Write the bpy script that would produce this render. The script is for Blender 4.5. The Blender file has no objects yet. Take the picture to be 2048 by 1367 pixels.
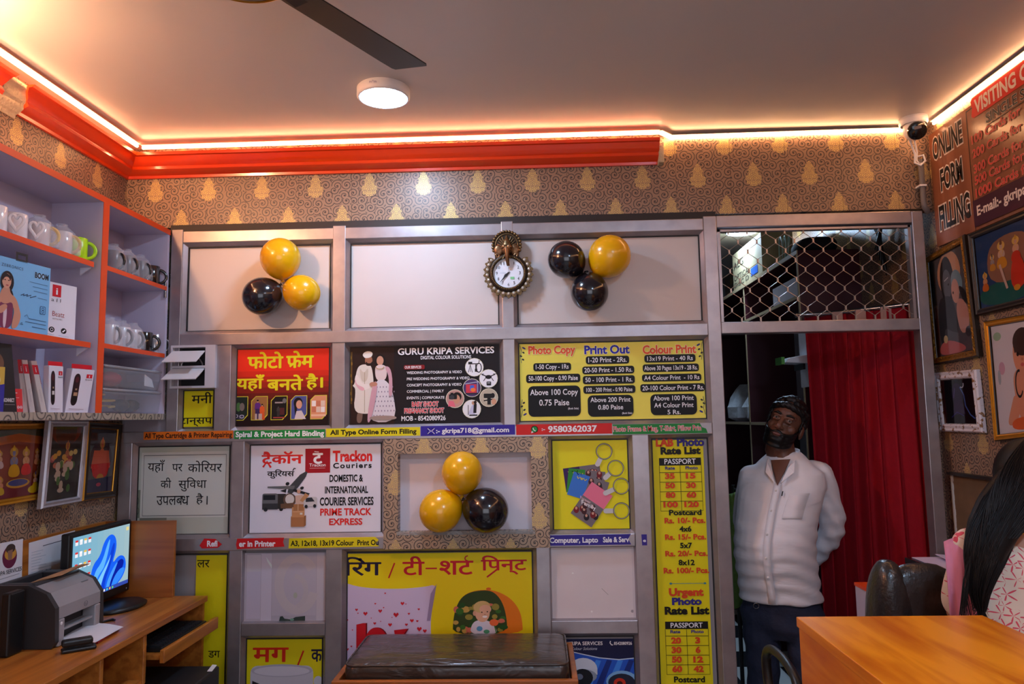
import bpy, bmesh, math, random
from mathutils import Vector as V, Matrix as Mx
from mathutils.geometry import tessellate_polygon
random.seed(7)
S = bpy.context.scene
COL = S.collection
PI = math.pi
# ---------------------------------------------------------------- camera
FPX, PIT, YAW, ROL = 1476.42, .10344, -.03220, -.01689
CAM = V((0, -3.3, 1.55))
fw = V((math.sin(YAW)*math.cos(PIT), math.cos(YAW)*math.cos(PIT), math.sin(PIT)))
r0 = V((math.cos(YAW), -math.sin(YAW), 0)); u0 = r0.cross(fw)
rt = r0*math.cos(ROL)+u0*math.sin(ROL); up = u0*math.cos(ROL)-r0*math.sin(ROL)
cd = bpy.data.cameras.new('camera'); cam = bpy.data.objects.new('camera', cd); COL.objects.link(cam)
cam.matrix_world = Mx(((rt.x, up.x, -fw.x, CAM.x), (rt.y, up.y, -fw.y, CAM.y), (rt.z, up.z, -fw.z, CAM.z), (0, 0, 0, 1)))
cd.sensor_width = 36; cd.lens = FPX/2048*36; cd.clip_start = .02
S.camera = cam
# ---------------------------------------------------------------- light and exposure
S.view_settings.view_transform = 'Standard'; S.view_settings.look = 'None'
S.view_settings.gamma = 1; S.view_settings.exposure = 0.22
S.view_settings.use_curve_mapping = False
wd = bpy.data.worlds.new('world'); S.world = wd; wd.use_nodes = True
wd.node_tree.nodes['Background'].inputs[0].default_value = (.30, .29, .33, 1)
wd.node_tree.nodes['Background'].inputs[1].default_value = .55      # grey evening street behind the open shop front
PANEL_E, PANEL_C = 165, (.52, .72, 1.0)
STRIP_E, STRIP_C = 32, (1.0, .50, .23)
# added fill light, assumed to come from an unseen shop front behind the camera
ld = bpy.data.lights.new('shop_front_fill', 'AREA'); ld.shape = 'RECTANGLE'; ld.size = 2.6; ld.size_y = 1.9
ld.energy = 24; ld.color = (.86, .88, 1.0)
lo = bpy.data.objects.new('shop_front_fill', ld); COL.objects.link(lo)
lo.location = (0, -5.2, 1.55); lo.rotation_euler = (PI/2, 0, 0)
# ---------------------------------------------------------------- pixel rays onto real planes
def ray(px, py): return rt*(px-1024)+up*(683.5-py)+fw*FPX
def Yp(px, py, y=0.):
    d = ray(px, py); return CAM+d*((y-CAM.y)/d.y)
def Xp(px, py, x):
    d = ray(px, py); return CAM+d*((x-CAM.x)/d.x)
def Zp(px, py, z):
    d = ray(px, py); return CAM+d*((z-CAM.z)/d.z)
# ---------------------------------------------------------------- materials
def lin(c): return tuple((v/255/12.92 if v/255 <= .04045 else ((v/255+.055)/1.055)**2.4) for v in c[:3])
MC = {}
def nd(t, typ, **k):
    n = t.nodes.new('ShaderNode'+typ)
    for a, b in k.items(): setattr(n, a, b)
    return n
def newmat(name):
    m = bpy.data.materials.new(name); m.use_nodes = True
    return m, m.node_tree, m.node_tree.nodes['Principled BSDF']
def M(name, c, rough=.5, metal=0, spec=.5, var=.06, vs=9, bump=0, bs=120, coat=0, alpha=1, sss=0):
    if name in MC: return MC[name]
    m, t, b = newmat(name)
    b.inputs['Roughness'].default_value = rough; b.inputs['Metallic'].default_value = metal
    b.inputs['Specular IOR Level'].default_value = spec; b.inputs['Coat Weight'].default_value = coat
    b.inputs['Coat Roughness'].default_value = .12
    b.inputs['Alpha'].default_value = alpha
    l = lin(c); b.inputs['Base Color'].default_value = (*l, 1)
    if var:
        tc = nd(t, 'TexCoord'); n = nd(t, 'TexNoise'); n.inputs['Scale'].default_value = vs; n.inputs['Detail'].default_value = 4
        mx = nd(t, 'MixRGB'); mx.inputs[1].default_value = (*[v*(1-var) for v in l], 1); mx.inputs[2].default_value = (*[min(1, v*(1+var)) for v in l], 1)
        t.links.new(tc.outputs['Object'], n.inputs['Vector']); t.links.new(n.outputs['Fac'], mx.inputs[0]); t.links.new(mx.outputs[0], b.inputs['Base Color'])
    if bump:
        tc = nd(t, 'TexCoord'); n = nd(t, 'TexNoise'); n.inputs['Scale'].default_value = bs; n.inputs['Detail'].default_value = 5
        bp = nd(t, 'Bump'); bp.inputs['Strength'].default_value = bump; bp.inputs['Distance'].default_value = .01
        t.links.new(tc.outputs['Object'], n.inputs['Vector']); t.links.new(n.outputs['Fac'], bp.inputs['Height']); t.links.new(bp.outputs[0], b.inputs['Normal'])
    MC[name] = m; return m
def emit(name, c, e):
    if name in MC: return MC[name]
    m = bpy.data.materials.new(name); m.use_nodes = True; t = m.node_tree; t.nodes.clear()
    o = nd(t, 'OutputMaterial'); x = nd(t, 'Emission'); x.inputs[0].default_value = (*c, 1); x.inputs[1].default_value = e
    t.links.new(x.outputs[0], o.inputs[0]); MC[name] = m; return m
def ink(c):
    c = tuple(int(v) for v in c[:3])
    return M('ink_%d_%d_%d' % c, c, .45, spec=.25, var=0)
def wood(name, c1, c2, axis='y', sc=1., rough=.35, fine=30):
    if name in MC: return MC[name]
    m, t, b = newmat(name)
    tc = nd(t, 'TexCoord'); mp = nd(t, 'Mapping'); s = [fine*sc]*3; s['xyz'.index(axis)] = 1.6*sc; mp.inputs['Scale'].default_value = s
    n = nd(t, 'TexNoise'); n.inputs['Scale'].default_value = 1; n.inputs['Detail'].default_value = 6; n.inputs['Distortion'].default_value = .6
    cr = nd(t, 'ValToRGB'); e = cr.color_ramp.elements; e[0].position = .32; e[0].color = (*lin(c2), 1); e[1].position = .6; e[1].color = (*lin(c1), 1)
    t.links.new(tc.outputs['Object'], mp.inputs[0]); t.links.new(mp.outputs[0], n.inputs['Vector']); t.links.new(n.outputs['Fac'], cr.inputs[0])
    t.links.new(cr.outputs[0], b.inputs['Base Color']); b.inputs['Roughness'].default_value = rough
    MC[name] = m; return m
def mth(t, op, a, b=None, c=None):
    n = nd(t, 'Math', operation=op)
    for i, v in enumerate((a, b, c)):
        if v is None: continue
        if isinstance(v, (int, float)): n.inputs[i].default_value = v
        else: t.links.new(v, n.inputs[i])
    return n.outputs[0]
def wallpaper(name, axis, base=(150, 120, 98), dark=(62, 54, 52), gold=(218, 190, 112), seam=True, sc=24., motif=True):
    """taupe paper with dark scrolls in every cell and staggered gold filigree motifs"""
    if name in MC: return MC[name]
    m, t, b = newmat(name); L = t.links.new
    tc = nd(t, 'TexCoord'); sp = nd(t, 'SeparateXYZ'); L(tc.outputs['Object'], sp.inputs[0])
    u = sp.outputs['XYZ'.index(axis.upper())]; v = sp.outputs[2]
    cb = nd(t, 'CombineXYZ'); L(mth(t, 'MULTIPLY', u, sc), cb.inputs[0]); L(mth(t, 'MULTIPLY', v, sc), cb.inputs[1])
    vo = nd(t, 'TexVoronoi'); vo.voronoi_dimensions = '2D'; vo.inputs['Scale'].default_value = 1; vo.inputs['Randomness'].default_value = .62
    L(cb.outputs[0], vo.inputs['Vector'])
    df = nd(t, 'VectorMath', operation='SUBTRACT'); L(cb.outputs[0], df.inputs[0]); L(vo.outputs['Position'], df.inputs[1])
    s2 = nd(t, 'SeparateXYZ'); L(df.outputs[0], s2.inputs[0]); rr = vo.outputs['Distance']
    sc3 = nd(t, 'SeparateColor'); L(vo.outputs['Color'], sc3.inputs[0])
    sg = mth(t, 'SUBTRACT', mth(t, 'MULTIPLY', mth(t, 'GREATER_THAN', sc3.outputs[0], .5), 2), 1)
    th = mth(t, 'DIVIDE', mth(t, 'ARCTAN2', s2.outputs[1], s2.outputs[0]), 2*PI)
    va = mth(t, 'FRACT', mth(t, 'ADD', mth(t, 'ADD', mth(t, 'MULTIPLY', rr, 3.1), mth(t, 'MULTIPLY', sg, th)), mth(t, 'ADD', sc3.outputs[1], 5)))
    ln = mth(t, 'ABSOLUTE', mth(t, 'SUBTRACT', va, .5))
    scr = mth(t, 'LESS_THAN', ln, .125)
    core = mth(t, 'LESS_THAN', rr, .09)
    scr = mth(t, 'MAXIMUM', scr, core)
    # gold motifs, two staggered lattices
    tot = None
    if motif:
        for ou, ov in ((0, 0), (.5, .5)):
            qx = mth(t, 'MULTIPLY', mth(t, 'ABSOLUTE', mth(t, 'SUBTRACT', mth(t, 'FRACT', mth(t, 'ADD', mth(t, 'DIVIDE', u, .25), 20+ou)), .5)), .25)
            qy = mth(t, 'MULTIPLY', mth(t, 'SUBTRACT', mth(t, 'FRACT', mth(t, 'ADD', mth(t, 'DIVIDE', v, .30), 20.25+ov)), .5), .30)
            # tear-drop: wide low, pointed top
            w = mth(t, 'MULTIPLY', mth(t, 'SQRT', mth(t, 'MAXIMUM', mth(t, 'MULTIPLY', mth(t, 'SUBTRACT', .062, qy), mth(t, 'ADD', qy, .050)), 0)), mth(t, 'SUBTRACT', .60, mth(t, 'MULTIPLY', qy, 5.2)))
            c2 = nd(t, 'CombineXYZ'); L(mth(t, 'MULTIPLY', qx, 58), c2.inputs[0]); L(mth(t, 'MULTIPLY', qy, 58), c2.inputs[1])
            v2 = nd(t, 'TexVoronoi'); v2.voronoi_dimensions = '2D'; v2.inputs['Scale'].default_value = 1; v2.inputs['Randomness'].default_value = .5; L(c2.outputs[0], v2.inputs['Vector'])
            body = mth(t, 'LESS_THAN', qx, mth(t, 'MULTIPLY', w, mth(t, 'ADD', .62, mth(t, 'MULTIPLY', v2.outputs['Distance'], .9))))
            fil = mth(t, 'LESS_THAN', mth(t, 'ABSOLUTE', mth(t, 'SUBTRACT', mth(t, 'FRACT', mth(t, 'MULTIPLY', v2.outputs['Distance'], 3.2)), .5)), .2)
            g = mth(t, 'MULTIPLY', body, fil)
            tot = (g, body) if tot is None else (mth(t, 'MAXIMUM', tot[0], g), mth(t, 'MAXIMUM', tot[1], body))
    m1 = nd(t, 'MixRGB'); m1.inputs[1].default_value = (*lin(base), 1); m1.inputs[2].default_value = (*lin(dark), 1)
    rough = .45
    if motif:
        L(mth(t, 'MULTIPLY', scr, mth(t, 'SUBTRACT', 1, tot[1])), m1.inputs[0])
        m2 = nd(t, 'MixRGB'); L(tot[0], m2.inputs[0]); L(m1.outputs[0], m2.inputs[1]); m2.inputs[2].default_value = (*lin(gold), 1)
    else:
        L(scr, m1.inputs[0]); m2 = m1
    out = m2.outputs[0]
    if seam:
        se = mth(t, 'LESS_THAN', mth(t, 'FRACT', mth(t, 'ADD', mth(t, 'DIVIDE', u, .247), 20.37)), .010)
        m3 = nd(t, 'MixRGB'); L(mth(t, 'MULTIPLY', se, .6), m3.inputs[0]); L(out, m3.inputs[1]); m3.inputs[2].default_value = (*lin((70, 55, 45)), 1); out = m3.outputs[0]
    L(out, b.inputs['Base Color']); b.inputs['Roughness'].default_value = .38; b.inputs['Specular IOR Level'].default_value = .4
    if motif: L(mth(t, 'MULTIPLY', tot[0], .25), b.inputs['Metallic'])
    MC[name] = m; return m
# ---------------------------------------------------------------- mesh building
class MB:
    def __init__(s): s.v = []; s.f = []; s.m = []; s.sm = []
    def add(s, vs, fs, mi=0, smooth=False):
        k = len(s.v); s.v += [V(p) for p in vs]
        for f in fs: s.f.append([i+k for i in f]); s.m.append(mi); s.sm.append(smooth)
        return s
    def box(s, a, b, mi=0, top=None):
        x0, y0, z0 = [min(p, q) for p, q in zip(a, b)]; x1, y1, z1 = [max(p, q) for p, q in zip(a, b)]
        return s.hexa([(x0, y0, z0), (x1, y0, z0), (x1, y1, z0), (x0, y1, z0), (x0, y0, z1), (x1, y0, z1), (x1, y1, z1), (x0, y1, z1)], mi)
    def hexa(s, p, mi=0): return s.add(p, [(3, 2, 1, 0), (4, 5, 6, 7), (0, 1, 5, 4), (1, 2, 6, 5), (2, 3, 7, 6), (3, 0, 4, 7)], mi)
    def slab(s, quad, t, mi=0):
        """quad (4 points, counter-clockwise seen from its front) thickened backwards by vector t"""
        q = [V(p) for p in quad]; return s.hexa([p+V(t) for p in q]+q, mi)
    def prism(s, pts, ext, mi=0, smooth=False):
        n = len(pts); p = [V(a) for a in pts]; q = [a+V(ext) for a in p]
        s.add(p+q, [tuple(range(n-1, -1, -1)), tuple(range(n, 2*n))], mi)
        return s.add(p+q, [(i, (i+1) % n, n+(i+1) % n, n+i) for i in range(n)], mi, smooth)
    def loft(s, rings, mi=0, cap=True, smooth=True, closed=False):
        n = len(rings[0]); vs = [p for r in rings for p in r]; fs = []
        R = len(rings)
        for i in range(R if closed else R-1):
            j = (i+1) % R
            for k in range(n): fs.append((i*n+k, i*n+(k+1) % n, j*n+(k+1) % n, j*n+k))
        s.add(vs, fs, mi, smooth)
        if cap and not closed:
            s.add(rings[0], [tuple(range(n-1, -1, -1))], mi); s.add(rings[-1], [tuple(range(n))], mi)
        return s
    def tube(s, pts, r, n=10, mi=0, closed=False, cap=True, flat=1., upv=None):
        P = [V(p) for p in pts]; R = []; N = len(P); rs = r if isinstance(r, (list, tuple)) else [r]*N
        prev = V(upv) if upv else None
        for i, p in enumerate(P):
            if closed: d = P[(i+1) % N]-P[i-1]
            else: d = P[min(i+1, N-1)]-P[max(i-1, 0)]
            d.normalize()
            if prev is None: prev = d.orthogonal()
            a = (prev-d*prev.dot(d)); a = a.normalized() if a.length > 1e-6 else d.orthogonal().normalized(); prev = a; b = d.cross(a)
            R.append([p+(a*math.cos(2*PI*k/n)*rs[i]+b*math.sin(2*PI*k/n)*rs[i]*flat) for k in range(n)])
        return s.loft(R, mi, cap, True, closed)
    def lathe(s, prof, o=(0, 0, 0), n=24, mi=0, ax='z', sx=1, sy=1, cap=False, smooth=True):
        o = V(o); R = []
        for r, h in prof:
            ring = []
            for k in range(n):
                a = 2*PI*k/n; x, y = r*math.cos(a)*sx, r*math.sin(a)*sy
                ring.append(o+(V((x, y, h)) if ax == 'z' else V((x, -h, y)) if ax == 'y' else V((h, x, y))))
            R.append(ring)
        return s.loft(R, mi, cap, smooth)
    def ball(s, c, r, n=16, mi=0, sc=(1, 1, 1), rot=None):
        c = V(c); R = []
        for i in range(n//2+1):
            a = PI*i/(n//2); q = max(math.sin(a), .002)
            ring = []
            for k in range(n):
                p = V((q*math.cos(2*PI*k/n)*sc[0], q*math.sin(2*PI*k/n)*sc[1], -math.cos(a)*sc[2]))*r
                if rot: p = rot @ p
                ring.append(c+p)
            R.append(ring)
        return s.loft(R, mi, True, True)
TM = {}
def obj(name, mb, mats, parent=None, bevel=0, seg=2, local=False, label=None, ang=None):
    """ONE mesh object; geometry is in world space unless local"""
    me = bpy.data.meshes.new(name)
    iv = TM[parent.name].inverted() if (parent is not None and parent.name in TM and not local) else None
    vs = [iv @ p for p in mb.v] if iv else mb.v
    me.from_pydata([tuple(p) for p in vs], [], mb.f)
    for i, p in enumerate(me.polygons): p.material_index = mb.m[i]; p.use_smooth = mb.sm[i]
    for m in (mats if isinstance(mats, (list, tuple)) else [mats]): me.materials.append(m)
    if bevel:
        bm = bmesh.new(); bm.from_mesh(me); bmesh.ops.recalc_face_normals(bm, faces=bm.faces)
        es = [e for e in bm.edges if len(e.link_faces) == 2 and e.calc_face_angle(0) > .6]
        bmesh.ops.bevel(bm, geom=es, offset=bevel, segments=seg, profile=.5, affect='EDGES', clamp_overlap=True)
        bm.to_mesh(me); bm.free()
    if ang: me.set_sharp_from_angle(angle=ang)
    o = bpy.data.objects.new(name, me); COL.objects.link(o)
    if parent is not None:
        o.parent = parent
        if iv and o.parent.parent is not None: pass
        TM[o.name] = TM.get(parent.name, Mx())
    if label: o['label'] = label
    return o
def thing(name, label, cat, loc=(0, 0, 0), rot=(0, 0, 0), group=None):
    o = bpy.data.objects.new(name, None); COL.objects.link(o); o.empty_display_size = .05
    o.location = loc; o.rotation_euler = rot
    from mathutils import Euler
    TM[o.name] = Mx.Translation(V(loc)) @ Euler(rot).to_matrix().to_4x4()
    return tag(o, label, cat, group)
def tag(o, label, cat, group=None, kind=None):
    o['label'] = label; o['category'] = cat
    if group: o['group'] = group
    if kind: o['kind'] = kind
    return o
def struct(name, mb, mats, **k):
    o = obj(name, mb, mats, **k); o['kind'] = 'structure'; return o
def dup(root, loc, rot=None, label=None, scale=None, mats=None):
    """copy of a thing with copies of its parts and sub-parts"""
    def cp(o, par):
        c = o.copy(); COL.objects.link(c)
        if par is not None: c.parent = par
        for ch in kids.get(o.name, []): cp(ch, c)
        return c
    kids = {}
    for o in bpy.data.objects:
        if o.parent is not None: kids.setdefault(o.parent.name, []).append(o)
    r = cp(root, None); r.location = loc
    if rot is not None: r.rotation_euler = rot
    if scale is not None: r.scale = scale
    if label: r['label'] = label
    return r
# ---------------------------------------------------------------- flat printed sheets
TXT = {}
fcu = bpy.data.curves.new('lettering_curve', 'FONT'); fob = bpy.data.objects.new('lettering_curve', fcu); COL.objects.link(fob)
def txt(st, fat=0., shear=0., space=1.):
    k = (st, fat, shear, space)
    if k not in TXT:
        fcu.body = st; fcu.offset = fat; fcu.shear = shear; fcu.space_character = space; fcu.resolution_u = 3
        dg = bpy.context.evaluated_depsgraph_get(); dg.update()
        me = bpy.data.meshes.new_from_object(fob.evaluated_get(dg))
        me.calc_loop_triangles()
        vs = [(v.co.x, v.co.y) for v in me.vertices]; fs = [tuple(t.vertices) for t in me.loop_triangles]
        bpy.data.meshes.remove(me); TXT[k] = (vs, fs)
    return TXT[k]
CAPH = None
class Flat:
    def __init__(s, fn, n, lift=.0002, step=6e-5):
        s.fn = fn; s.n = V(n); s.z = lift; s.st = step; s.mb = MB(); s.cols = []
    def mi(s, c):
        if c not in s.cols: s.cols.append(c)
        return s.cols.index(c)
    def put(s, pts, fs, col):
        P = [s.fn(x, y)+s.n*s.z for x, y in pts]; out = []
        for f in fs:
            a, b, c = P[f[0]], P[f[1]], P[f[2]]
            out.append(tuple(f) if (b-a).cross(c-a).dot(s.n) >= 0 else tuple(reversed(f)))
        s.mb.add(P, out, s.mi(col)); s.z += s.st; return s
    def poly(s, pts, col):
        return s.put(pts, [tuple(t) for t in tessellate_polygon([[V((x, y, 0)) for x, y in pts]])], col)
    def soft(s, pts, col, it=2):
        for _ in range(it): pts = [q for i in range(len(pts)) for a, b in ((pts[i], pts[(i+1) % len(pts)]),) for q in ((a[0]*.75+b[0]*.25, a[1]*.75+b[1]*.25), (a[0]*.25+b[0]*.75, a[1]*.25+b[1]*.75))]
        return s.poly(pts, col)
    def rect(s, x0, y0, x1, y1, col, dy=0): return s.poly([(x0, y0), (x1, y0+dy), (x1, y1+dy), (x0, y1)], col)
    def rrect(s, x0, y0, x1, y1, r, col, dy=0):
        p = []
        for cx, cy, a in ((x1-r, y0+r, -PI/2), (x1-r, y1-r, 0), (x0+r, y1-r, PI/2), (x0+r, y0+r, PI)):
            for k in range(5): q = a+PI/2*k/4; x = cx+r*math.cos(q); p.append((x, cy+r*math.sin(q)+dy*(x-x0)/(x1-x0)))
        return s.poly(p, col)
    def ell(s, cx, cy, rx, ry, col, rot=0, n=20, a0=0, a1=2*PI):
        c, q = math.cos(rot), math.sin(rot); p = []
        for k in range(n+(a1-a0 < 6.28)):
            a = a0+(a1-a0)*k/n; x, y = rx*math.cos(a), ry*math.sin(a); p.append((cx+x*c-y*q, cy+x*q+y*c))
        return s.poly(p, col)
    def line(s, pts, w, col, closed=False):
        P = [V((x, y)) for x, y in pts]; n = len(P); vs = []; fs = []
        for i, p in enumerate(P):
            a = P[i-1] if (i or closed) else p; b = P[(i+1) % n] if (i < n-1 or closed) else p
            d = (b-a).normalized(); o = V((-d.y, d.x))*(w/2); vs += [tuple(p+o), tuple(p-o)]
        for i in range(n if closed else n-1):
            j = (i+1) % n; fs += [(2*i, 2*i+1, 2*j+1), (2*i, 2*j+1, 2*j)]
        return s.put(vs, fs, col)
    def ring(s, cx, cy, rx, ry, w, col, n=24, rot=0, a0=0, a1=2*PI):
        c, q = math.cos(rot), math.sin(rot); cl = a1-a0 > 6.28
        p = []
        for k in range(n+(not cl)):
            a = a0+(a1-a0)*k/n; x, y = rx*math.cos(a), ry*math.sin(a); p.append((cx+x*c-y*q, cy+x*q+y*c))
        return s.line(p, w, col, cl)
    def text(s, st, x0, y0, x1, y1, col, fat=.0, dy=0, ink=False, skew=0, sp=1., shear=0., out=None, ow=.03):
        """y0 = top of the capitals, y1 = baseline (or the ink box); dy = rise of the right end"""
        global CAPH
        if CAPH is None: CAPH = max(p[1] for p in txt('H')[0])
        bold = 0
        if ink and fat: bold, fat = fat, 0.
        vs, fs = txt(st, fat, shear, sp)
        xa = min(p[0] for p in vs); xb = max(p[0] for p in vs)
        ya, yb = (min(p[1] for p in vs), max(p[1] for p in vs)) if ink else (0, CAPH)
        def mp(p):
            u = (p[0]-xa)/(xb-xa); v = (p[1]-ya)/(yb-ya)
            return (x0+u*(x1-x0)+skew*v, y1-v*(y1-y0)+u*dy)
        if out:
            v2, f2 = txt(st, fat+ow, shear, sp); s.put([mp(p) for p in v2], f2, out)
        if bold:
            for dx, dy_ in ((-1, 0), (1, 0), (0, 1), (0, -1), (-.7, -.7), (.7, .7), (-.7, .7), (.7, -.7)):
                s.put([mp((p[0]+dx*bold, p[1]+dy_*bold*.8)) for p in vs], fs, col); s.z -= s.st*.9
        return s.put([mp(p) for p in vs], fs, col)
    def build(s, name, parent=None, mats=None, label=None):
        return obj(name, s.mb, [ink(c) if not hasattr(c, 'name') else c for c in s.cols], parent, label=label)
# ================================================================ SETTING
XL, XR, ZC = -1.885, 1.785, 2.83
YB, YF = 3.6, -5.6
WPX = wallpaper('wallpaper_back', 'x'); WPY = wallpaper('wallpaper_side', 'y')
m_ceil, t_, b_ = newmat('ceiling_board'); MC['ceiling_board'] = m_ceil
b_.inputs['Base Color'].default_value = (*lin((202, 197, 197)), 1); b_.inputs['Roughness'].default_value = .33; b_.inputs['Specular IOR Level'].default_value = .35
tc_ = nd(t_, 'TexCoord'); n_ = nd(t_, 'TexNoise'); n_.inputs['Scale'].default_value = 3.2; n_.inputs['Detail'].default_value = 3
bp_ = nd(t_, 'Bump'); bp_.inputs['Strength'].default_value = .25; bp_.inputs['Distance'].default_value = .02
t_.links.new(tc_.outputs['Object'], n_.inputs['Vector']); t_.links.new(n_.outputs['Fac'], bp_.inputs['Height']); t_.links.new(bp_.outputs[0], b_.inputs['Normal'])
struct('ceiling', MB().box((XL-.1, YF-.1, ZC), (XR+.1, YB+.1, ZC+.08)), m_ceil)
mf, t_, b_ = newmat('checker_tile')
tc_ = nd(t_, 'TexCoord'); ck = nd(t_, 'TexChecker'); ck.inputs['Scale'].default_value = 3.3
ck.inputs[1].default_value = (*lin((205, 208, 205)), 1); ck.inputs[2].default_value = (*lin((32, 36, 40)), 1)
mp_ = nd(t_, 'Mapping'); mp_.inputs['Location'].default_value = (.05, .02, .5)
t_.links.new(tc_.outputs['Object'], mp_.inputs[0]); t_.links.new(mp_.outputs[0], ck.inputs[0]); t_.links.new(ck.outputs[0], b_.inputs['Base Color']); b_.inputs['Roughness'].default_value = .25
struct('floor', MB().box((XL-.1, YF-.1, -.08), (XR+.1, YB+.1, 0)), mf)
struct('wall_left', MB().box((XL-.1, YF, 0), (XL, YB, ZC)), WPY)
struct('wall_right', MB().box((XR, YF, 0), (XR+.1, YB, ZC)), WPY)
struct('wall_inner', MB().box((XL-.1, YB, 0), (XR+.1, YB+.1, ZC)), M('inner_plaster', (120, 120, 118), .7))
wf = MB()
wf.box((XL-.1, YF-.1, 0), (XL+.4, YF, ZC)); wf.box((XR-.4, YF-.1, 0), (XR+.1, YF, ZC)); wf.box((XL+.4, YF-.1, 2.5), (XR-.4, YF, ZC))
struct('wall_front', wf, M('front_plaster', (170, 150, 130), .7))
ZT = 2.44     # top of the partition
struct('wall_back', MB().box((XL, -.02, ZT+.012), (XR, .06, ZC)), WPX)
struct('trim_1', MB().box((-1.67, -.026, ZT-.012), (.82, .03, ZT+.022)), M('dark_gap_strip', (38, 30, 28), .6))
# ---------------------------------------------------------------- orange cornice with its LED strip above
ORANGE = M('orange_enamel', (222, 62, 14), .22, coat=.4)
prof = [(0, 0), (.012, 0), (.014, .012), (.030, .016), (.052, .030), (.050, .044), (.060, .050), (.070, .066), (.078, .082), (.090, .084), (.090, .098), (0, .098)]
zc0 = ZC-.145
def cornice(pts_inner, mb, e0, e1):
    pass
XC1 = Yp(1312, 290).x
cb = MB()
r0_ = [V((XL+d, YF, zc0+h)) for d, h in prof]; r1_ = [V((XL+d, -.02-d, zc0+h)) for d, h in prof]; r2_ = [V((XC1, -.02-d, zc0+h)) for d, h in prof]
ybr0, ybr1 = Xp(50, 190, XL+.05).y, Xp(12, 165, XL+.05).y      # a length has broken away
ra = [V((XL+d, ybr0+.02*math.sin(h*60), zc0+h)) for d, h in prof]; rb = [V((XL+d, ybr1+.02*math.sin(h*50+2), zc0+h)) for d, h in prof]
cb.loft([r0_, rb], smooth=False); cb.loft([ra, r1_, r2_], smooth=False)
struct('trim_2', cb, ORANGE, ang=.5)
PLASTER = M('broken_plaster', (196, 178, 150), .9, var=.25, vs=40, bump=.8)
pl_ = MB().loft([[V((XL+d*.75, y, zc0-.02+h*1.15)) for d, h in prof] for y in (ybr1-.01, (ybr0+ybr1)/2, ybr0+.012)], smooth=False)
pl_.box((XC1-.002, -.075, zc0-.005), (XC1+.022, -.02, zc0+.09))
struct('trim_3', pl_, PLASTER, bevel=.004)
def tape_(q):  # tape made wide on purpose, to block the strip's light towards the ceiling
    mb = MB()
    for a, b in zip(q, q[1:]):
        d = (b-a).normalized(); n = V((-d.y, d.x, 0))*.016; mb.hexa([tuple(p+V((0, 0, z))) for z in (.0075, .0095) for p in (a-n, b-n, b+n, a+n)])
    return mb
STRIP = emit('led_strip_glow', STRIP_C, STRIP_E)
xcam = Yp(1805, 268).x
zs = ZC-.018
for nm, lab, pts in (('led_strip', 'warm glowing LED strip lying on the orange cornice along the left wall', [(XL+.098, YF+.1, zs-.006), (XL+.098, -.122, zs-.006)]),
                     ('led_strip', 'warm glowing LED strip at the ceiling along the back wall', [(XL+.11, -.098, zs-.006), (XC1, -.098, zs-.005), (XC1+.06, -.03, zs-.004), (XR-.1, -.03, zs)]),
                     ('led_strip', 'warm glowing LED strip at the ceiling above the right-hand signboard', [(XR-.012, -.1, zs), (XR-.012, YF+.1, zs)])):
    lt = thing(nm, lab, 'led strip', pts[0], group='LED strips round the ceiling')
    obj('glowing_tube', MB().tube(pts, .0065, 6), STRIP, lt)
    q = [V(p) for p in pts]
    obj('light_block_tape', MB().tube([p+V((0, 0, .0095)) for p in q], .0095, 4, upv=(0, 0, 1), flat=1.) if 0 else tape_(q), M('white_tape', (230, 220, 205), .6), lt)
# ---------------------------------------------------------------- ceiling lamps
def ceiling_lamp(x, y, r, label, e=PANEL_E, c=PANEL_C, marks=True):
    t = thing('ceiling_light', label, 'ceiling light', (x, y, ZC), group='round LED ceiling lights')
    obj('housing', MB().lathe([(r*1.04, 0), (r*1.08, -.004), (r*1.08, -.034), (r*1.03, -.040), (r*.97, -.040), (r*.97, -.036)], (x, y, ZC), 48), M('white_plastic', (232, 230, 235), .4), t)
    obj('diffuser', MB().lathe([(r*.975, -.038), (r*.7, -.041), (.002, -.042)], (x, y, ZC), 48, cap=True), emit('panel_glow_%d' % e, c, e), t)
    if marks:
        f = Flat(lambda a, b: V((x-.018+.0018*a-.03, y-r*1.085+ (a-10)**2*0, ZC-.012-.0018*b)), (0, -1, 0), lift=.003)
        f.text('m*m', 9, 1, 24, 7, (120, 112, 165), .0); f.build('maker_mark', t)
    return t
pl = Zp(767, 198, ZC-.042)
ceiling_lamp(pl.x, pl.y, .094, 'round LED ceiling light glowing bluish white in the front room')
p2 = Zp(1483, 466, ZC-.042)
ceiling_lamp(p2.x, p2.y, .10, 'round LED ceiling light seen through the mesh in the inner room', 270, marks=False)
ceiling_lamp(.95, -2.9, .094, 'round LED ceiling light overhead near the camera, outside the photo', 360, marks=False)
# warm bulb on the left wall, just outside the photo: it throws the shelf's slanting shadow
wl = thing('wall_bulb', 'warm glowing bulb on the left wall above the shelf, outside the photo', 'lamp', (XL, -1.45, 2.68))
obj('bulb', MB().ball((-1.782, -1.45, 2.68), .021, 20), emit('warm_bulb_glow', (1.0, .52, .25), 2300), wl)
obj('holder', MB().tube([(XL+.001, -1.45, 2.68), (-1.825, -1.45, 2.68), (-1.80, -1.45, 2.68)], [.03, .020, .014], 16), M('white_plastic', (232, 230, 235), .4), wl)
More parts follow.
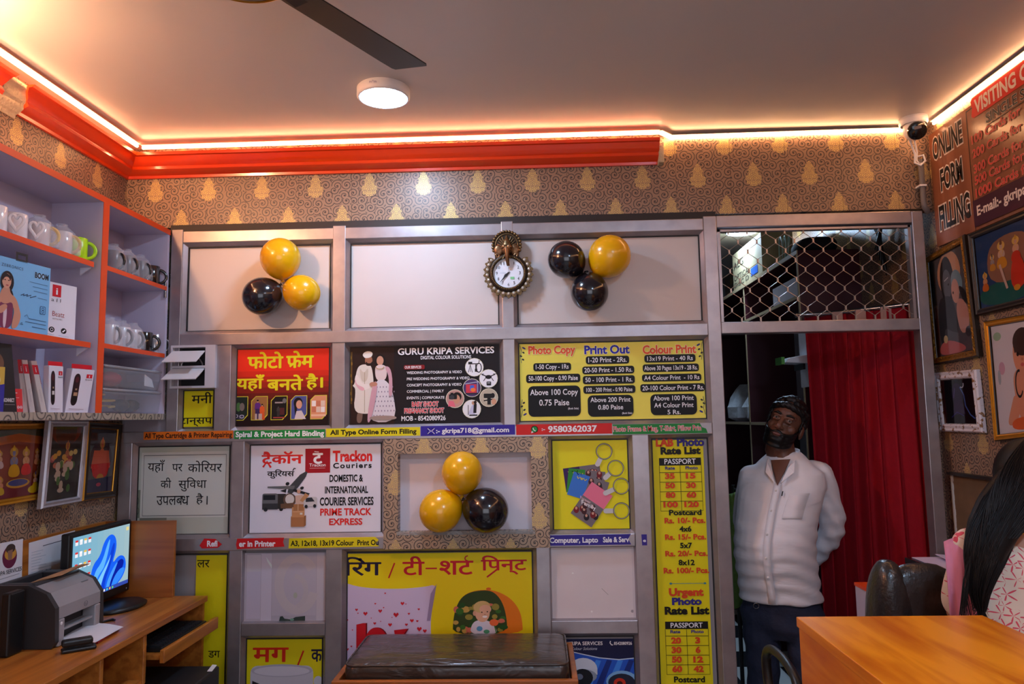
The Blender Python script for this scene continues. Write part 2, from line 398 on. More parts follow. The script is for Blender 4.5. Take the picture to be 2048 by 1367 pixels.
# ================================================================ ALUMINIUM PARTITION
ALU, t_, b_ = newmat('brushed_aluminium'); MC['brushed_aluminium'] = ALU
b_.inputs['Metallic'].default_value = .75; b_.inputs['Roughness'].default_value = .36; b_.inputs['Base Color'].default_value = (*lin((198, 188, 190)), 1)
tc_ = nd(t_, 'TexCoord'); mp_ = nd(t_, 'Mapping'); mp_.inputs['Scale'].default_value = (14, 14, 14); n_ = nd(t_, 'TexNoise'); n_.inputs['Scale'].default_value = 1; n_.inputs['Detail'].default_value = 6
mx_ = nd(t_, 'MixRGB'); mx_.inputs[1].default_value = (*lin((150, 142, 146)), 1); mx_.inputs[2].default_value = (*lin((190, 181, 184)), 1)
t_.links.new(tc_.outputs['Object'], mp_.inputs[0]); t_.links.new(mp_.outputs[0], n_.inputs['Vector']); t_.links.new(n_.outputs['Fac'], mx_.inputs[0]); t_.links.new(mx_.outputs[0], b_.inputs['Base Color'])
FY = -.03
part = thing('partition', 'aluminium framed partition wall with sign panels and a mesh-topped doorway', 'partition', (0, 0, 0))
def X_(px, py): return Yp(px, py, FY).x
def Z_(px, py): return Yp(px, py, FY).z
def vbar(a, b, z0, z1, nm='mullion', yb=.03, fy=FY):
    x0 = (X_(a[0], a[2])+X_(b[0], b[2]))/2; x1 = (X_(a[1], a[2])+X_(b[1], b[2]))/2
    obj(nm, MB().box((x0, fy, z0), (x1, yb, z1)), ALU, part, bevel=.003)
    return x0, x1
def hbar(a, b, x0, x1, nm='rail', yb=.028, fy=FY+.001):
    zt = (Z_(a[0], a[1])+Z_(b[0], b[1]))/2; zb = (Z_(a[0], a[2])+Z_(b[0], b[2]))/2
    obj(nm, MB().box((x0, fy, zb), (x1, yb, zt)), ALU, part, bevel=.003)
    return zb, zt
zH2 = Z_(860, 862)
V3 = vbar((1412, 1438, 440), (1441, 1470, 1360), 0, ZT)
V4 = vbar((1822, 1846, 430), (1875, 1897, 1112), 0, ZT)
VJ = vbar((340, 363, 480), (334, 357, 850), zH2, ZT)
VS = vbar((430, 462, 690), (428, 460, 850), zH2, Z_(445, 688))
V1 = vbar((664, 690, 480), (664, 690, 850), zH2, ZT)
V2 = vbar((1005, 1030, 480), (1005, 1028, 850), zH2, ZT)
VL = vbar((237, 262, 880), (235, 262, 1050), 0, zH2)
VA = vbar((464, 490, 885), (452, 478, 1367), 0, zH2)
VB = vbar((652, 684, 1100), (648, 682, 1367), 0, Z_(660, 1090))
VC = vbar((1072, 1098, 1100), (1075, 1105, 1260), 0, Z_(1085, 1085))
VD = vbar((1266, 1300, 880), (1278, 1312, 1367), 0, zH2)
HT = hbar((365, 464, 488), (1405, 435, 457), VJ[1], V3[0])
hbar((1440, 432, 455), (1820, 420, 444), V3[1], V4[0])
H1 = hbar((365, 666, 690), (1405, 648, 672), VJ[1], V3[0], fy=FY-.004)
HD = hbar((1445, 643, 666), (1835, 637, 660), V3[1], V4[0], fy=FY-.004)
H2 = hbar((290, 862, 884), (1430, 845, 869), VL[0], V3[0], fy=FY-.002)
H3 = hbar((400, 1074, 1100), (1290, 1068, 1093), VL[1], VD[0], fy=FY-.002)
H4 = hbar((480, 1246, 1272), (650, 1245, 1271), VA[1], VB[0])
H5 = hbar((1100, 1242, 1268), (1282, 1239, 1266), VC[1], VD[0])
obj('filler_panel', MB().box((VL[0], -.012, H2[1]), (VJ[0]+.01, .02, Z_(300, 836))), M('grey_filler', (150, 142, 150), .6), part)
CREAM = M('cream_laminate', (206, 194, 190), .42, var=.05, vs=5, spec=.6)
GREYP = M('grey_backing', (150, 145, 148), .6)
CELLS = {}
def cell(nm, x0, x1, z0, z1, mat=None, bead=.016):
    CELLS[nm] = (x0, x1, z0, z1)
    obj('infill_panel', MB().box((x0-.004, .004, z0-.004), (x1+.004, .014, z1+.004)), mat or GREYP, part)
    b = MB(); o = [V((x0, FY+.006, z0)), V((x1, FY+.006, z0)), V((x1, FY+.006, z1)), V((x0, FY+.006, z1))]
    q = [V((x0+bead, -.004, z0+bead)), V((x1-bead, -.004, z0+bead)), V((x1-bead, -.004, z1-bead)), V((x0+bead, -.004, z1-bead))]
    w = [p+V((0, .008, 0)) for p in q]; o2 = [V((p.x, .004, p.z)) for p in o]
    for i in range(4):
        j = (i+1) % 4
        b.add([o[i], o[j], q[j], q[i]], [(0, 1, 2, 3)]); b.add([q[i], q[j], w[j], w[i]], [(0, 1, 2, 3)])
    obj('glazing_bead', b, ALU, part)
    if bead > .01:
        k = bead; g = .0035; m = MB()
        for a_, c_ in (((x0+k, z0+k), (x0+k+g, z1-k)), ((x1-k-g, z0+k), (x1-k, z1-k)), ((x0+k+g, z1-k-g), (x1-k-g, z1-k)), ((x0+k+g, z0+k), (x1-k-g, z0+k+.001))): m.box((a_[0], -.006, a_[1]), (c_[0], .0038, c_[1]))
        obj('gasket', m, M('black_rubber', (22, 20, 22), .6), part)
cell('up1', VJ[1], V1[0], H1[1], HT[0], CREAM); cell('up2', V1[1], V2[0], H1[1], HT[0], CREAM); cell('up3', V2[1], V3[0], H1[1], HT[0], CREAM)
zlv = Z_(390, 774)
cell('money', VJ[1], VS[0], H2[1], zlv, bead=.012)
cell('red', VS[1], V1[0], H2[1], H1[0]); cell('wed', V1[1], V2[0], H2[1], H1[0]); cell('price', V2[1], V3[0], H2[1], H1[0])
cell('hin', VL[1], VA[0], H3[1], H2[0])
xw0, xw1 = X_(768, 980), X_(1098, 980)
cell('trk', VA[1], xw0, H3[1], H2[0]); cell('key', xw1, VD[0], H3[1], H2[0]); cell('lab', VD[1], V3[0], 0, H2[0])
cell('lar', VL[1], VA[0], 0, H3[0]); cell('frost', VA[1], VB[0], H4[1], H3[0], bead=.004); cell('mug', VA[1], VB[0], 0, H4[0])
cell('big', VB[1], VC[0], 0, H3[0]); cell('blank', VC[1], VD[0], H5[1], H3[0], bead=.006); cell('cctv', VC[1], VD[0], 0, H5[0])
# wallpapered surround with a recessed niche
nz0, nz1, nx0, nx1 = Z_(930, 1062), Z_(930, 905), X_(797, 980), X_(1063, 980)
nb = MB(); y0_ = FY-.012
for a, b in (((xw0, y0_, nz1), (xw1, .02, H2[0])), ((xw0, y0_, H3[0]), (xw1, .02, nz0)), ((xw0, y0_, nz0), (nx0, .02, nz1)), ((nx1, y0_, nz0), (xw1, .02, nz1))): nb.box(a, b)
sur = obj('niche_surround', nb, wallpaper('wallpaper_niche', 'x', (168, 142, 118), seam=False, sc=24), part, label='patterned wallpaper surround')
tp = obj('clear_tape', MB().slab([(nx0-.006, y0_-.001, nz0-.012), (nx1+.012, y0_-.001, nz0-.012), (nx1+.012, y0_-.001, nz0+.004), (nx0-.006, y0_-.001, nz0+.004)], (0, .0006, 0)), M('shiny_tape', (190, 185, 180), .12, spec=.9, var=.2, vs=60, bump=.6, alpha=.45), sur)
obj('niche_lining', MB().box((nx0-.005, .010, nz0-.005), (nx1+.005, .013, nz1+.005)), M('creased_white_paper', (216, 206, 214), .6, bump=.35, bs=7), part, label='creased white paper lining')
# ================================================================ SIGNS ON THE PARTITION
def SF(cx, cy, y=-.004):
    """drawing frame in photo pixels round (cx, cy), level on the plane Y = y"""
    P = Yp(cx, cy, y); ax = (Yp(cx+20, cy, y)-P).x/20; az = (Yp(cx, cy+20, y)-P).z/20
    return lambda a, b: V((P.x+(a-cx)*ax, y, P.z+(b-cy)*az))
NB = (0, -1, 0)
def sheet(nm, lab, cat, x0, y0, x1, y1, col, y=-.003, th=.003, group=None, mat=None, cell_=None):
    """a printed board; returns its thing and a drawing pad in pixels"""
    fn = SF((x0+x1)/2, (y0+y1)/2, y)
    a, b = fn(x0, y0), fn(x1, y1)
    if cell_:
        c = CELLS[cell_]; a = V((max(a.x, c[0]+.003), y, min(a.z, c[3]-.003))); b = V((min(b.x, c[1]-.003), y, max(b.z, c[2]+.003)))
    t = thing(nm, lab, cat, ((a.x+b.x)/2, y, min(a.z, b.z)), group=group)
    obj('board', MB().box((a.x, y, b.z), (b.x, y+th, a.z)), mat or ink(col), t)
    return t, Flat(fn, NB)
BL, WH, RED = (16, 14, 16), (238, 236, 240), (206, 30, 30)
def lerp(a, b, k): return tuple(int(p+(q-p)*k) for p, q in zip(a, b))
def person(F, x, y, h, skin, top, bottom, hair=(25, 18, 16), long=False):
    """small printed figure: head at (x, y), height h"""
    if long: F.ell(x, y+h*.09, h*.085, h*.13, hair)
    F.poly([(x-h*.05, y+h*.1), (x-h*.15, y+h*.17), (x-h*.17, y+h*.5), (x+h*.17, y+h*.5), (x+h*.15, y+h*.17), (x+h*.05, y+h*.1)], top)
    F.poly([(x-h*.13, y+h*.45), (x-h*(.2 if long else .13), y+h), (x+h*(.2 if long else .13), y+h), (x+h*.13, y+h*.45)], bottom)
    F.ell(x, y+h*.04, h*.055, h*.075, skin); F.ell(x, y-h*.005, h*.06, h*.05, hair)
def wording(t, F0, *items, name='lettering'):
    for it in items:
        F = Flat(F0.fn, NB, lift=F0.z, step=F0.st); F.text(*it[:6], **(it[6] if len(it) > 6 else {})); F.build(name, t); F0.z = F.z
def stroke(F, pts, w, col): F.line(pts, w, col)
# ---- red sign
t, F = sheet('shop_sign', 'red and black sign in yellow Hindi letters with five small framed photos', 'sign', 459, 696, 661, 851, (206, 36, 22), cell_='red')
for k in range(14):
    F.rect(462, 697+k*11, 659, 697+k*11+11.2, lerp((226, 44, 22), (30, 12, 14), max(0, min(1, (k-3.2)/7.5))))
Y1 = (226, 214, 26)
F.build('print', t)
L = Flat(F.fn, NB, lift=F.z)
L.text('फोटो', 495, 703, 565, 735, Y1, .03, ink=True); L.text('फेम', 573, 702, 626, 735, Y1, .03, ink=True); L.line([(590, 724), (579, 733)], 4, Y1)
L.text('यहाँ', 473, 748, 528, 780, Y1, .03, ink=True); L.text('बनते', 535, 750, 605, 780, Y1, .03, ink=True); L.text('है।', 613, 748, 645, 780, Y1, .03, ink=True)
L.build('lettering', t)
for k, (c1, c2) in enumerate((((30, 40, 34), (70, 110, 60)), ((150, 105, 60), (120, 40, 120)), ((18, 18, 20), (70, 30, 30)), ((74, 84, 150), (190, 180, 190)), ((220, 150, 110), (235, 225, 215)))):
    x = 464+k*39.3; P = Flat(F.fn, NB, lift=L.z)
    def leaf(q, c):
        a, b, r = x+q, 791+q, 9
        P.poly([(x+r, b), (x+33-q, b), (x+33-q, 838-r-q), (x+33-r-q, 839-q), (a, 839-q), (a, b+r)], c)
    leaf(0, (214, 205, 60)); leaf(1.2, c1)
    if k == 0:
        P.ell(x+14, 812, 5, 9, c2); P.ell(x+21, 812, 5, 8, (120, 110, 105)); P.rect(x+4, 826, x+14, 835, (60, 50, 80)); P.rect(x+15, 828, x+26, 836, (75, 65, 95)); P.ring(x+9, 830, 4, 3, .8, WH); P.ring(x+21, 831, 4, 3, .8, WH)
    if k == 1: person(P, x+13, 800, 36, (196, 140, 110), (92, 40, 130), (60, 40, 90)); person(P, x+22, 808, 30, (200, 150, 120), (214, 90, 40), (214, 90, 40), long=True); P.rect(x+8, 826, x+12, 838, (190, 170, 160)); P.rect(x+15, 826, x+22, 838, (190, 170, 160))
    if k == 2: P.rect(x+8, 803, x+24, 806, (150, 140, 140)); P.ell(x+27, 801, 4, 5, (110, 110, 112)); person(P, x+15, 812, 20, (90, 80, 80), (60, 60, 60), (50, 50, 50)); P.rect(x+18, 815, x+27, 829, (80, 34, 38)); P.rect(x+5, 833, x+28, 835.5, (150, 60, 60))
    if k == 3: P.ell(x+15, 806, 9, 11, (22, 18, 22)); P.poly([(x+7, 808), (x+12, 810), (x+14, 832), (x+9, 830)], (22, 18, 22)); P.ell(x+17, 809, 6, 8.5, (214, 160, 134)); P.poly([(x+8, 838), (x+12, 822), (x+22, 821), (x+31, 838)], (206, 196, 200))
    if k == 4:
        for a in range(3):
            for b in range(2): P.rect(x+3+a*9, 802+b*12, x+11+a*9, 813+b*12, ((238, 232, 228), (200, 120, 90), (226, 200, 180))[(a+b) % 3])
        P.rect(x+2, 829, x+31, 833, (236, 190, 160))
    P.build('framed_photo', t)
# ---- black wedding sign
t, F = sheet('shop_sign', 'black photography services sign with wedding couple and round camera pictures', 'sign', 693, 688, 999, 847, (26, 20, 24), cell_='wed')
F.rect(695, 689, 788, 845, (40, 22, 18)); F.rect(700, 700, 704, 805, (96, 70, 30))
for k in range(9): F.ell(699+(k % 3)*2, 700+k*12, 1.4, 3.5, (150, 110, 40))
F.build('print', t)
C = Flat(F.fn, NB, lift=F.z)
IV, PK = (226, 218, 208), (206, 160, 172)
C.soft([(714, 822), (713, 843), (724, 843), (726, 815)], (120, 96, 84))
C.soft([(721, 726), (713, 735), (709, 765), (704, 768), (712, 775), (706, 820), (731, 826), (744, 822), (748, 770), (744, 732), (737, 726)], IV)
C.soft([(718, 730), (727, 745), (737, 730), (735, 760), (722, 762)], (208, 196, 180)); C.line([(729, 742), (729, 822)], 1, (170, 150, 120))
C.soft([(711, 745), (708, 762), (722, 780), (742, 773), (742, 765), (724, 766), (716, 748)], (236, 226, 218)); C.soft([(711, 752), (712, 766), (728, 772), (729, 779), (719, 778), (709, 764)], (226, 176, 184))
C.ell(737, 718, 7.5, 10.5, (160, 108, 84)); C.soft([(731, 719), (731, 729), (744, 729), (745, 719), (741, 724), (735, 724)], (34, 24, 22)); C.ell(735, 706, 10, 6.5, IV, -.15); C.soft([(727, 706), (728, 714), (743, 712), (745, 703)], (236, 230, 222))
C.ell(760, 720, 11, 14, (24, 18, 20)); C.ell(760, 719, 7, 9.5, (206, 152, 126)); C.soft([(749, 733), (756, 727), (766, 727), (775, 733), (772, 760), (752, 760)], (224, 206, 204))
C.soft([(752, 757), (743, 790), (735, 842), (794, 842), (786, 780), (772, 757)], (220, 214, 220))
for k in range(46): C.ell(748+(k % 7)*6.2+(k//7 % 2)*3, 772+(k//7)*9.5, 1, 1.7, (140, 130, 150))
C.soft([(768, 728), (784, 735), (786, 790), (777, 792), (779, 752)], PK); C.soft([(752, 757), (744, 770), (733, 842), (742, 842), (756, 775)], PK); C.soft([(739, 838), (740, 829), (792, 829), (794, 838)], (160, 140, 130))
C.ell(747, 766, 8, 4.5, (190, 136, 112)); C.ring(760, 731, 8, 5, 1.4, (180, 150, 90), a0=0, a1=PI)
C.build('wedding_photo', t)
wording(t, C, ('GURU KRIPA SERVICES', 796, 695.5, 989, 708, WH, dict(fat=.025)), ('DIGITAL COLOUR SOLUTIONS', 842, 711.5, 943, 718, WH, dict(fat=.02)),
        ('WEDDING PHOTOGRAPHY & VIDEO', 814, 742, 924, 747, WH, dict(fat=.02)), ('PRE WEDDING PHOTOGRAPHY & VIDEO', 814, 754.5, 939, 759.5, WH, dict(fat=.02)), ('CONCEPT PHOTOGRAPHY & VIDEO', 814, 767, 923, 772, WH, dict(fat=.02)),
        ('COMMERCIAL | FAMILY', 814, 779.5, 888, 784.5, WH, dict(fat=.02)), ('EVENTS | COPRPORATE', 814, 792.5, 889, 797.5, WH, dict(fat=.02)), ('MOB - 8542080926', 803, 831, 891, 840, WH, dict(fat=.02)))
P = Flat(F.fn, NB, lift=C.z); P.rrect(808, 729, 850, 738, 3, (130, 26, 30)); P.text('OUR SERVICES', 810, 731, 843, 736, WH, .02)
P.text('BABY SHOOT', 824, 803, 877, 812, (216, 34, 40), .03, out=WH, ow=.05); P.text('PREGNANCY SHOOT', 809, 816, 888, 825, (216, 34, 40), .03, out=WH, ow=.05); P.build('red_lettering', t)
for k, (cx, cy) in enumerate(((949, 736), (977, 759), (944, 777), (910, 798), (977, 797), (943, 819))):
    P = Flat(F.fn, NB, lift=C.z); P.ell(cx, cy, 18.5, 18.5, (226, 224, 200)); P.ell(cx, cy, 17.4, 17.4, ((240, 240, 244), (240, 240, 246), (80, 60, 110), (196, 150, 140), (190, 180, 160), (236, 236, 240))[k])
    D = (28, 26, 28)
    if k == 0:
        P.line([(cx-12, cy+10), (cx-8, cy-6), (cx-4, cy+10)], 1.3, D); P.line([(cx-8, cy-6), (cx-8, cy+9)], 1, D); P.rect(cx-12, cy-11, cx-4, cy-6, D); P.line([(cx-4, cy-7), (cx+9, cy-7), (cx+10, cy-14)], 1.8, D); P.line([(cx+3, cy-6), (cx+3, cy+8), (cx+9, cy+10)], 2, D); P.ring(cx+9, cy+1, 5, 9, 1.8, D); P.rect(cx+1, cy+3, cx+6, cy+9, D)
    if k == 1:
        P.ell(cx, cy-3, 6.5, 4, D); P.line([(cx-13, cy-8), (cx, cy-3), (cx+13, cy-8)], 2, D); P.line([(cx-16, cy-9), (cx-9, cy-9)], 1.2, D); P.line([(cx+9, cy-9), (cx+16, cy-9)], 1.2, D); P.line([(cx-6, cy-1), (cx-10, cy+5)], 1.4, D); P.line([(cx+6, cy-1), (cx+10, cy+5)], 1.4, D); P.rrect(cx-4, cy+6, cx+5, cy+14, 1.5, D); P.rect(cx-2.5, cy+7.5, cx+3, cy+10, (150, 155, 160))
    if k == 2:
        P.rect(cx-12, cy-7, cx+9, cy+10, (210, 60, 80)); P.rect(cx-4, cy-5, cx+4, cy+6, (60, 110, 220)); P.ell(cx+2, cy+4, 5, 4, (240, 130, 60)); P.line([(cx+11, cy-13), (cx+11, cy+12)], 2, (150, 150, 190)); P.line([(cx-14, cy-8), (cx+13, cy-12)], 1.5, (190, 190, 220)); P.rect(cx-13, cy+10, cx+12, cy+13, (40, 40, 60))
    if k == 3:
        P.ell(cx+4, cy-4, 9, 9, (30, 22, 20)); P.ell(cx+3, cy+1, 7, 9, (204, 150, 124)); P.poly([(cx-14, cy+15), (cx-12, cy+4), (cx-3, cy+5), (cx+1, cy+16)], (226, 110, 130)); P.rrect(cx-12, cy-9, cx+4, cy+1, 2, D); P.ell(cx-6, cy-3, 4.5, 4.5, (60, 60, 66)); P.rect(cx-9, cy-12, cx-3, cy-8, D)
    if k == 4:
        P.ell(cx+3, cy+2, 12, 11, (206, 200, 180)); P.rrect(cx-10, cy-8, cx+8, cy+1, 2, D); P.ell(cx+8, cy-4, 4, 5, D); P.rect(cx-3, cy+1, cx+4, cy+14, D); P.line([(cx-10, cy+6), (cx+10, cy+3)], 2.5, D); P.ell(cx+10, cy+8, 5, 6, (214, 160, 130))
    if k == 5:
        P.poly([(cx+1, cy-8), (cx-8, cy+10), (cx+6, cy+11), (cx+6, cy-8)], (200, 200, 226)); P.poly([(cx+4, cy-10), (cx+3, cy+8), (cx+9, cy+8), (cx+10, cy-10)], D); P.ell(cx+3, cy-12, 3, 3.6, (200, 150, 120)); P.ell(cx+7, cy-13, 3, 3.6, (40, 26, 24)); P.line([(cx-7, cy-8), (cx-7, cy+12)], 1.2, D); P.rect(cx-5, cy+11, cx+11, cy+13.5, D)
    P.build('round_picture', t)
# ---- yellow price board
YEL = (236, 224, 92)
t, F = sheet('price_board', 'pale yellow price board headed Photo Copy, Print Out and Colour Print', 'sign', 1034, 680, 1414, 838, YEL, cell_='price')
for sx, x in ((1, 1040), (-1, 1407)):
    for sy, y in ((1, 688), (-1, 829)):
        F.line([(x, y-2*sy), (x+3*sx, y+10*sy), (x+1*sx, y+22*sy), (x+3*sx, y+34*sy)], .9, (40, 44, 90))
        for dx, dy in ((8, 4), (7, 13), (2, 20), (6, 27)): F.ell(x+dx*sx, y+dy*sy, 4 if dy < 10 else 2.6, 1.7, (46, 46, 130) if dy < 10 else (34, 36, 50), .5*sx*sy)
# clip stacks of black plates: centre x, top, bottom, half width
PL = ((1104.5, 723, 739, 38), (1106, 745.5, 762.5, 54.5), (1107.5, 769, 830, 52.5), (1216, 711, 727, 43.5), (1217, 731.5, 747, 52), (1217.5, 750.5, 767, 52), (1218, 770.5, 786, 52), (1219.5, 789.5, 832, 45.5),
      (1341, 710.5, 726, 51), (1342, 729.5, 745, 56), (1343, 749.5, 764, 59), (1344, 769, 785, 64), (1345, 789.5, 831, 46))
for cx, a, b, h in PL: F.rrect(cx-h, a, cx+h, b, 5 if b-a < 30 else 10, BL)
F.build('print', t)
OR_, BU_ = (226, 84, 34), (34, 36, 160)
wording(t, F, ('Photo Copy', 1057, 689, 1152, 704, OR_, dict(fat=.035, out=(250, 240, 200), ow=.03)), ('Print Out', 1170, 690, 1261, 706, BU_, dict(fat=.035, out=(250, 240, 200), ow=.03)), ('Colour Print', 1287, 692, 1394, 708, OR_, dict(fat=.035, out=(250, 240, 200), ow=.03)), name='heading')
def mid(s, cx, a, b, h, **k): return (s, cx-h, a, cx+h, b, WH, dict(fat=.012, **k))
wording(t, F, mid('1-50 Copy - 1Rs', 1104.5, 726, 735, 33), mid('50-100 Copy - 0.90 Paise', 1106, 749, 758, 49.5), mid('Above 100 Copy', 1107, 776, 787, 48), mid('0.75 Paise', 1107, 796.5, 808, 30), mid('(Both Side)', 1145, 813, 816.5, 10.5),
        mid('1-20 Print - 2Rs.', 1216, 714, 723.5, 38.5), mid('20-50 Print - 1.50 Rs.', 1217, 734.5, 743.5, 48), mid('50 - 100 Print - 1 Rs.', 1217.5, 754, 763, 47), mid('100 - 200 Print - 0.90 Paise', 1218, 774.5, 782.5, 46), mid('Above 200 Print', 1219.5, 794, 803, 40), mid('0.80 Paise', 1219.5, 809, 818, 25), mid('(Both Side)', 1252, 824, 827.5, 10),
        mid('13x19 Print - 40 Rs', 1341, 714, 722.5, 45.5), mid('Above 30 Pages 13x19 - 28 Rs.', 1342, 733, 741.5, 53), mid('A4 Colour Print  - 10 Rs', 1343, 752.5, 761, 55), mid('20-100 Colour Print - 7 Rs.', 1345, 772.5, 781.5, 61), mid('Above 100 Print', 1345, 793, 802, 40), mid('A4 Colour Print', 1345, 807, 816, 39), mid('5 Rs.', 1345, 821, 829.5, 13))
# ---- courier notice in Hindi
t, F = sheet('courier_notice', 'faded white Hindi courier notice in a thin black border above the desk', 'sign', 268, 886, 467, 1072, (186, 190, 178), cell_='hin')
F.rect(281, 902, 456, 1034, (206, 206, 198)); F.ring(0, 0, 0, 0, 0, BL) if 0 else None
F.line([(286, 909), (451, 909), (451, 1030), (286, 1030)], 1.2, (60, 60, 64), True)
F.rect(268, 978, 281, 1034, (120, 128, 112)); F.rect(281, 1034, 335, 1039, (126, 128, 118)); F.rect(281, 892, 378, 903, (186, 188, 170)); F.ring(274, 1000, 4, 8, 1.2, (80, 84, 76)); F.ring(275, 1020, 4, 7, 1.2, (80, 84, 76))
F.build('print', t)
L = Flat(F.fn, NB, lift=F.z); D = (26, 26, 30)
L.text('यहाँ', 294, 918, 328, 944, D, .004, ink=True); L.text('पर', 343, 927, 364, 942, D, .004, ink=True); L.text('कोरियर'.replace('रि', 'िर'), 375, 921, 443, 944, D, .004, ink=True)
L.text('की', 321, 954, 342, 975, D, .004, ink=True); L.text('सुविधा'.replace('वि', 'िव'), 357, 954, 413, 982, D, .004, ink=True)
L.text('उपलब', 314, 991, 366, 1009, D, .004, ink=True); L.text('ध', 364, 991, 379, 1009, D, .004, ink=True); L.text('है', 393, 986, 407, 1009, D, .004, ink=True); L.text('।', 414, 992, 416, 1009, D, .004, ink=True)
L.build('lettering', t)
# ---- courier company sign
t, F = sheet('courier_sign', 'white courier sign with red logo, aeroplane, lorry and parcel boxes', 'sign', 494, 884, 763, 1067, (226, 224, 236), cell_='trk')
F.rect(610, 896, 660, 945, (160, 24, 36)); F.text('ट', 626, 906, 644, 926, WH, .04, ink=True); F.line([(628, 902), (637, 903)], 1.6, WH); F.text('Trackon', 618, 926, 651, 932, WH, .015); F.line([(619, 935.5), (650, 935.5)], .8, (230, 180, 180))
F.build('logo', t)
L = Flat(F.fn, NB, lift=F.z); RD = (222, 44, 40)
L.text('टैकॉन', 523, 901, 604, 925, RD, .03, ink=True); L.line([(525, 932), (533, 921), (541, 933)], 4, RD)
L.text('कुिरयस', 534, 937, 588, 955, BL, .018, ink=True); L.line([(585, 940), (588, 935), (591, 936)], 2, BL)
L.text('Trackon', 665, 902, 744, 922, RD, .04); L.text('Couriers', 666, 926, 743, 936, BL, .03, sp=1.25)
for s, a, b, x0, x1, c in (('DOMESTIC &', 950, 963, 659, 726, BL), ('INTERNATIONAL', 973, 986, 650, 736, BL), ('COURIER SERVICES', 995, 1010, 640, 747, BL), ('PRIME TRACK', 1017, 1030, 641, 743, RD), ('EXPRESS', 1037, 1049, 659, 725, RD)): L.text(s, x0, a, x1, b, c, .03)
L.build('lettering', t)
P = Flat(F.fn, NB, lift=L.z); G1, G2, G3 = (64, 68, 72), (104, 106, 108), (36, 38, 42)
P.poly([(575, 984), (578, 972), (600, 948), (611, 942), (615, 943), (612, 952), (596, 974), (584, 986)], G1); P.poly([(535, 974), (535, 971), (590, 970), (588, 977), (560, 976)], G2); P.poly([(588, 976), (620, 986), (617, 990), (585, 981)], G3); P.ell(575, 966, 4, 3.4, G3, -.4); P.ell(604, 975, 4, 3, G3, -.4); P.poly([(572, 984), (560, 980), (573, 976)], G3)
P.rect(554, 986, 572, 1016, (50, 48, 46)); P.rrect(525, 985, 556, 1017, 4, (104, 106, 110)); P.rect(527, 988, 551, 998, (30, 34, 40)); P.rect(525, 1005, 556, 1017, (56, 58, 62)); P.ell(532, 1017, 4, 4, G3); P.ell(563, 1016, 4, 4.5, G3)
P.ell(580, 998, 13, 13, (96, 76, 66)); P.ell(580, 997, 9, 10, (214, 210, 206)); P.poly([(562, 1006), (588, 1004), (588, 1015), (562, 1015)], (110, 80, 60))
P.rrect(606, 993, 635, 1012, 4, (196, 196, 200)); P.poly([(612, 995), (624, 994), (630, 1002), (612, 1003)], (46, 50, 58)); P.ell(613, 1012, 3.2, 3.6, G3); P.ell(630, 1011, 3.2, 3.6, G3)
P.ell(598, 981, 3.6, 5, (206, 156, 130)); P.poly([(591, 990), (606, 988), (609, 1006), (592, 1008)], (206, 176, 160)); P.poly([(600, 1000), (611, 985), (619, 990), (606, 1003)], (190, 140, 96)); P.ell(598, 977.5, 4, 2, (200, 190, 180))
BX, BX2 = (196, 142, 96), (172, 118, 76)
P.rect(583, 1031, 609, 1052, BX2); P.rect(583, 1031, 611, 1033, BX); P.poly([(609, 1031), (613, 1029), (613, 1049), (609, 1052)], (150, 100, 64)); P.rect(585, 1013, 610, 1031, BX); P.rect(588, 1007, 608, 1020, BX2); P.line([(597, 1007), (597, 1020)], 1, (226, 190, 150)); P.line([(586, 1022), (609, 1022)], .8, (226, 190, 150)); P.rect(601, 1024, 606, 1028, (220, 214, 200))
P.build('transport_picture', t)
# ---- key ring poster
YB_ = (232, 222, 28)
t, F = sheet('poster', 'yellow poster picturing four photo key rings', 'poster', 1102, 875, 1266, 1060, YB_, cell_='key')
import itertools
for k, (cx, cy, col, ang) in enumerate(((1166, 955, (58, 26, 90), -.12), (1172, 963, (50, 140, 50), .12), (1176, 976, (60, 120, 210), .32), (1182, 1008, (232, 120, 150), .62))):
    P = Flat(F.fn, NB, lift=F.z+k*.0012); c_, s_ = math.cos(ang), math.sin(ang)
    def r_(x, y): return (cx+x*c_-y*s_, cy+x*s_+y*c_)
    hw, hh = 37, 24
    vert = k == 3
    if vert: hw, hh = 25, 38
    P.poly([r_(-hw, -hh), r_(hw, -hh), r_(hw, hh), r_(-hw, hh)], (120, 110, 116))
    if vert: P.poly([r_(-hw, -hh), r_(hw, -hh), r_(hw, -hh*.15), r_(-hw, -hh*.15)], col)
    else: P.poly([r_(-hw, -hh), r_(-hw*.1, -hh), r_(-hw*.1, hh), r_(-hw, hh)], col)
    rn = random.Random(k)
    for q in range(9):
        x = rn.uniform(0, hw*.9) if not vert else rn.uniform(-hw*.8, hw*.8); y = rn.uniform(-hh*.75, hh*.75) if not vert else rn.uniform(hh*.05, hh*.8)
        a = r_(x, y); P.ell(*a, 5.5, 7, ((120, 26, 34), (70, 30, 34), (40, 30, 36))[q % 3]); P.ell(a[0], a[1]-3, 2.4, 3, (206, 156, 136))
    if not vert:
        for q in range(2): P.line([r_(-hw*.75+4*q*2+i*3, -hh*.7+(i % 2)*4) for i in range(5)], 1.6, (226, 206, 60))
    else: P.text('Family', 1162, 998, 1190, 1006, WH, .02, dy=14); P.text('Forever', 1160, 990, 1180, 996, (250, 220, 225), .0, dy=11)
    P.build('printed_card', t)
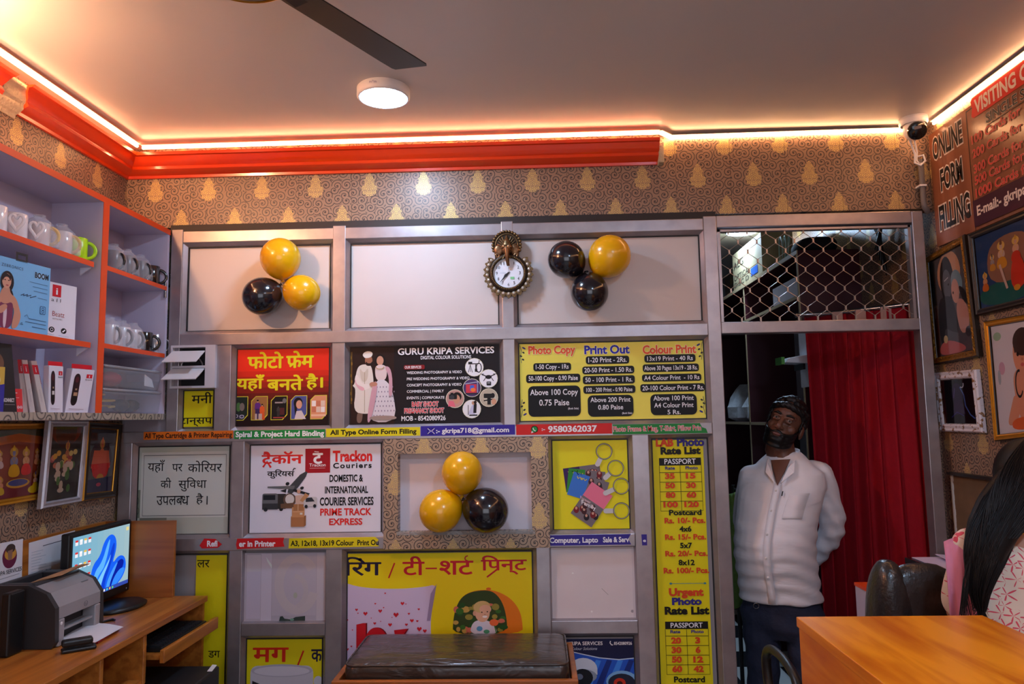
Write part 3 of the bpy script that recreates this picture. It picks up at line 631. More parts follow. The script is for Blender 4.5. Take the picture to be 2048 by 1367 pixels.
for cx, cy, tx, ty in ((1210, 902, 1198, 924), (1232, 936, 1214, 952), (1242, 972, 1214, 984), (1241, 1021, 1214, 1021)):
    P = Flat(F.fn, NB, lift=F.z+.006); d = V((tx-cx, ty-cy)).normalized(); n = V((-d.y, d.x)); a = V((cx, cy))+d*14; b = V((tx, ty))+d*4
    P.poly([tuple(a+n*4.5), tuple(a-n*4.5), tuple(b-n*5), tuple(b+n*5)], (206, 204, 206)); P.ell(*b, 5, 5, (206, 204, 206)); P.ring(cx, cy, 15.5, 15.5, 2.6, (84, 82, 70), 30); P.ring(cx, cy, 15.2, 15.2, 1, (176, 172, 160), 30); P.build('printed_ring', t)
# ---- photo lab rate list
YL = (226, 212, 24)
t, F = sheet('rate_list', 'tall yellow photo lab rate list beside the doorway', 'sign', 1299, 871, 1420, 1560, YL, cell_='lab')
c = CELLS['lab']; fb = F.fn
zA, zB = Yp(1360, 872, -.004).z, Yp(1370, 1367, -.004).z
xa0, xa1 = c[0]+.017, c[1]-.015
def labfn(u, v):   # u 0..120 across, v in picture rows down the board
    P = Yp(1360+10*(v-872)/495, v, -.004); return V((xa0+(xa1-xa0)*(.5+(u-58)/128), -.004, P.z))
F = Flat(labfn, NB); R_, B_, K_ = (214, 70, 34), (52, 44, 130), (26, 24, 22)
def table(y, rows, top):
    F.rect(9, y, 104, y+15, K_); F.line([(9, y+15), (9, y+15+14+rows*19.2), (104, y+15+14+rows*19.2), (104, y+15)], 1, K_); F.line([(56, y+15), (56, y+29+rows*19.2)], 1, K_)
    for q in range(rows): F.line([(9, y+29+q*19.2), (104, y+29+q*19.2)], 1, K_)
table(915, 4, 0); F.build('rate_table', t); z_ = F.z; F = Flat(labfn, NB, lift=z_); table(1242, 4, 0); F.build('rate_table', t); z_ = F.z; F = Flat(labfn, NB, lift=z_)
F.line([(24, 1166), (101, 1166)], 1, (60, 130, 150)); F.ell(25, 1166, 3, 2, (60, 130, 150)); F.ell(101, 1166, 3, 2, (60, 130, 150))
F.build('arrow', t)
L = Flat(labfn, NB, lift=F.z)
W = [('LAB', 3, 876, 43, 891, R_, .05), ('Photo', 51, 876, 113, 891, B_, .05), ('Rate List', 13, 894, 104, 907, K_, .05), ('PASSPORT', 21, 917, 92, 927, WH, .015), ('Rate', 22, 932, 44, 938, B_, .03), ('Photo', 68, 932, 96, 938, B_, .03),
     ('Postcard', 27, 1019, 100, 1029, K_, .035), ('Rs. 10/- Pcs.', 16, 1035, 108, 1045, R_, .04), ('4x6', 49, 1052, 76, 1062, K_, .035), ('Rs. 15/- Pcs.', 16, 1068, 108, 1078, R_, .04), ('5x7', 49, 1085, 76, 1095, K_, .035), ('Rs. 20/- Pcs.', 15, 1101, 110, 1111, R_, .04), ('8x12', 44, 1119, 80, 1129, K_, .035), ('Rs. 100/- Pcs.', 10, 1135, 112, 1145, R_, .04),
     ('Urgent', 20, 1176, 97, 1190, R_, .05), ('Photo', 26, 1195, 92, 1208, B_, .05), ('Rate List', 9, 1213, 108, 1227, K_, .05), ('PASSPORT', 21, 1244.5, 92, 1254, WH, .015), ('Rate', 20, 1259, 42, 1265, B_, .03), ('Photo', 66, 1259, 94, 1265, B_, .03), ('Postcard', 24, 1352, 92, 1363, K_, .035)]
for q, (a, b) in enumerate((('35', '15'), ('50', '30'), ('80', '60'), ('100', '120'))): W += [(a, 33-6*len(a), 946+q*19, 33+5*len(a), 956+q*19, R_, .05), (b, 80-6*len(b), 946+q*19, 80+5*len(b), 956+q*19, R_, .05)]
for q, (a, b) in enumerate((('20', '3'), ('30', '6'), ('50', '12'), ('60', '42'))): W += [(a, 33-6*len(a), 1274+q*19, 33+5*len(a), 1285+q*19, R_, .05), (b, 80-6*len(b), 1274+q*19, 80+5*len(b), 1285+q*19, R_, .05)]
for s, x0, a, x1, b, c_, ft in W: L.text(s, x0, a, x1, b, c_, ft)
L.build('lettering', t)
# ---- small yellow posters
YD = (222, 210, 20)
t, F = sheet('poster', 'small yellow Hindi poster below the louvre vent', 'poster', 358, 781, 427, 853, YD, cell_='money')
L = Flat(F.fn, NB); c_ = CELLS['money']
L.text('मनी', 383, 784, 424, 806, BL, .012, ink=True); L.text('टान्सप', 360, 835, 425, 852, BL, .012, ink=True); L.build('lettering', t)
t, F = sheet('poster', 'tall yellow Hindi poster standing behind the end of the desk', 'poster', 388, 1107, 455, 1480, YD, cell_='lar')
L = Flat(F.fn, NB); L.text('लर', 390, 1117, 415, 1132, BL, .008, ink=True); L.text('डग', 417, 1301, 440, 1314, BL, .008, ink=True); L.build('lettering', t)
t, F = sheet('poster', 'yellow poster with a white mug picture and Hindi heading below the frosted pane', 'poster', 489, 1276, 644, 1500, YD, cell_='mug')
L = Flat(F.fn, NB); L.text('मग', 505, 1294, 575, 1322, (206, 40, 24), .02, ink=True); L.line([(594, 1332), (606, 1300)], 3.4, (206, 40, 24)); L.text('क', 622, 1298, 643, 1322, (30, 26, 60), .02, ink=True); L.build('lettering', t)
P = Flat(F.fn, NB, lift=L.z); P.rrect(500, 1330, 626, 1470, 14, (196, 194, 206)); P.ell(563, 1340, 62, 13, (176, 174, 190)); P.ell(563, 1341, 56, 10, (206, 204, 216)); P.ell(636, 1362, 9, 11, (206, 204, 214)); P.poly([(504, 1360), (520, 1367), (520, 1470), (504, 1470)], (40, 36, 40)); P.build('mug_picture', t)
# ---- big yellow poster
t, F = sheet('poster', 'large yellow poster picturing a white heart cushion and an orange cap', 'poster', 684, 1101, 1071, 1560, (232, 212, 14), cell_='big')
L = Flat(F.fn, NB); N_, R2 = (36, 28, 56), (196, 26, 46)
L.text('रिंग'.replace('रि', 'िर'), 686, 1108, 761, 1146, N_, .018, ink=True); L.line([(777, 1152), (789, 1121)], 3, R2)
L.text('टी', 806, 1108, 849, 1146, R2, .018, ink=True); L.line([(852, 1133), (875, 1133)], 3, R2); L.text('शट', 881, 1118, 948, 1146, R2, .018, ink=True); L.ring(938, 1113, 6, 5, 2.4, R2, a0=PI*.5, a1=PI*1.5)
L.text('प्रिन्ट'.replace('प्रि', 'िप'), 965, 1108, 1056, 1147, R2, .018, ink=True); L.line([(997, 1136), (976, 1152)], 3.4, R2)
L.build('lettering', t)
P = Flat(F.fn, NB, lift=L.z); LV = (206, 190, 222)
P.soft([(680, 1158), (720, 1171), (790, 1175), (850, 1171), (874, 1165), (869, 1195), (861, 1240), (864, 1290), (870, 1345), (690, 1345), (685, 1300), (690, 1240), (686, 1200)], LV)
P.poly([(874, 1165), (862, 1185), (854, 1240), (861, 1240), (869, 1195)], (150, 132, 170))
def heart(x, y, r, c=(200, 30, 46), a=0): P.poly([(x, y+r), (x-r, y-r*.1), (x-r*.75, y-r*.75), (x-r*.3, y-r*.75), (x, y-r*.3), (x+r*.3, y-r*.75), (x+r*.75, y-r*.75), (x+r, y-r*.1)], c)
for x, y, r in ((770, 1183, 2), (750, 1204, 2), (805, 1204, 4), (712, 1216, 3), (730, 1224, 4.5), (760, 1219, 4), (792, 1227, 5.5), (818, 1225, 2.5), (838, 1216, 2.5), (749, 1244, 3), (780, 1247, 4), (813, 1247, 3), (824, 1239, 4), (835, 1240, 2.5), (839, 1256, 5), (850, 1260, 4), (693, 1237, 2.5), (704, 1257, 1.5), (694, 1296, 3), (702, 1290, 2), (767, 1212, 1.6), (812, 1205, 1.4), (715, 1223, 1.5), (784, 1232, 1.2), (761, 1240, 1.2), (742, 1233, 1.2)): heart(x, y, r)
for dx, c_ in ((3, (120, 16, 30)), (0, (196, 26, 40))):
    P.poly([(712+dx, 1246), (726+dx, 1243), (731+dx, 1243), (731+dx, 1300), (745+dx, 1303), (712+dx, 1305)], c_); P.ring(752+dx, 1285, 16, 26, 14, c_, 28); P.poly([(788+dx, 1258), (815+dx, 1255), (808+dx, 1266), (796+dx, 1300)], c_)
P.build('cushion_picture', t)
P = Flat(F.fn, NB, lift=L.z)
P.soft([(906, 1268), (907, 1240), (912, 1215), (924, 1192), (945, 1180), (975, 1177), (1000, 1182), (1025, 1197), (1041, 1220), (1046, 1245), (1046, 1268)], (228, 124, 26)); P.ell(979, 1176, 5, 3, (220, 110, 30))
P.soft([(906, 1268), (907, 1240), (912, 1215), (924, 1192), (945, 1181), (975, 1178), (992, 1184), (1006, 1202), (1014, 1230), (1016, 1268)], (52, 70, 30))
rn = random.Random(5)
for q in range(40):
    a, b = rn.uniform(912, 1008), rn.uniform(1205, 1262); P.ell(a, b, rn.uniform(4, 9), rn.uniform(3, 7), ((60, 110, 40), (40, 84, 34), (196, 160, 80), (150, 140, 60), (206, 110, 90))[q % 5])
P.soft([(940, 1268), (945, 1245), (958, 1238), (980, 1240), (992, 1252), (996, 1268)], (214, 206, 220)); P.ell(966, 1224, 15, 19, (222, 170, 140)); P.ell(965, 1212, 17, 12, (206, 176, 116), -.15); P.ell(972, 1217, 12, 9, (224, 174, 146)); P.ell(965, 1223, 1.5, 1.2, BL); P.ell(976, 1222, 1.5, 1.2, BL); P.ell(971, 1232, 5, 2.4, (240, 232, 230)); P.ell(971, 1228, 1.8, 1.4, (200, 140, 116)); P.ell(950, 1225, 3, 5, (214, 160, 130)); P.ell(989, 1244, 9, 7, (236, 110, 60)); P.line([(990, 1250), (994, 1267)], 2, (60, 120, 50)); P.ell(960, 1256, 6, 5, (90, 150, 190)); P.ell(974, 1262, 6, 4, (80, 150, 110))
P.build('cap_picture', t)
# ---- security camera poster
t, F = sheet('poster', 'dark blue poster picturing security cameras behind the padded bench', 'poster', 1133, 1276, 1279, 1500, (22, 26, 66), cell_='cctv')
F.poly([(1133, 1298), (1160, 1305), (1200, 1314), (1240, 1318), (1272, 1315), (1279, 1311), (1279, 1490), (1133, 1490)], (34, 84, 190))
for q in range(7): F.poly([(1150+q*22, 1318+q*0), (1160+q*22, 1320), (1128+q*22, 1400), (1112+q*22, 1400)], (24, 44, 120) if q % 2 else (60, 130, 226))
F.rect(1100, 1296, 1132.5, 1420, (22, 26, 66)) if 0 else None
F.line([(1133, 1298), (1160, 1305), (1200, 1314), (1240, 1318), (1272, 1315)], 2, (190, 210, 236)); F.build('print', t)
P = Flat(F.fn, NB, lift=F.z)
P.poly([(1138, 1305), (1146, 1306), (1148, 1320), (1170, 1318), (1180, 1326), (1140, 1332)], (206, 210, 220)); P.ell(1168, 1336, 28, 22, (214, 216, 226)); P.rect(1142, 1336, 1196, 1348, (206, 210, 220)); P.ell(1168, 1351, 27, 14, (150, 156, 170)); P.ell(1166, 1354, 21, 18, (20, 22, 32)); P.ell(1160, 1352, 7, 6, (110, 120, 140))
P.ell(1245, 1362, 32, 22, (120, 170, 216)); P.ell(1244, 1364, 27, 18, (30, 36, 56)); P.ell(1240, 1365, 12, 10, (196, 50, 30)); P.ell(1240, 1366, 6, 5, (60, 20, 20)); P.build('camera_picture', t)
wording(t, P, ('KRIPA SERVICES', 1138, 1281, 1208, 1288, WH, dict(fat=.015)), ('al Colour Solutions', 1137, 1292, 1197, 1298, (190, 200, 220), dict(shear=.3)), ('8542080926', 1231, 1282, 1267, 1288, WH, dict(fat=.02)))
P = Flat(F.fn, NB, lift=P.z); P.line([(1224, 1280), (1223, 1284), (1226, 1288), (1229, 1288)], 2, WH); P.build('phone_symbol', t)
# ---- frosted pane, blank sheet
fr = MB().box((CELLS['frost'][0]+.004, -.010, CELLS['frost'][2]+.003), (CELLS['frost'][1]-.004, -.004, CELLS['frost'][3]-.003))
t, F = sheet('frosted_pane', 'frosted pane with a ghostly curved number and torn film at its foot', 'pane', 488, 1104, 653, 1245, (176, 168, 178), y=-.006, mat=M('frosted_film', (182, 174, 186), .25, bump=.1, bs=6), cell_='frost')
F.rect(493, 1108, 521, 1142, (196, 190, 200)); F.rect(493, 1142, 521, 1236, (190, 182, 200)); F.rect(522, 1106, 543, 1240, (200, 192, 206)); F.rect(544, 1106, 632, 1230, (186, 178, 190)); F.rect(633, 1106, 650, 1240, (196, 186, 194))
F.ring(596, 1165, 36, 52, 17, (196, 186, 194), 40, a0=-1.35*PI/2*.55-PI*.0, a1=0) if 0 else None
F.ring(594, 1167, 36, 52, 18, (194, 184, 188), 40, a0=.35, a1=5.7); F.ring(590, 1182, 22, 30, 10, (190, 181, 186), 30, a0=-1.6, a1=1.4)
F.poly([(531, 1112), (543, 1128), (543, 1136), (534, 1122)], (214, 226, 226)); F.ell(591, 1190, 4, 6, (176, 180, 164)); F.build('film_marks', t)
P = Flat(F.fn, NB, lift=F.z); P.poly([(561, 1232), (566, 1231), (570, 1236), (582, 1238), (592, 1233), (611, 1231), (611, 1241), (559, 1241)], (56, 66, 60)); P.ell(585, 1238, 4, 2.5, (110, 150, 130)); P.build('torn_gap', t)
t, F = sheet('paper_sheet', 'blank white sheet with scuffs behind glass right of the big poster', 'paper', 1099, 1093, 1279, 1243, (214, 202, 202), y=-.006, mat=M('scuffed_paper', (216, 204, 206), .35, bump=.15, bs=5), cell_='blank')
F.line([(1203, 1176), (1216, 1189)], .8, (150, 140, 140)); F.ell(1263, 1222, 3, 3, (160, 150, 156)); F.ell(1182, 1222, 2, 2, (236, 232, 232)); F.ell(1146, 1145, 2, 1.5, (240, 236, 236)); F.rect(1265, 1096, 1277, 1240, (206, 194, 198)); F.build('scuff_marks', t)
# ---- sticker strips on the rails
def sticker(lab, pts, col, cx, cy, y, *words, marks=None):
    F = Flat(SF(cx, cy, y), NB, lift=0)
    fn = F.fn; q = [fn(*p) for p in pts]; t = thing('sticker', lab, 'sticker', tuple(sum(q, V())/len(q)), group='printed strips along the rails')
    cl = [V((p.x, y, p.z)) for p in q]
    if (cl[1]-cl[0]).cross(cl[2]-cl[1]).y > 0: cl.reverse()
    obj('strip', MB().prism(list(reversed(cl)), (0, .0006, 0)), ink(col), t)
    if marks: marks(F); F.build('symbol', t)
    L = Flat(fn, NB, lift=F.z+.0001)
    for w in words: L.text(*w[:6], **w[6])
    L.build('lettering', t)
ys = FY-.0032
def R4(x0, y0, x1, y1, c): return [(x0, y0), (x1, y0), (x1, y1), (x0, y1)]
sticker('orange strip about cartridge and printer repairing on the rail', R4(287, 862, 466, 877.5, 0), (226, 112, 30), 377, 870, ys, ('All Type Cartridge & Printer Repairing', 289, 865, 464, 874.5, BL, dict(fat=.025)))
sticker('green strip about spiral and project hard binding on the rail', R4(468.5, 859, 650, 876, 0), (28, 132, 60), 560, 867, ys, ('Spiral & Project Hard Binding', 471, 862, 648, 872, WH, dict(fat=.035)))
sticker('yellow strip about online form filling on the rail', R4(652, 855, 840, 872, 0), (226, 214, 30), 746, 863, ys, ('All Type Online Form Filling', 660, 858.5, 833, 867.5, BL, dict(fat=.035)))
def env(F): F.line([(855, 855), (869, 855), (869, 866), (855, 866)], 1.1, WH, True); F.line([(855, 855), (862, 861), (869, 855)], 1.1, WH); F.line([(855, 866), (860, 861)], 1, WH); F.line([(869, 866), (864, 861)], 1, WH)
sticker('dark blue strip with an e-mail address on the rail', R4(841, 850, 1030, 870, 0), (54, 40, 150), 936, 860, ys, (':- gkripa718@gmail.com', 872, 855.5, 1018, 864.5, WH, dict(fat=.03)), marks=env)
def wap(F): F.ell(1069, 857, 7, 7, WH); F.ell(1069, 857, 5.8, 5.8, (36, 140, 70)); F.line([(1066, 854), (1067, 858), (1071, 860.5)], 1.7, WH); F.poly([(1063, 860), (1062, 865), (1067, 863)], WH)
sticker('red strip with a phone number on the rail', R4(1032, 847, 1224, 868, 0), (206, 36, 34), 1128, 857, ys, (':-', 1083, 854, 1090, 860, WH, dict(fat=.03)), ('9580362037', 1096, 851.5, 1194, 863, WH, dict(fat=.035)), marks=wap)
sticker('green strip about photo frames, mugs and pillow prints with a torn end', [(1225, 847), (1400, 847), (1404, 855), (1412, 858), (1415, 867), (1225, 867)], (36, 128, 56), 1320, 856, ys, ('Photo Frame & Mug, T-Shirt, Pillow Prin', 1226, 851, 1402, 861, (206, 34, 40), dict(fat=.01, out=WH, ow=.035)))
sticker('torn red strip fragment reading Refi beside the wooden desk screen', [(408, 1076), (430, 1077), (444, 1088), (436, 1095), (404, 1096), (399, 1090)], (204, 30, 34), 425, 1087, ys, ('Refi', 414, 1081, 435, 1092, WH, dict(fat=.035)))
sticker('torn red strip ending in Printer on the lower rail', [(474, 1076), (568, 1075), (566, 1084), (569, 1093), (474, 1097), (472, 1088)], (204, 30, 34), 522, 1086, ys, ('er in Printer', 478, 1081, 551, 1092, WH, dict(fat=.035)))
sticker('yellow strip about large colour prints on the lower rail', [(578, 1075), (750, 1074), (757, 1080), (751, 1088), (759, 1093), (577, 1095)], (222, 206, 26), 668, 1084, ys, ('A3, 12x18, 13x19 Colour  Print Ou', 581, 1080, 757, 1090, BL, dict(fat=.03)))
sticker('dark blue strip about computer and laptop sale on the lower rail', [(1098, 1069), (1262, 1068), (1256, 1078), (1262, 1089), (1098, 1090)], (56, 46, 140), 1180, 1079, ys, ('Computer, Lapto', 1099, 1074, 1196, 1084, WH, dict(fat=.03)), ('Sale & Serv', 1206, 1074, 1258, 1084, WH, dict(fat=.03)))
sticker('tiny dark blue strip remnant on the upright beside the rate list', [(1283, 1068), (1294, 1068), (1294, 1090), (1284, 1090)], (56, 46, 140), 1288, 1079, FY-.0012, ('e', 1286, 1077, 1292, 1083, WH, dict(fat=.03)))
# ================================================================ LEFT WALL SHELVING
XS = -1.665; XK = -1.872
LAV = M('lavender_laminate', (196, 186, 206), .5, var=.03)
ORE = M('orange_edge_band', (226, 74, 22), .4)
WPE = wallpaper('wallpaper_edge', 'y', (168, 155, 140), (92, 84, 80), seam=False, motif=False, sc=15)
sh = thing('wall_shelf', 'lavender wall shelf unit with orange edges along the left wall', 'shelf', (XS, -.7, 1.57))
Ya, Yb = -1.75, VJ[0]*0-.032
zb, ztop = 1.572, 2.437
dv0, dv1 = Xp(201, 580, XS).y, Xp(213, 580, XS).y
obj('back_panel', MB().box((XK-.012, Ya, zb), (XK, Yb, ztop)), LAV, sh)
def board(nm, y0, y1, z, th, edge=ORE, x1=XS, et=None):
    b = obj(nm, MB().box((XK, y0, z-th), (x1-.002, y1, z)), LAV, sh)
    obj('edge_band', MB().box((x1-.002, y0, z-(et or th)), (x1, y1, z)), edge, b)
board('top_board', Ya, Yb, ztop, .024)
board('bottom_board', Ya, Yb, 1.598, .026, WPE)
for z in (2.166, 1.860): board('shelf', Ya, Xp(188, 525, XS).y, z, .020)
for z in (2.171, 1.866): board('shelf', dv1, Yb-.02, z, .018)
d = obj('divider', MB().box((XK, dv0, 1.598), (XS-.002, dv1, ztop-.024)), LAV, sh); obj('edge_band', MB().box((XS-.002, dv0, 1.598), (XS, dv1, ztop-.024)), ORE, d)
obj('end_panel', MB().box((XK, Yb-.018, 1.598), (XS-.004, Yb, ztop-.024)), LAV, sh)
obj('end_panel', MB().box((XK, Ya-.018, zb), (XS, Ya, ztop)), LAV, sh)
for z in (2.166, 1.860): obj('bracket', MB().prism([(XS-.01, Xp(186, 525, XS).y+.002, z-.021), (XS-.05, Xp(186, 525, XS).y+.002, z-.021), (XS-.05, Xp(186, 525, XS).y+.002, z-.05)], (0, .006, 0)), M('white_bracket', (222, 220, 232), .5), sh)
obj('bracket', MB().tube([(XS-.006, Yb-.022, 2.19), (XS-.006, Yb-.022, 2.12)], .006, 8), M('steel', (150, 148, 150), .25, 1), sh)
# ---- mugs: handle towards local +x
def mug(nm, lab, mat, hm=None, wrap=False, heart=False, inner=None, group=None):
    t = thing(nm, lab, 'mug', (0, 0, 0), group=group); h, r = .088, .037
    obj('cup', MB().lathe([(.002, 0), (r*.92, 0), (r, .006), (r, h-.002), (r-.0015, h), (r-.004, h-.002), (r-.004, .008), (.002, .007)], n=28), mat, t, local=True)
    if heart: pts = [(r-.002+.012+.017*(1+.0)*(math.sin(a)**3)*0+.0, 0, 0) for a in ()]; pts = [(r+.024-.030*math.cos(a)*.62*0+.020*math.sin(a)**3*1.0, 0, h*.52+.0015*(13*math.cos(a)-5*math.cos(2*a)-2*math.cos(3*a)-math.cos(4*a))*1.25) for a in [2*PI*k/26 for k in range(26)]]; obj('heart_handle', MB().tube(pts, .0055, 8, closed=True), hm or mat, t, local=True)
    else:
        pts = [(r-.003+.029*math.sin(a), 0, h*.5+.030*math.cos(a)) for a in [PI*k/12 for k in range(13)]]; obj('handle', MB().tube(pts, .0055, 8, upv=(0, 1, 0), flat=1.2), hm or mat, t, local=True)
    if wrap:
        rn = random.Random(3); w = MB(); R = []
        for hh, q in ((0, .8), (.004, 1.04), (h*.5, 1.1), (h, 1.06), (h+.012, .8), (h+.022, .42), (h+.03, .5)):
            R.append([V(((r*q+rn.uniform(-.003, .004)+(.024 if math.cos(2*PI*k/18) > .7 and hh < h else 0))*math.cos(2*PI*k/18), (r*q+rn.uniform(-.003, .004))*math.sin(2*PI*k/18), hh)) for k in range(18)])
        w.loft(R, cap=False, smooth=False); obj('plastic_wrap', w, FILM, t, local=True)
    return t
FILM = M('clear_film', (225, 226, 232), .12, spec=1, alpha=.30, var=.1, vs=80, bump=.8, bs=45)
CW, CB, CS = M('white_ceramic', (226, 222, 226), .15, coat=.5), M('black_ceramic', (22, 21, 24), .12, coat=.6), M('silver_glaze', (206, 204, 208), .2, .7)
CG, CY, CGR = M('lime_ceramic', (176, 226, 20), .25), M('cream_ceramic', (216, 190, 130), .3), M('grey_ceramic', (110, 108, 112), .25)
HV = math.atan2(.54, .84)
def stand(m, px, py, z, lab=None, rot=HV, x=-1.725): 
    p = Xp(px, py, x); 
    if lab is None: m.location = (x, p.y, z+.0005); m.rotation_euler = (0, 0, rot); return m
    return dup(m, (x, p.y, z+.0005), (0, 0, rot), lab)
G1 = 'mugs on the top shelves'; G2 = 'mugs on the middle shelf'
m = stand(mug('mug', 'white mug with a heart-shaped handle, leftmost on the top shelf', CW, heart=True, group=G1), -12, 430, 2.166)
stand(m, 30, 445, 2.166, 'white heart-handled mug standing next to the plastic-wrapped pale mugs')
m = stand(mug('mug', 'pale mug with a cream handle in clear plastic beside the heart mug', CW, CY, wrap=True, group=G1), 77, 470, 2.166, rot=HV-.3)
stand(m, 122, 485, 2.166, 'pale mug in clear plastic standing right beside the lime green mug', HV-.3)
stand(mug('mug', 'lime green mug on the top shelf', CG, group=G1), 153, 495, 2.166, rot=HV)
m = stand(mug('mug', 'grey mug wrapped in plastic next to the orange shelf divider', CGR, CB, wrap=True, group=G1), 226, 515, 2.171, rot=HV-.9)
stand(m, 252, 530, 2.171, 'grey plastic-wrapped mug in the middle of three wrapped dark-handled ones', HV-.9)
stand(m, 279, 540, 2.171, 'grey plastic-wrapped mug touching the two unwrapped black mugs', HV-.9)
m = stand(mug('mug', 'black mug behind the last black mug on the upper shelf', CB, group=G1), 302, 550, 2.171, rot=HV)
stand(m, 319, 555, 2.171, 'last black mug at the right end of the upper shelf', HV)
m = stand(mug('mug', 'white mug in plastic next to the orange divider on the lower mug shelf', CW, M('grey_rim', (140, 140, 146), .3), wrap=True, group=G2), 217, 680, 1.866, rot=HV-.9)
stand(m, 241, 685, 1.866, 'white plastic-wrapped mug in the middle of the three white ones', HV-.9)
stand(m, 264, 690, 1.866, 'white plastic-wrapped mug touching the plain black mug', HV-.9)
stand(mug('mug', 'black mug between white wrapped mugs and the silver mug', CB, group=G2), 287, 695, 1.866, rot=HV)
stand(mug('mug', 'shiny silver mug at the right end of the lower mug shelf', CS, group=G2), 309, 700, 1.866, rot=HV)
# ---- plastic food boxes
CLR = M('cloudy_plastic', (206, 206, 212), .25, alpha=.26, var=.1)
def tub(lab, px0, px1, py, z, h, contents):
    a, b = Xp(px0, py, XS-.02), Xp(px1, py, XS-.02); t = thing('plastic_container', lab, 'container', ((XS+XK)/2, (a.y+b.y)/2, z), group='cloudy plastic containers')
    x0, x1, y0, y1 = XK+.03, XS-.012, a.y, b.y
    bx = MB(); i = .010; bx.hexa([(x0+i, y0+i, z+.001), (x1-i, y0+i, z+.001), (x1-i, y1-i, z+.001), (x0+i, y1-i, z+.001), (x0, y0, z+h), (x1, y0, z+h), (x1, y1, z+h), (x0, y1, z+h)])
    obj('tub', bx, CLR, t, bevel=.008, seg=3)
    obj('lid', MB().box((x0-.003, y0-.003, z+h), (x1+.003, y1+.003, z+h+.012)), M('cloudy_lid', (210, 210, 214), .3, alpha=.45), t, bevel=.006, seg=3)
    contents(t, x0, x1, y0, y1, z)
def c1(t, x0, x1, y0, y1, z):
    obj('coiled_cable', MB().tube([((x0+x1)/2+.045*math.cos(a), y0+.10+.09*math.sin(a), z+.025+.004*a) for a in [k*.35 for k in range(36)]], .004, 6), M('yellow_cable', (196, 160, 70), .5), t)
    for q in range(2): obj('dark_parts', MB().ball(((x0+x1)/2, y0+.26+q*.08, z+.035), .035, 10, sc=(1, 1.2, .8)), M('dark_rubber', (44, 46, 60), .6), t)
def c2(t, x0, x1, y0, y1, z):
    obj('red_cloth', MB().ball((x1-.06, y0+.13, z+.04), .045, 12, sc=(.9, 1.5, .7)), M('red_cloth', (150, 50, 60), .8), t)
    obj('white_scrap', MB().slab([(x1-.015, y1-.12, z+.02), (x1-.015, y1-.04, z+.015), (x1-.02, y1-.05, z+.05), (x1-.02, y1-.11, z+.07)], (-.002, 0, 0)), M('white_paper', (226, 224, 230), .6), t)
tub('large cloudy plastic container on the bottom shelf holding a yellow cable', 203, 329, 800, 1.598, .086, c1)
tub('smaller cloudy plastic container stacked on top of the larger one', 206, 321, 750, 1.698, .078, c2)
# ---- cartons
def carton(nm, lab, p0, p1, z, h, dep, col, lean=0, side=None, cat='box', group=None, tilt=0, depv=None):
    """p0 -> p1: foot of the front face, left to right; lean tips it back, tilt skews it sideways"""
    a, b = V((p0[0], p0[1], z)), V((p1[0], p1[1], z)); w = (b-a).length; r = (b-a).normalized(); n = V((r.y, -r.x, 0)); 
    bk = -n*dep if depv is None else V((*depv, 0)); upv = (V((0, 0, 1))*math.cos(lean)-n*math.sin(lean)*1.0+r*math.tan(tilt)).normalized()*h
    t = thing(nm, lab, cat, tuple((a+b)/2), group=group)
    f = [a, b, b+upv, a+upv]; obj('carton', MB().slab(f, bk), M('card_%d_%d_%d' % col, col, .45, var=.02), t, bevel=.0012, seg=1)
    fn = lambda u, v: a+r*(w*u/100)+upv*(1-v/100)
    nn = (b-a).cross(upv).normalized()
    if nn.dot(n) < 0: nn = -nn
    F = Flat(fn, nn, lift=.0006)
    # side face pad (left side, facing the camera end)
    Fs = Flat(lambda u, v: a+bk*(1-u/100)+upv*(1-v/100), (-r)if True else r, lift=.0006)
    Fr = Flat(lambda u, v: b+bk*(u/100)+upv*(1-v/100), r, lift=.0006)
    return t, F, Fs, Fr
def Zs(px, py, z): 
    p = Zp(px, py, z); return p
WC = (224, 222, 230); RB = (206, 30, 44)
def onx(px, py, x): p = Xp(px, py, x); return (p.x, p.y)
# white earphone box first (behind), then the blue speaker box
p0, p1 = onx(62, 675, -1.735), onx(150, 672, -1.700)
t, F, Fs, Fr = carton('headphone_box', 'white headphone box with a red square logo behind the blue box', p0, p1, 1.8605, .203, .05, WC)
F.rect(42, 4, 62, 25, RB); F.text('i', 50, 9, 54.5, 21, WH, .012); F.text('a l l', 40, 28, 62, 34, (60, 60, 64), .0); F.text('Beatz', 44, 51, 72, 60, (170, 66, 60), -.005); F.text('WITH MIC', 44, 63, 68, 66, (150, 150, 156))
for x in (44, 72): F.ell(x, 84, 6.5, 5, (24, 24, 28))
F.line([(69, 86), (75, 82)], 2.4, WH); F.ring(44, 84, 3, 2.6, 1, WH); F.line([(60, 93), (84, 94)], .8, (190, 190, 196)); F.line([(34, 92), (50, 93)], .8, (190, 190, 196)); F.build('print', t)
p0, p1 = onx(-22, 655, -1.695), onx(96, 661, -1.668)
t, F, Fs, Fr = carton('speaker_box', 'sky blue speaker box printed with a dark-haired woman', p0, p1, 1.8605, .232, .018, (112, 178, 226))
F.text('ZEBRONICS', 14, 9.5, 50, 13.5, (70, 80, 100), .0, sp=1.2); F.rect(70, 12, 92, 19, (150, 190, 220)); F.text('BOOM', 71, 11.5, 96, 19, (30, 34, 48), .04)
for q, (a, b) in enumerate(((62, 95), (68, 95), (70, 95), (78, 95))): F.line([(a, 27+q*6+(q > 2)*3), (b, 27.5+q*6+(q > 2)*3)], .8, (84, 120, 160))
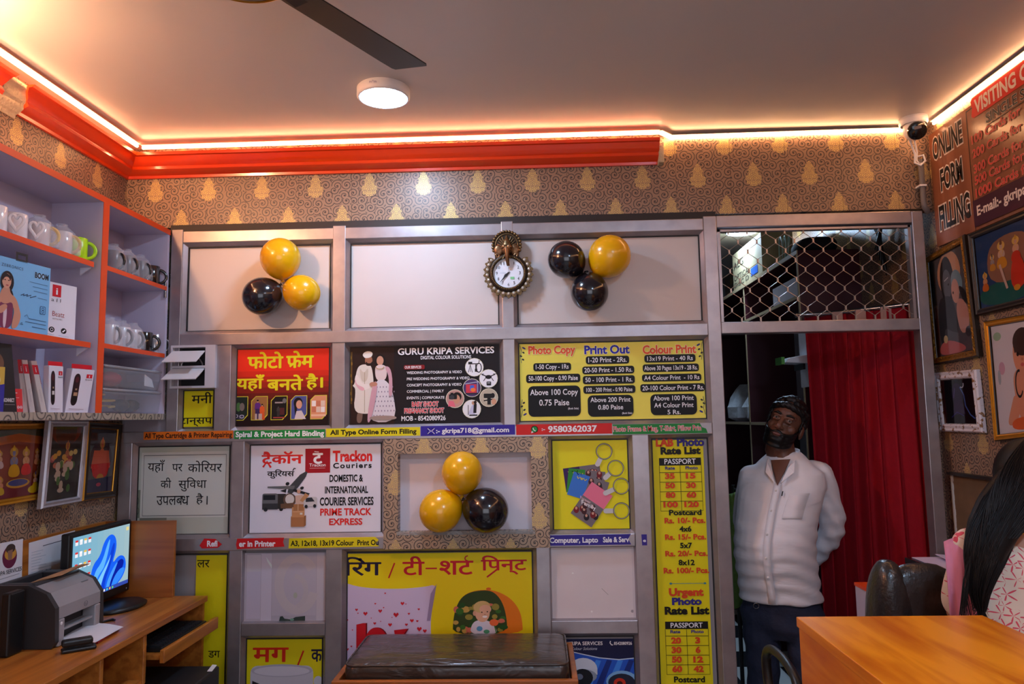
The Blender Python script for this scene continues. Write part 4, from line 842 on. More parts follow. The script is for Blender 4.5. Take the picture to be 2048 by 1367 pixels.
F.line([(48, 49), (54, 46), (52, 49), (60, 46), (58, 49), (66, 46), (64, 50), (75, 46)], 1, (30, 40, 70)); F.rrect(83, 59, 93, 71, 1.5, (60, 90, 130)); F.rrect(84, 60, 92, 70, 1.2, (112, 178, 226)); F.ring(88, 63, 2, 1.8, .9, (40, 60, 100)); F.ring(88, 67, 2, 1.8, .9, (40, 60, 100)); F.line([(56, 78), (60, 75), (64, 80), (95, 81)], .8, (70, 100, 140)); F.line([(58, 85), (95, 86)], .8, (70, 100, 140)); F.line([(70, 91), (95, 92)], .8, (70, 100, 140)); F.line([(50, 90), (52, 87), (54, 90)], .9, (40, 60, 90), True)
F.build('print', t)
P = Flat(F.fn, F.n, lift=.002); SK = (196, 140, 116)
P.ell(24, 34, 11, 15, (34, 26, 30)); P.soft([(30, 40), (37, 55), (30, 58), (24, 48)], (34, 26, 30)); P.soft([(20, 40), (28, 40), (30, 50), (40, 54), (47, 70), (50, 80), (44, 96), (34, 99), (36, 84), (38, 72), (34, 66), (34, 99), (12, 99), (12, 52)], SK); P.ell(23, 33, 7.5, 10.5, (206, 152, 128)); P.soft([(16, 36), (15, 24), (22, 22), (30, 26), (29, 34), (26, 27), (19, 28)], (34, 26, 30))
P.soft([(12, 62), (22, 66), (34, 60), (36, 72), (34, 99), (12, 99)], (120, 54, 84)); P.soft([(20, 66), (26, 66), (25, 98), (20, 98)], (206, 186, 196)); P.soft([(12, 70), (24, 64), (27, 70), (14, 82)], SK); P.ell(24, 39, 2.4, .9, (170, 70, 70)); P.ell(20, 32, 1.4, .7, BL); P.ell(26, 32, 1.4, .7, BL); P.build('woman_picture', t)
hk = V((p0[0]+(p1[0]-p0[0])*.47, p0[1]+(p1[1]-p0[1])*.47, 1.8605+.232)); rr_ = V((p1[0]-p0[0], p1[1]-p0[1], 0)).normalized()
hb_ = MB()
for a, b, c, e in ((-.024, .024, -.004, .004), (-.024, .024, .018, .026), (-.024, -.016, .004, .018), (.016, .024, .004, .018)): hb_.prism([hk+rr_*a+V((0, 0, c)), hk+rr_*b+V((0, 0, c)), hk+rr_*b+V((0, 0, e)), hk+rr_*a+V((0, 0, e))], (-.002, .003, 0))
obj('hang_tab', hb_, M('black_plastic', (20, 20, 22), .4), t)
# bottom shelf, left bay
z5 = 1.5985
t, F, Fs, Fr = carton('blister_pack', 'yellow and blue pack at the left end of the bottom shelf', onx(-24, 825, -1.685), onx(6, 825, -1.672), z5, .14, .012, (206, 168, 70))
F.poly([(0, 45), (100, 38), (100, 100), (0, 100)], (60, 56, 150)); F.text('SERIES', 60, 92, 88, 60, WH) if 0 else None; F.ell(40, 30, 30, 12, (230, 220, 190)); F.build('print', t)
t, F, Fs, Fr = carton('headset_box', 'tall black box leaning on the red one on the bottom shelf', onx(-20, 820, -1.712), onx(35, 818, -1.698), z5, .222, .045, (30, 30, 34), tilt=-.16)
F.text('KONNECT', 52, 80, 92, 85, (210, 206, 206), .04); F.line([(54, 89), (92, 89)], .8, (130, 130, 132)); F.ell(40, 28, 24, 14, (120, 84, 66)); F.ell(36, 26, 12, 8, (40, 34, 34)); F.build('print', t)
t, F, Fs, Fr = carton('cable_box', 'small red box between the black box and the leaning white boxes', onx(20, 818, -1.722), onx(47, 818, -1.714), z5, .078, .03, (214, 48, 54), tilt=-.12)
F.text('((x))', 55, 72, 92, 82, WH, .02); F.line([(30, 18), (60, 18)], 3, WH); F.line([(40, 38), (72, 38)], 2, (240, 190, 190)); F.build('print', t)
gi = 'white and red accessory boxes on the bottom shelf'
LBL = ('white accessory box with red top, leaning leftmost of three', 'white accessory box with red top, leaning in the middle of three', 'white accessory box with red top leaning nearest the dongle boxes')
for k, (px, py) in enumerate(((46, 820), (60, 820), (83, 821))):
    x = -1.735+.018*k; a = onx(px, py, x); b = onx(px+11, py, x+.012)
    t, F, Fs, Fr = carton('accessory_box', LBL[k], a, b, z5, .180, .012, (206, 196, 190), tilt=-(.13, .17, .21)[k], group=gi, depv=(.028*.6+.0, .052)if 0 else (-.05, .03))
    F.rect(0, 8, 100, 26, RB); F.text('i', 46, 12, 58, 22, WH, .012); F.rect(0, 0, 100, 8, (206, 170, 160) if k else RB); F.line([(50, 55), (50, 80)], 6, (170, 160, 166)); F.build('print', t)
    Fr.rect(0, 8, 100, 45, RB); Fr.ell(55, 58, 22, 4, (50, 46, 50)); Fr.rect(60, 76, 80, 84, RB); Fr.ell(50, 35, 26, 10, (206, 196, 196)); Fr.build('side_print', t)
for k, (px0, px1, tl, lab) in enumerate(((97, 126, -.04, 'upright white dongle box with a window showing the dark stick, left one'), (130, 176, .17, 'white dongle box with a window leaning towards the orange divider'))):
    t, F, Fs, Fr = carton('dongle_box', lab, onx(px0, 821, -1.690), onx(px1, 820, -1.676), z5, .163, .025, (218, 214, 224), tilt=tl, group=gi)
    F.rrect(14, 11, 42, 84, 13, (40, 24, 30)); F.ell(28, 25, 8, 7, (80, 30, 40)); F.rect(22, 54, 38, 62, (206, 200, 196) if k == 0 else (176, 140, 110)); F.rect(26, 45, 34, 49, (170, 140, 110)); F.rect(20, 62, 36, 76, (20, 18, 22)); F.rect(66, 11, 92, 20, RB); F.text('i', 77, 13, 81, 18.5, WH, .012); F.text('ball', 64, 22, 92, 25.5, (90, 86, 90)); F.line([(12, 91), (76, 92.5)], 1, (170, 150, 160)); F.line([(12, 94), (60, 95)], .7, (190, 170, 180)); F.build('print', t)
    a = V((*onx(px0, 821, -1.69), z5)); b = V((*onx(px1, 820, -1.676), z5)); r = (b-a).normalized(); q = a+V((0, 0, .163))+r*(.163*math.tan(tl)); obj('hang_tab', MB().slab([q+V((-.012, .012, 0)), q+(b-a)+V((-.012, .012, 0)), q+(b-a)+V((-.012, .012, .016)), q+V((-.012, .012, .016))], (-.002, .003, 0)), ink(RB), t)
# ================================================================ FRAMED PICTURES
def framed(nm, lab, q, fwid, mats, dep=.022, sub=None, cat='picture', group=None, draw=None, lip=None, tr=0):
    """q: outer corners TL TR BR BL in world space; a mitred moulding round a flat print"""
    q = [V(p) for p in q]; n = (q[1]-q[2]).cross(q[3]-q[2]).normalized(); c = sum(q, V())/4
    if n.dot(CAM-c) < 0: n = -n
    t = thing(nm, lab, cat, tuple((q[2]+q[3])/2), group=group)
    ex, ey = (q[1]-q[0]), (q[3]-q[0]); W_, H_ = ex.length, ey.length
    def at(u, v): u /= W_; v /= H_; return q[0]*(1-u)*(1-v)+q[1]*u*(1-v)+q[2]*u*v+q[3]*(1-u)*v
    def ringq(i): return [at(i, i), at(W_-i, i), at(W_-i, H_-i), at(i, H_-i)]
    prof = [(0, 0), (0, dep*.7), (fwid*.15, dep), (fwid*.4, dep*.86), (fwid*.7, dep), (fwid*.88, dep*.8), (fwid, dep*.45)]
    mb = MB(); R = [[p+n*h for p in ringq(i)] for i, h in prof]
    for k in range(len(R)-1):
        for s in range(4): j = (s+1) % 4; mb.add([R[k][s], R[k][j], R[k+1][j], R[k+1][s]], [(0, 1, 2, 3)], 1 if (k in (0, 1) or k == 5) and len(mats) > 1 else 0)
    mb.add([p for p in R[0]], [(3, 2, 1, 0)])
    obj('frame', mb, mats, t)
    i = ringq(fwid*.97); i = [p+n*dep*.40 for p in i]
    fn = lambda u, v: (i[0]*(1-u/100)*(1-v/100)+i[1]*(u/100)*(1-v/100)+i[2]*(u/100)*(v/100)+i[3]*(1-u/100)*(v/100))
    F = Flat(fn, n, lift=0.0); draw(F); F.build('print', t)
    g4 = [fn(0, 100)+n*.006, fn(100, 100)+n*.006, fn(100, 0)+n*.006, fn(0, 0)+n*.006]
    if (g4[1]-g4[0]).cross(g4[2]-g4[1]).dot(n) < 0: g4.reverse()
    obj('glass', MB().add(g4, [(0, 1, 2, 3)]), GLASS, t)
    return t
GLASS = bpy.data.materials.new('picture_glass'); GLASS.use_nodes = True; t_ = GLASS.node_tree; t_.nodes.clear()
o_ = nd(t_, 'OutputMaterial'); mxs = nd(t_, 'MixShader'); tr_ = nd(t_, 'BsdfTransparent'); gs = nd(t_, 'BsdfGlossy'); gs.inputs['Roughness'].default_value = .06; fr_ = nd(t_, 'Fresnel'); fr_.inputs[0].default_value = 1.45
t_.links.new(fr_.outputs[0], mxs.inputs[0]); t_.links.new(tr_.outputs[0], mxs.inputs[1]); t_.links.new(gs.outputs[0], mxs.inputs[2]); t_.links.new(mxs.outputs[0], o_.inputs[0])
GOLD = M('gilt_moulding', (206, 140, 36), .3, .6, var=.15, vs=60); GDK = M('dark_moulding', (44, 32, 24), .35, .2); SIL = M('silver_moulding', (180, 176, 184), .35, .5, var=.15, vs=90)
def deity(F, x, y, s, skin, cloth, crown, seat=True):
    F.ell(x, y+s*.05, s*.34, s*.30, (226, 190, 100)); F.ell(x, y+s*.12, s*.13, s*.18, skin); F.soft([(x-s*.14, y), (x-s*.09, y-s*.28), (x, y-s*.40), (x+s*.09, y-s*.28), (x+s*.14, y)], crown)
    F.soft([(x-s*.3, y+s*.34), (x+s*.3, y+s*.34), (x+s*.34, y+s*.9), (x-s*.34, y+s*.9)], skin); F.soft([(x-s*.36, y+s*.8), (x+s*.36, y+s*.8), (x+s*.55, y+s*1.6), (x-s*.55, y+s*1.6)], cloth); F.line([(x-s*.2, y+s*.36), (x, y+s*.75), (x+s*.2, y+s*.36)], s*.06, (230, 190, 90))
    F.ell(x-s*.05, y+s*.1, s*.02, s*.012, BL); F.ell(x+s*.05, y+s*.1, s*.02, s*.012, BL)
def d1(F):
    F.rect(0, 0, 100, 100, (164, 89, 69)); F.rect(0, 0, 100, 14, (119, 126, 101)); F.poly([(0, 12), (50, 6), (100, 12), (100, 24), (50, 18), (0, 24)], (234, 151, 89))
    for x, y, s, c in ((14, 34, 14, (250, 239, 250)), (88, 34, 13, (250, 201, 164)), (8, 52, 12, (226, 176, 214)), (92, 52, 12, (250, 226, 164))): deity(F, x, y, s, (250, 214, 189), c, (250, 201, 89))
    deity(F, 40, 32, 24, (164, 176, 226), (250, 214, 64), (250, 226, 89)); deity(F, 64, 34, 22, (250, 214, 176), (250, 64, 69), (250, 226, 89))
    F.poly([(0, 84), (100, 80), (100, 100), (0, 100)], (151, 64, 84)); F.ell(48, 80, 24, 7, (250, 214, 89)); F.ell(48, 79, 20, 5, (101, 114, 201)); deity(F, 14, 72, 14, (250, 189, 164), (250, 226, 64), (250, 201, 89)); deity(F, 84, 70, 14, (250, 239, 250), (250, 250, 64), (114, 126, 214)); F.ell(80, 92, 12, 6, (250, 250, 64))
def d2(F):
    F.rect(0, 0, 100, 100, (69, 64, 66)); F.ell(50, 0, 50, 26, (139, 64, 56)); F.ell(50, 6, 34, 24, (89, 56, 56)); deity(F, 58, 26, 20, (214, 134, 114), (164, 101, 89), (201, 126, 89)); rn = random.Random(9)
    for k in range(14): F.ell(rn.uniform(12, 92), rn.uniform(34, 56), 7, 4, ((250, 214, 101), (250, 176, 151), (201, 89, 89), (250, 250, 176))[k % 4])
    for k in range(18): F.ell(rn.uniform(30, 85), rn.uniform(52, 88), rn.uniform(5, 10), rn.uniform(3, 7), ((250, 250, 250), (250, 250, 250), (101, 164, 89))[k % 3])
def d3(F):
    F.rect(0, 0, 100, 100, (119, 139, 154)); F.rect(0, 0, 100, 26, (71, 74, 89)); F.ell(50, 48, 42, 30, (84, 76, 101)); deity(F, 52, 22, 26, (250, 146, 119), (250, 69, 74), (250, 151, 89)); F.poly([(22, 34), (78, 34), (88, 62), (14, 62)], (250, 146, 119)); F.poly([(14, 56), (88, 54), (78, 74), (50, 84), (24, 74)], (250, 69, 74)); F.ell(52, 78, 14, 7, (250, 201, 89)); F.poly([(0, 80), (100, 76), (100, 100), (0, 100)], (69, 76, 139)); F.ell(48, 88, 9, 3, (226, 89, 151))
def onL(pts, x): return [Xp(a, b, x) for a, b in pts]
framed('framed_picture', 'orange gilt framed crowd scene, leftmost under the wall shelf', onL([(-30, 846), (91, 845), (85, 996), (-30, 1016)], XL+.006), .024, [GOLD], draw=d1, group='framed pictures under the shelf')
framed('framed_picture', 'dark-edged gilt framed picture of a red-robed seated figure', onL([(168, 842), (237, 847), (223, 993), (156, 1002)], XL+.006), .030, [GDK, GOLD], draw=d3, group='framed pictures under the shelf')
q = onL([(90, 840), (169, 841), (154, 1003), (73, 1018)], XL+.036); 
framed('framed_picture', 'silver framed dark picture overlapping its two neighbours under the shelf', q, .026, [SIL], draw=d2, group='framed pictures under the shelf')
# ================================================================ DESK AND WHAT STANDS ON IT
WD = wood('desk_laminate', (188, 116, 46), (150, 84, 30), 'y', 1., .35); WDX = wood('desk_laminate_cross', (170, 96, 38), (140, 74, 28), 'x', 1., .4, 22)
DZ = .82; e_ = Zp(416, 1190, DZ); XD, YE = e_.x, e_.y
dk = thing('computer_desk', 'long orange wood desk along the left wall with a keyboard tray', 'desk', (XL, -1, 0))
obj('desk_top', MB().box((XL+.002, -2.2, DZ-.024), (XD, YE, DZ)), WD, dk, bevel=.003)
pr_ = Zp(390, 1172, DZ); XP_ = pr_.x
zscr = Yp(390, 1040, YE-.03).z
obj('side_screen', MB().box((XL+.002, YE-.03, DZ), (XP_, YE-.012, zscr)), WDX, dk, bevel=.002)
obj('back_screen', MB().box((XL+.002, -2.2, DZ), (XL+.02, YE-.03, zscr)), WD, dk)
obj('end_panel', MB().box((XL+.002, YE-.022, 0), (XD-.012, YE-.004, DZ-.024)), WD, dk)
yd1 = Xp(287, 1290, XD-.02).y; yd2 = Xp(200, 1330, XD-.02).y
for y in (yd1, yd2, -1.9): obj('divider', MB().box((XL+.05, y-.009, DZ-.20 if y != -1.9 else 0), (XD-.012, y+.009, DZ-.024)), WD, dk, bevel=.004)
obj('storage_shelf', MB().box((XL+.05, yd2-1, DZ-.20), (XD-.02, yd1, DZ-.182)), WD, dk)
obj('keyboard_tray', MB().box((XL+.12, yd1+.03, DZ-.125), (XD+.03, YE-.02, DZ-.108)), WD, dk)
obj('tray_front', MB().box((XD+.03, yd1+.02, DZ-.135), (XD+.048, YE-.0, DZ-.088)), WD, dk, bevel=.003)
k_ = thing('keyboard', 'black keyboard lying on the pulled-out desk tray', 'keyboard', (XD-.06, (yd1+YE)/2, DZ-.108))
ky = MB(); kk = MB().box((XD-.13, yd1+.06, DZ-.1075), (XD+.02, YE-.05, DZ-.09))
obj('case', kk, M('black_plastic', (20, 20, 22), .4), k_, bevel=.004)
nk = int((YE-.05-yd1-.06-.02)/.019)
for i in range(5):
    rowm = MB()
    for j in range(nk): x = XD-.122+i*.027; y = yd1+.072+j*.019; rowm.box((x, y, DZ-.09), (x+.022, y+.015, DZ-.085))
    obj('key_row', rowm, M('key_plastic', (32, 32, 36), .5), k_)
# computer tower under the desk
pt = Zp(440, 1330, .60); 
ct = thing('computer_case', 'black computer case with a white sticker under the desk', 'computer', (pt.x-.2, pt.y-.12, 0))
yq = pt.y
obj('casing', MB().box((XL+.10, yq-.26, .30), (pt.x, yq, .60)), M('black_metal', (26, 25, 28), .5), ct, bevel=.008)
obj('stand', MB().box((XL+.12, yq-.24, 0), (pt.x-.03, yq-.02, .30)), M('black_metal', (26, 25, 28), .5), ct)
q = [Zp(420, 1342, .6004), Zp(430, 1342, .6004), Zp(440, 1329, .6004), Zp(431, 1328, .6004)]
obj('sticker', MB().add([V((p.x-.012, p.y, .6006)) for p in q], [(0, 1, 2, 3)]), ink((226, 226, 226)), ct)
# ---- monitor
xm0, xm1 = -1.748, -1.748
A, B = Xp(140, 1071, xm0), Xp(264, 1035, xm1); 
mt = thing('monitor', 'black flat monitor showing a blue swirl desktop', 'monitor', ((A.x+B.x)/2-.04, (A.y+B.y)/2, DZ))
zt = (A.z+B.z)/2; zbm = zt-.295; a2, b2 = V((A.x, A.y, 0)), V((B.x, B.y, 0)); rv = (b2-a2).normalized(); nv = V((rv.y, -rv.x, 0)); nv = nv if nv.x > 0 else -nv
def mq(u0, u1, v0, v1, off): L_ = (b2-a2).length; f = lambda u, v: a2+rv*(u*L_)+V((0, 0, zt-(zt-zbm)*v))+nv*off; return [f(u0, v1), f(u1, v1), f(u1, v0), f(u0, v0)]
BK = M('black_plastic', (20, 20, 22), .4)
obj('casing', MB().slab(mq(0, 1, 0, 1, 0), -nv*.035), BK, mt, bevel=.006)
fm = lambda u, v: a2+rv*((b2-a2).length*(.045+.91*u/100))+V((0, 0, zt-(zt-zbm)*(.055+.83*v/100)))
SCR = {}
def glow(c, e=1.0):
    return emit('screen_%d_%d_%d' % c, lin(c), e)
F = Flat(fm, nv, lift=.0012)
for k in range(10): F.poly([(k*10, 0), (k*10+10, 0), (k*10+10, 100), (k*10, 100)], glow(lerp((112, 168, 196), (150, 178, 186), k/9)))
for k, pts in enumerate(([(36, 100), (30, 70), (34, 50), (46, 40), (52, 18), (64, 8), (74, 16), (76, 36), (68, 60), (80, 48), (92, 52), (96, 70), (90, 86), (78, 96), (70, 100)],)): F.soft(pts, glow((24, 92, 232)))
for pts, c in (([(34, 96), (36, 64), (50, 50), (58, 24), (64, 14), (60, 40), (52, 64), (44, 78), (42, 100)], (90, 170, 250)), ([(44, 100), (48, 80), (60, 62), (66, 32), (72, 22), (72, 40), (64, 64), (56, 84), (56, 100)], (16, 60, 200)), ([(60, 100), (64, 80), (72, 64), (84, 54), (92, 60), (86, 76), (76, 88), (70, 100)], (10, 30, 150)), ([(66, 100), (72, 82), (84, 70), (94, 72), (88, 84), (78, 94)], (50, 130, 250)), ([(38, 92), (42, 72), (54, 60), (60, 44), (58, 60), (50, 74), (46, 96)], (30, 110, 240)), ([(40, 98), (40, 82), (50, 68), (62, 50), (66, 40), (62, 56), (52, 76), (47, 98)], (120, 190, 255)), ([(58, 98), (60, 84), (70, 66), (80, 56), (74, 70), (66, 86), (64, 98)], (70, 150, 250))): F.soft(pts, glow(c))
F.rect(0, 94, 100, 100, glow((50, 70, 160)))
for k in range(8): F.rect(34+k*5, 95.5, 36.5+k*5, 98.8, glow(((230, 230, 240), (60, 200, 230), (230, 170, 70), (100, 200, 120))[k % 4]))
for r in range(5):
    for c in range(4 if r < 4 else 2): F.rect(3+c*7, 5+r*18, 7.5+c*7, 13+r*18, glow((226, 226, 232))); F.rect(3+c*7, 5+r*18, 7.5+c*7, 8+r*18, glow(((206, 50, 50), (236, 236, 240), (220, 180, 80))[(r*3+c) % 3]))
F.rect(92, 4, 97, 10, glow((220, 200, 130)))
F.build('screen', mt, label='lit blue screen')
bs_ = V(((A.x+B.x)/2-.05, (A.y+B.y)/2+.03, DZ))
obj('stand_neck', MB().hexa([tuple(bs_+V((x, y, z))) for x, y, z in ((-.02, -.04, .02), (.02, -.04, .02), (.02, .04, .02), (-.02, .04, .02), (.0, -.035, zbm-DZ+.08), (.03, -.035, zbm-DZ+.08), (.03, .035, zbm-DZ+.08), (.0, .035, zbm-DZ+.08))]), BK, mt, bevel=.004)
obj('stand_foot', MB().lathe([(.002, .0), (.105, .0), (.108, .008), (.09, .018), (.002, .022)], (bs_.x+.10, bs_.y+.02, DZ+.0005), 32, sx=.85, sy=1.2, cap=True), BK, mt)
F = Flat(fm, nv, lift=.003); F.text('acer', 47, 106, 53, 109, (150, 150, 156)); F.ell(97, 108, .8, 1.2, (190, 200, 220)); F.build('maker_mark', mt)
# ---- printer
a = Zp(103, 1298, DZ); b = Zp(212, 1252, DZ)
px1_, py0, py1 = (a.x+b.x)/2, a.y, b.y; ph = .205; px0_ = px1_-.225
GR, DG = M('silver_plastic', (158, 156, 160), .35, .2), M('charcoal_plastic', (46, 46, 50), .45)
pt = thing('laser_printer', 'silver and black laser printer on the desk', 'printer', ((px0_+px1_)/2, (py0+py1)/2, DZ))
def prof_(y, o=0): return [V((px0_+o, y, DZ+.001)), V((px1_-.012, y, DZ+.001)), V((px1_, y, DZ+.02)), V((px1_-.004, y, DZ+.13)), V((px1_-.035, y, DZ+.176)), V((px1_-.10, y, DZ+ph)), V((px0_+o, y, DZ+ph))]
obj('side_cheek', MB().prism(prof_(py0-.002), (0, .02, 0)), DG, pt, bevel=.006); obj('side_cheek', MB().prism(prof_(py1-.018), (0, .02, 0)), DG, pt, bevel=.006)
bd = MB()
bd.box((px0_, py0+.018, DZ+.002), (px1_-.05, py1-.018, DZ+ph-.03))
obj('body', bd, DG, pt)
def yq_(u): return py0+.018+(py1-py0-.036)*u
fr2 = MB()
fr2.prism([(px1_-.05, yq_(0), DZ+.09), (px1_-.003, yq_(0), DZ+.09), (px1_-.004, yq_(0), DZ+.13), (px1_-.035, yq_(0), DZ+.176), (px1_-.09, yq_(0), DZ+ph-.004), (px1_-.09, yq_(0), DZ+.1)], (0, yq_(1)-yq_(0), 0))
obj('front_cover', fr2, GR, pt, bevel=.003)
f3 = MB().box((px1_-.05, yq_(0), DZ+.002), (px1_-.001, yq_(.13), DZ+.0895)); obj('front_post', f3, GR, pt, bevel=.004)
f3 = MB().box((px1_-.05, yq_(.87), DZ+.002), (px1_-.001, yq_(1), DZ+.0895)); obj('front_post', f3, GR, pt, bevel=.004)
obj('paper_slot', MB().box((px1_-.07, yq_(.13), DZ+.045), (px1_-.012, yq_(.87), DZ+.052)), GR, pt)
tm = MB(); zt_ = DZ+ph
for x0, x1, u0, u1 in ((px0_, px0_+.02, 0, 1), (px1_-.105, px1_-.085, 0, 1), (px0_+.02, px1_-.105, 0, .12), (px0_+.02, px1_-.105, .88, 1)): tm.box((x0, yq_(u0), zt_-.04), (x1, yq_(u1), zt_+.001))
obj('output_tray', tm, DG, pt, bevel=.004)
F = Flat(lambda u, v: V((px1_, yq_(u/100), DZ+.13-.04*v/100)), (1, 0, .05), lift=.004); F.ring(58, 50, 4, 22, 1.2, (90, 90, 96)); F.text('hp', 56, 35, 60, 66, (90, 90, 96)); F.rect(12, 118, 22, 150, (206, 206, 196)) if 0 else None; F.build('maker_mark', pt)
obj('name_plate', MB().box((px1_-.045, yq_(.72), DZ+.165), (px1_-.034, yq_(.88), DZ+.178)), M('grey_plate', (110, 110, 114), .4), pt)
obj('power_light', MB().ball((px1_-.001, yq_(.05), DZ+.075), .006, 10, sc=(.4, 1, 1)), M('white_plastic', (232, 230, 235), .4), pt)
cdk = thing('cardboard_strip', 'strip of brown cardboard lying across the printer top', 'cardboard', (px1_-.10, (py0+py1)/2, DZ+ph))
obj('strip', MB().slab([(px1_-.14, yq_(.2), zt_-.004), (px1_-.075, yq_(.36), zt_+.010), (px1_-.055, yq_(1.05), zt_+.022), (px1_-.085, yq_(1.0), zt_+.020)], (0, 0, -.003)), M('cardboard', (176, 130, 92), .8), cdk)
obj('folded_strip', MB().slab([(px1_-.12, yq_(.22), zt_+.004), (px1_-.06, yq_(.40), zt_+.012), (px1_-.056, yq_(.9), zt_+.026), (px1_-.064, yq_(.9), zt_+.026)], (0, 0, -.002)), M('cardboard', (176, 130, 92), .8), cdk)
# ---- papers on the back screen, notes and small things
XB = XL+.0215
def note(nm, lab, pts, draw, x=XB, cat='paper'):
    q = [Xp(a_, b_, x) for a_, b_ in pts]; t = thing(nm, lab, cat, tuple((q[2]+q[3])/2)); q = [V((x, p.y, p.z)) for p in q]
    obj('sheet', MB().slab([q[3], q[2], q[1], q[0]], (-.0006, 0, 0)), M('white_paper', (226, 224, 230), .6), t)
    fn = lambda u, v: (q[0]*(1-u/100)*(1-v/100)+q[1]*(u/100)*(1-v/100)+q[2]*(u/100)*(v/100)+q[3]*(1-u/100)*(v/100))
    F = Flat(fn, (1, 0, 0), lift=.0004); draw(F); F.build('print', t)
def n1(F):
    F.ell(64, 30, 20, 22, (110, 40, 70)); F.ell(66, 24, 16, 12, (206, 150, 60)); F.ell(66, 14, 13, 9, (70, 56, 50)); F.poly([(58, 18), (72, 16), (70, 36), (60, 36)], (150, 110, 90)); F.text('KRIPA SERVICES', 24, 54, 98, 62, (50, 50, 60), .01); F.line([(30, 69), (92, 67)], 1.2, (150, 150, 160))
def n2(F):
    F.line([(28, 14), (72, 13)], 1.6, (90, 90, 100)); rn = random.Random(4)
    for k in range(12): F.line([(5, 22+k*6), (rn.uniform(20, 56), 22+k*6)], .8, (170, 180, 196))
    for k in range(8): F.line([(86, 20+k*9), (97, 20+k*9)], 1.2, (140, 160, 196))
    F.line([(22, 66), (60, 65)], 1.2, (110, 110, 120)); F.poly([(44, 60), (100, 50), (100, 100), (42, 100)], (206, 190, 176))
note('payment_notice', 'white notice with a round purple emblem on the desk screen', [(-30, 1092), (46, 1077), (43, 1178), (-30, 1200)], n1)
note('notice', 'white printed notice pinned between the emblem notice and the monitor', [(58, 1085), (150, 1060), (156, 1160), (56, 1180)], n2)
rf = thing('red_folder', 'red folder under the white paper beside the printer', 'folder', tuple(Zp(180, 1275, DZ)))
q = [Zp(113, 1284, DZ), Zp(196, 1287, DZ), Zp(238, 1258, DZ), Zp(165, 1252, DZ)]
obj('cover', MB().slab([p+V((0, 0, .008)) for p in q], (0, 0, -.007)), M('red_card', (160, 26, 36), .5), rf)
q = [Zp(115, 1278, DZ+.014), Zp(190, 1281, DZ+.016), Zp(247, 1248, DZ+.02), Zp(170, 1245, DZ+.014)]
pp = MB(); N = 8
for s in range(N+1):
    u = s/N; l, r_ = q[0].lerp(q[1], u), q[3].lerp(q[2], u); w = .006*math.sin(u*PI)
    pp.v += [V((l.x, l.y, DZ+.010+w)), V((r_.x, r_.y, DZ+.011+w))]
for s in range(N): pp.f.append([2*s, 2*s+2, 2*s+3, 2*s+1]); pp.m.append(0); pp.sm.append(True)
k = len(pp.v); pp.v += [p+V((0, 0, .0012)) for p in pp.v[:k]]
for s in range(N): pp.f.append([k+2*s+1, k+2*s+3, k+2*s+2, k+2*s]); pp.m.append(0); pp.sm.append(True)
tag(obj('paper_sheet', pp, M('white_paper', (226, 224, 230), .6)), 'curled white paper lying on the red folder by the printer', 'paper')
st = thing('stapler', 'long black stapler at the desk edge in front of the printer', 'stapler', tuple(Zp(155, 1300, DZ)))
s0, s1 = Zp(122, 1306, DZ), Zp(192, 1294, DZ); dv = (s1-s0).normalized(); pv = V((-dv.y, dv.x, 0))
def bar_(z0, z1, w, e0=0., e1=0.): return MB().hexa([tuple(p+V((0, 0, z))) for z in (z0, z1) for p in (s0+dv*e0-pv*w, s1-dv*e1-pv*w, s1-dv*e1+pv*w, s0+dv*e0+pv*w)])
obj('base', bar_(.001, .012, .02), BK, st, bevel=.004); obj('arm', bar_(.018, .040, .017, 0, .01), BK, st, bevel=.007); obj('hinge', bar_(.012, .018, .014, .09, .01), M('steel', (150, 148, 150), .25, 1), st)
pe = Zp(205, 1243, DZ)
tag(obj('pen', MB().tube([Zp(196, 1245, DZ+.004), Zp(226, 1238, DZ+.004), Zp(230, 1239, DZ+.006)], [.004, .005, .003], 8), BK), 'black pen beside the right corner of the printer', 'pen')
tag(obj('cable_adapter', MB().box((px0_+.1, py0-.09, DZ+.001), (px0_+.13, py0-.02, DZ+.20)), BK, None, bevel=.006), 'black upright box at the left edge beside the printer', 'device')
# ================================================================ BALLOONS
YLB = M('yellow_balloon', (230, 172, 6), .24, spec=.55, coat=.35, var=0); BKB = M('black_balloon', (20, 18, 26), .16, spec=.6, coat=.5, var=0)
def balloon(lab, cx, cy, rx, ry, nx, ny, mat, ysurf=.0, group='party balloons'):
    """nx, ny: pixel towards which the neck points"""
    k = 3.2/1476; r = (rx+ry)/2*k*.972; Y = ysurf-r*.98
    c = Yp(cx, cy, Y); nk = Yp(nx, ny, Y+r*.3); ax = (nk-c).normalized(); L = r*(max(rx, ry)/min(rx, ry))
    rot = V((0, 0, 1)).rotation_difference(ax).to_matrix()
    t = thing('balloon', lab, 'balloon', tuple(c), group=group); R = []; n = 32
    for i in range(19):
        a = PI*i/18; z = -math.cos(a)*r*1.02; q = math.sin(a)*r
        if z > 0: q *= 1-.10*(z/r)**2; z *= 1.08
        R.append((max(q, .002), z))
    R[-1] = (.009, r*1.10)
    def ringp(q, z): return [c+rot @ V((q*math.cos(2*PI*j/n), q*math.sin(2*PI*j/n), z)) for j in range(n)]
    obj('skin', MB().loft([ringp(q, z) for q, z in R]), mat, t)
    obj('knot', MB().loft([ringp(q, z) for q, z in ((.008, r*1.09), (.005, r*1.115), (.007, r*1.13), (.004, r*1.15), (.010, r*1.19), (.011, r*1.20))]), mat, t)
balloon('yellow balloon at the top of the left cluster', 561, 516, 41, 43, 566, 566, YLB)
balloon('black balloon at the lower left of the left cluster', 524, 592, 41, 39, 566, 566, BKB)
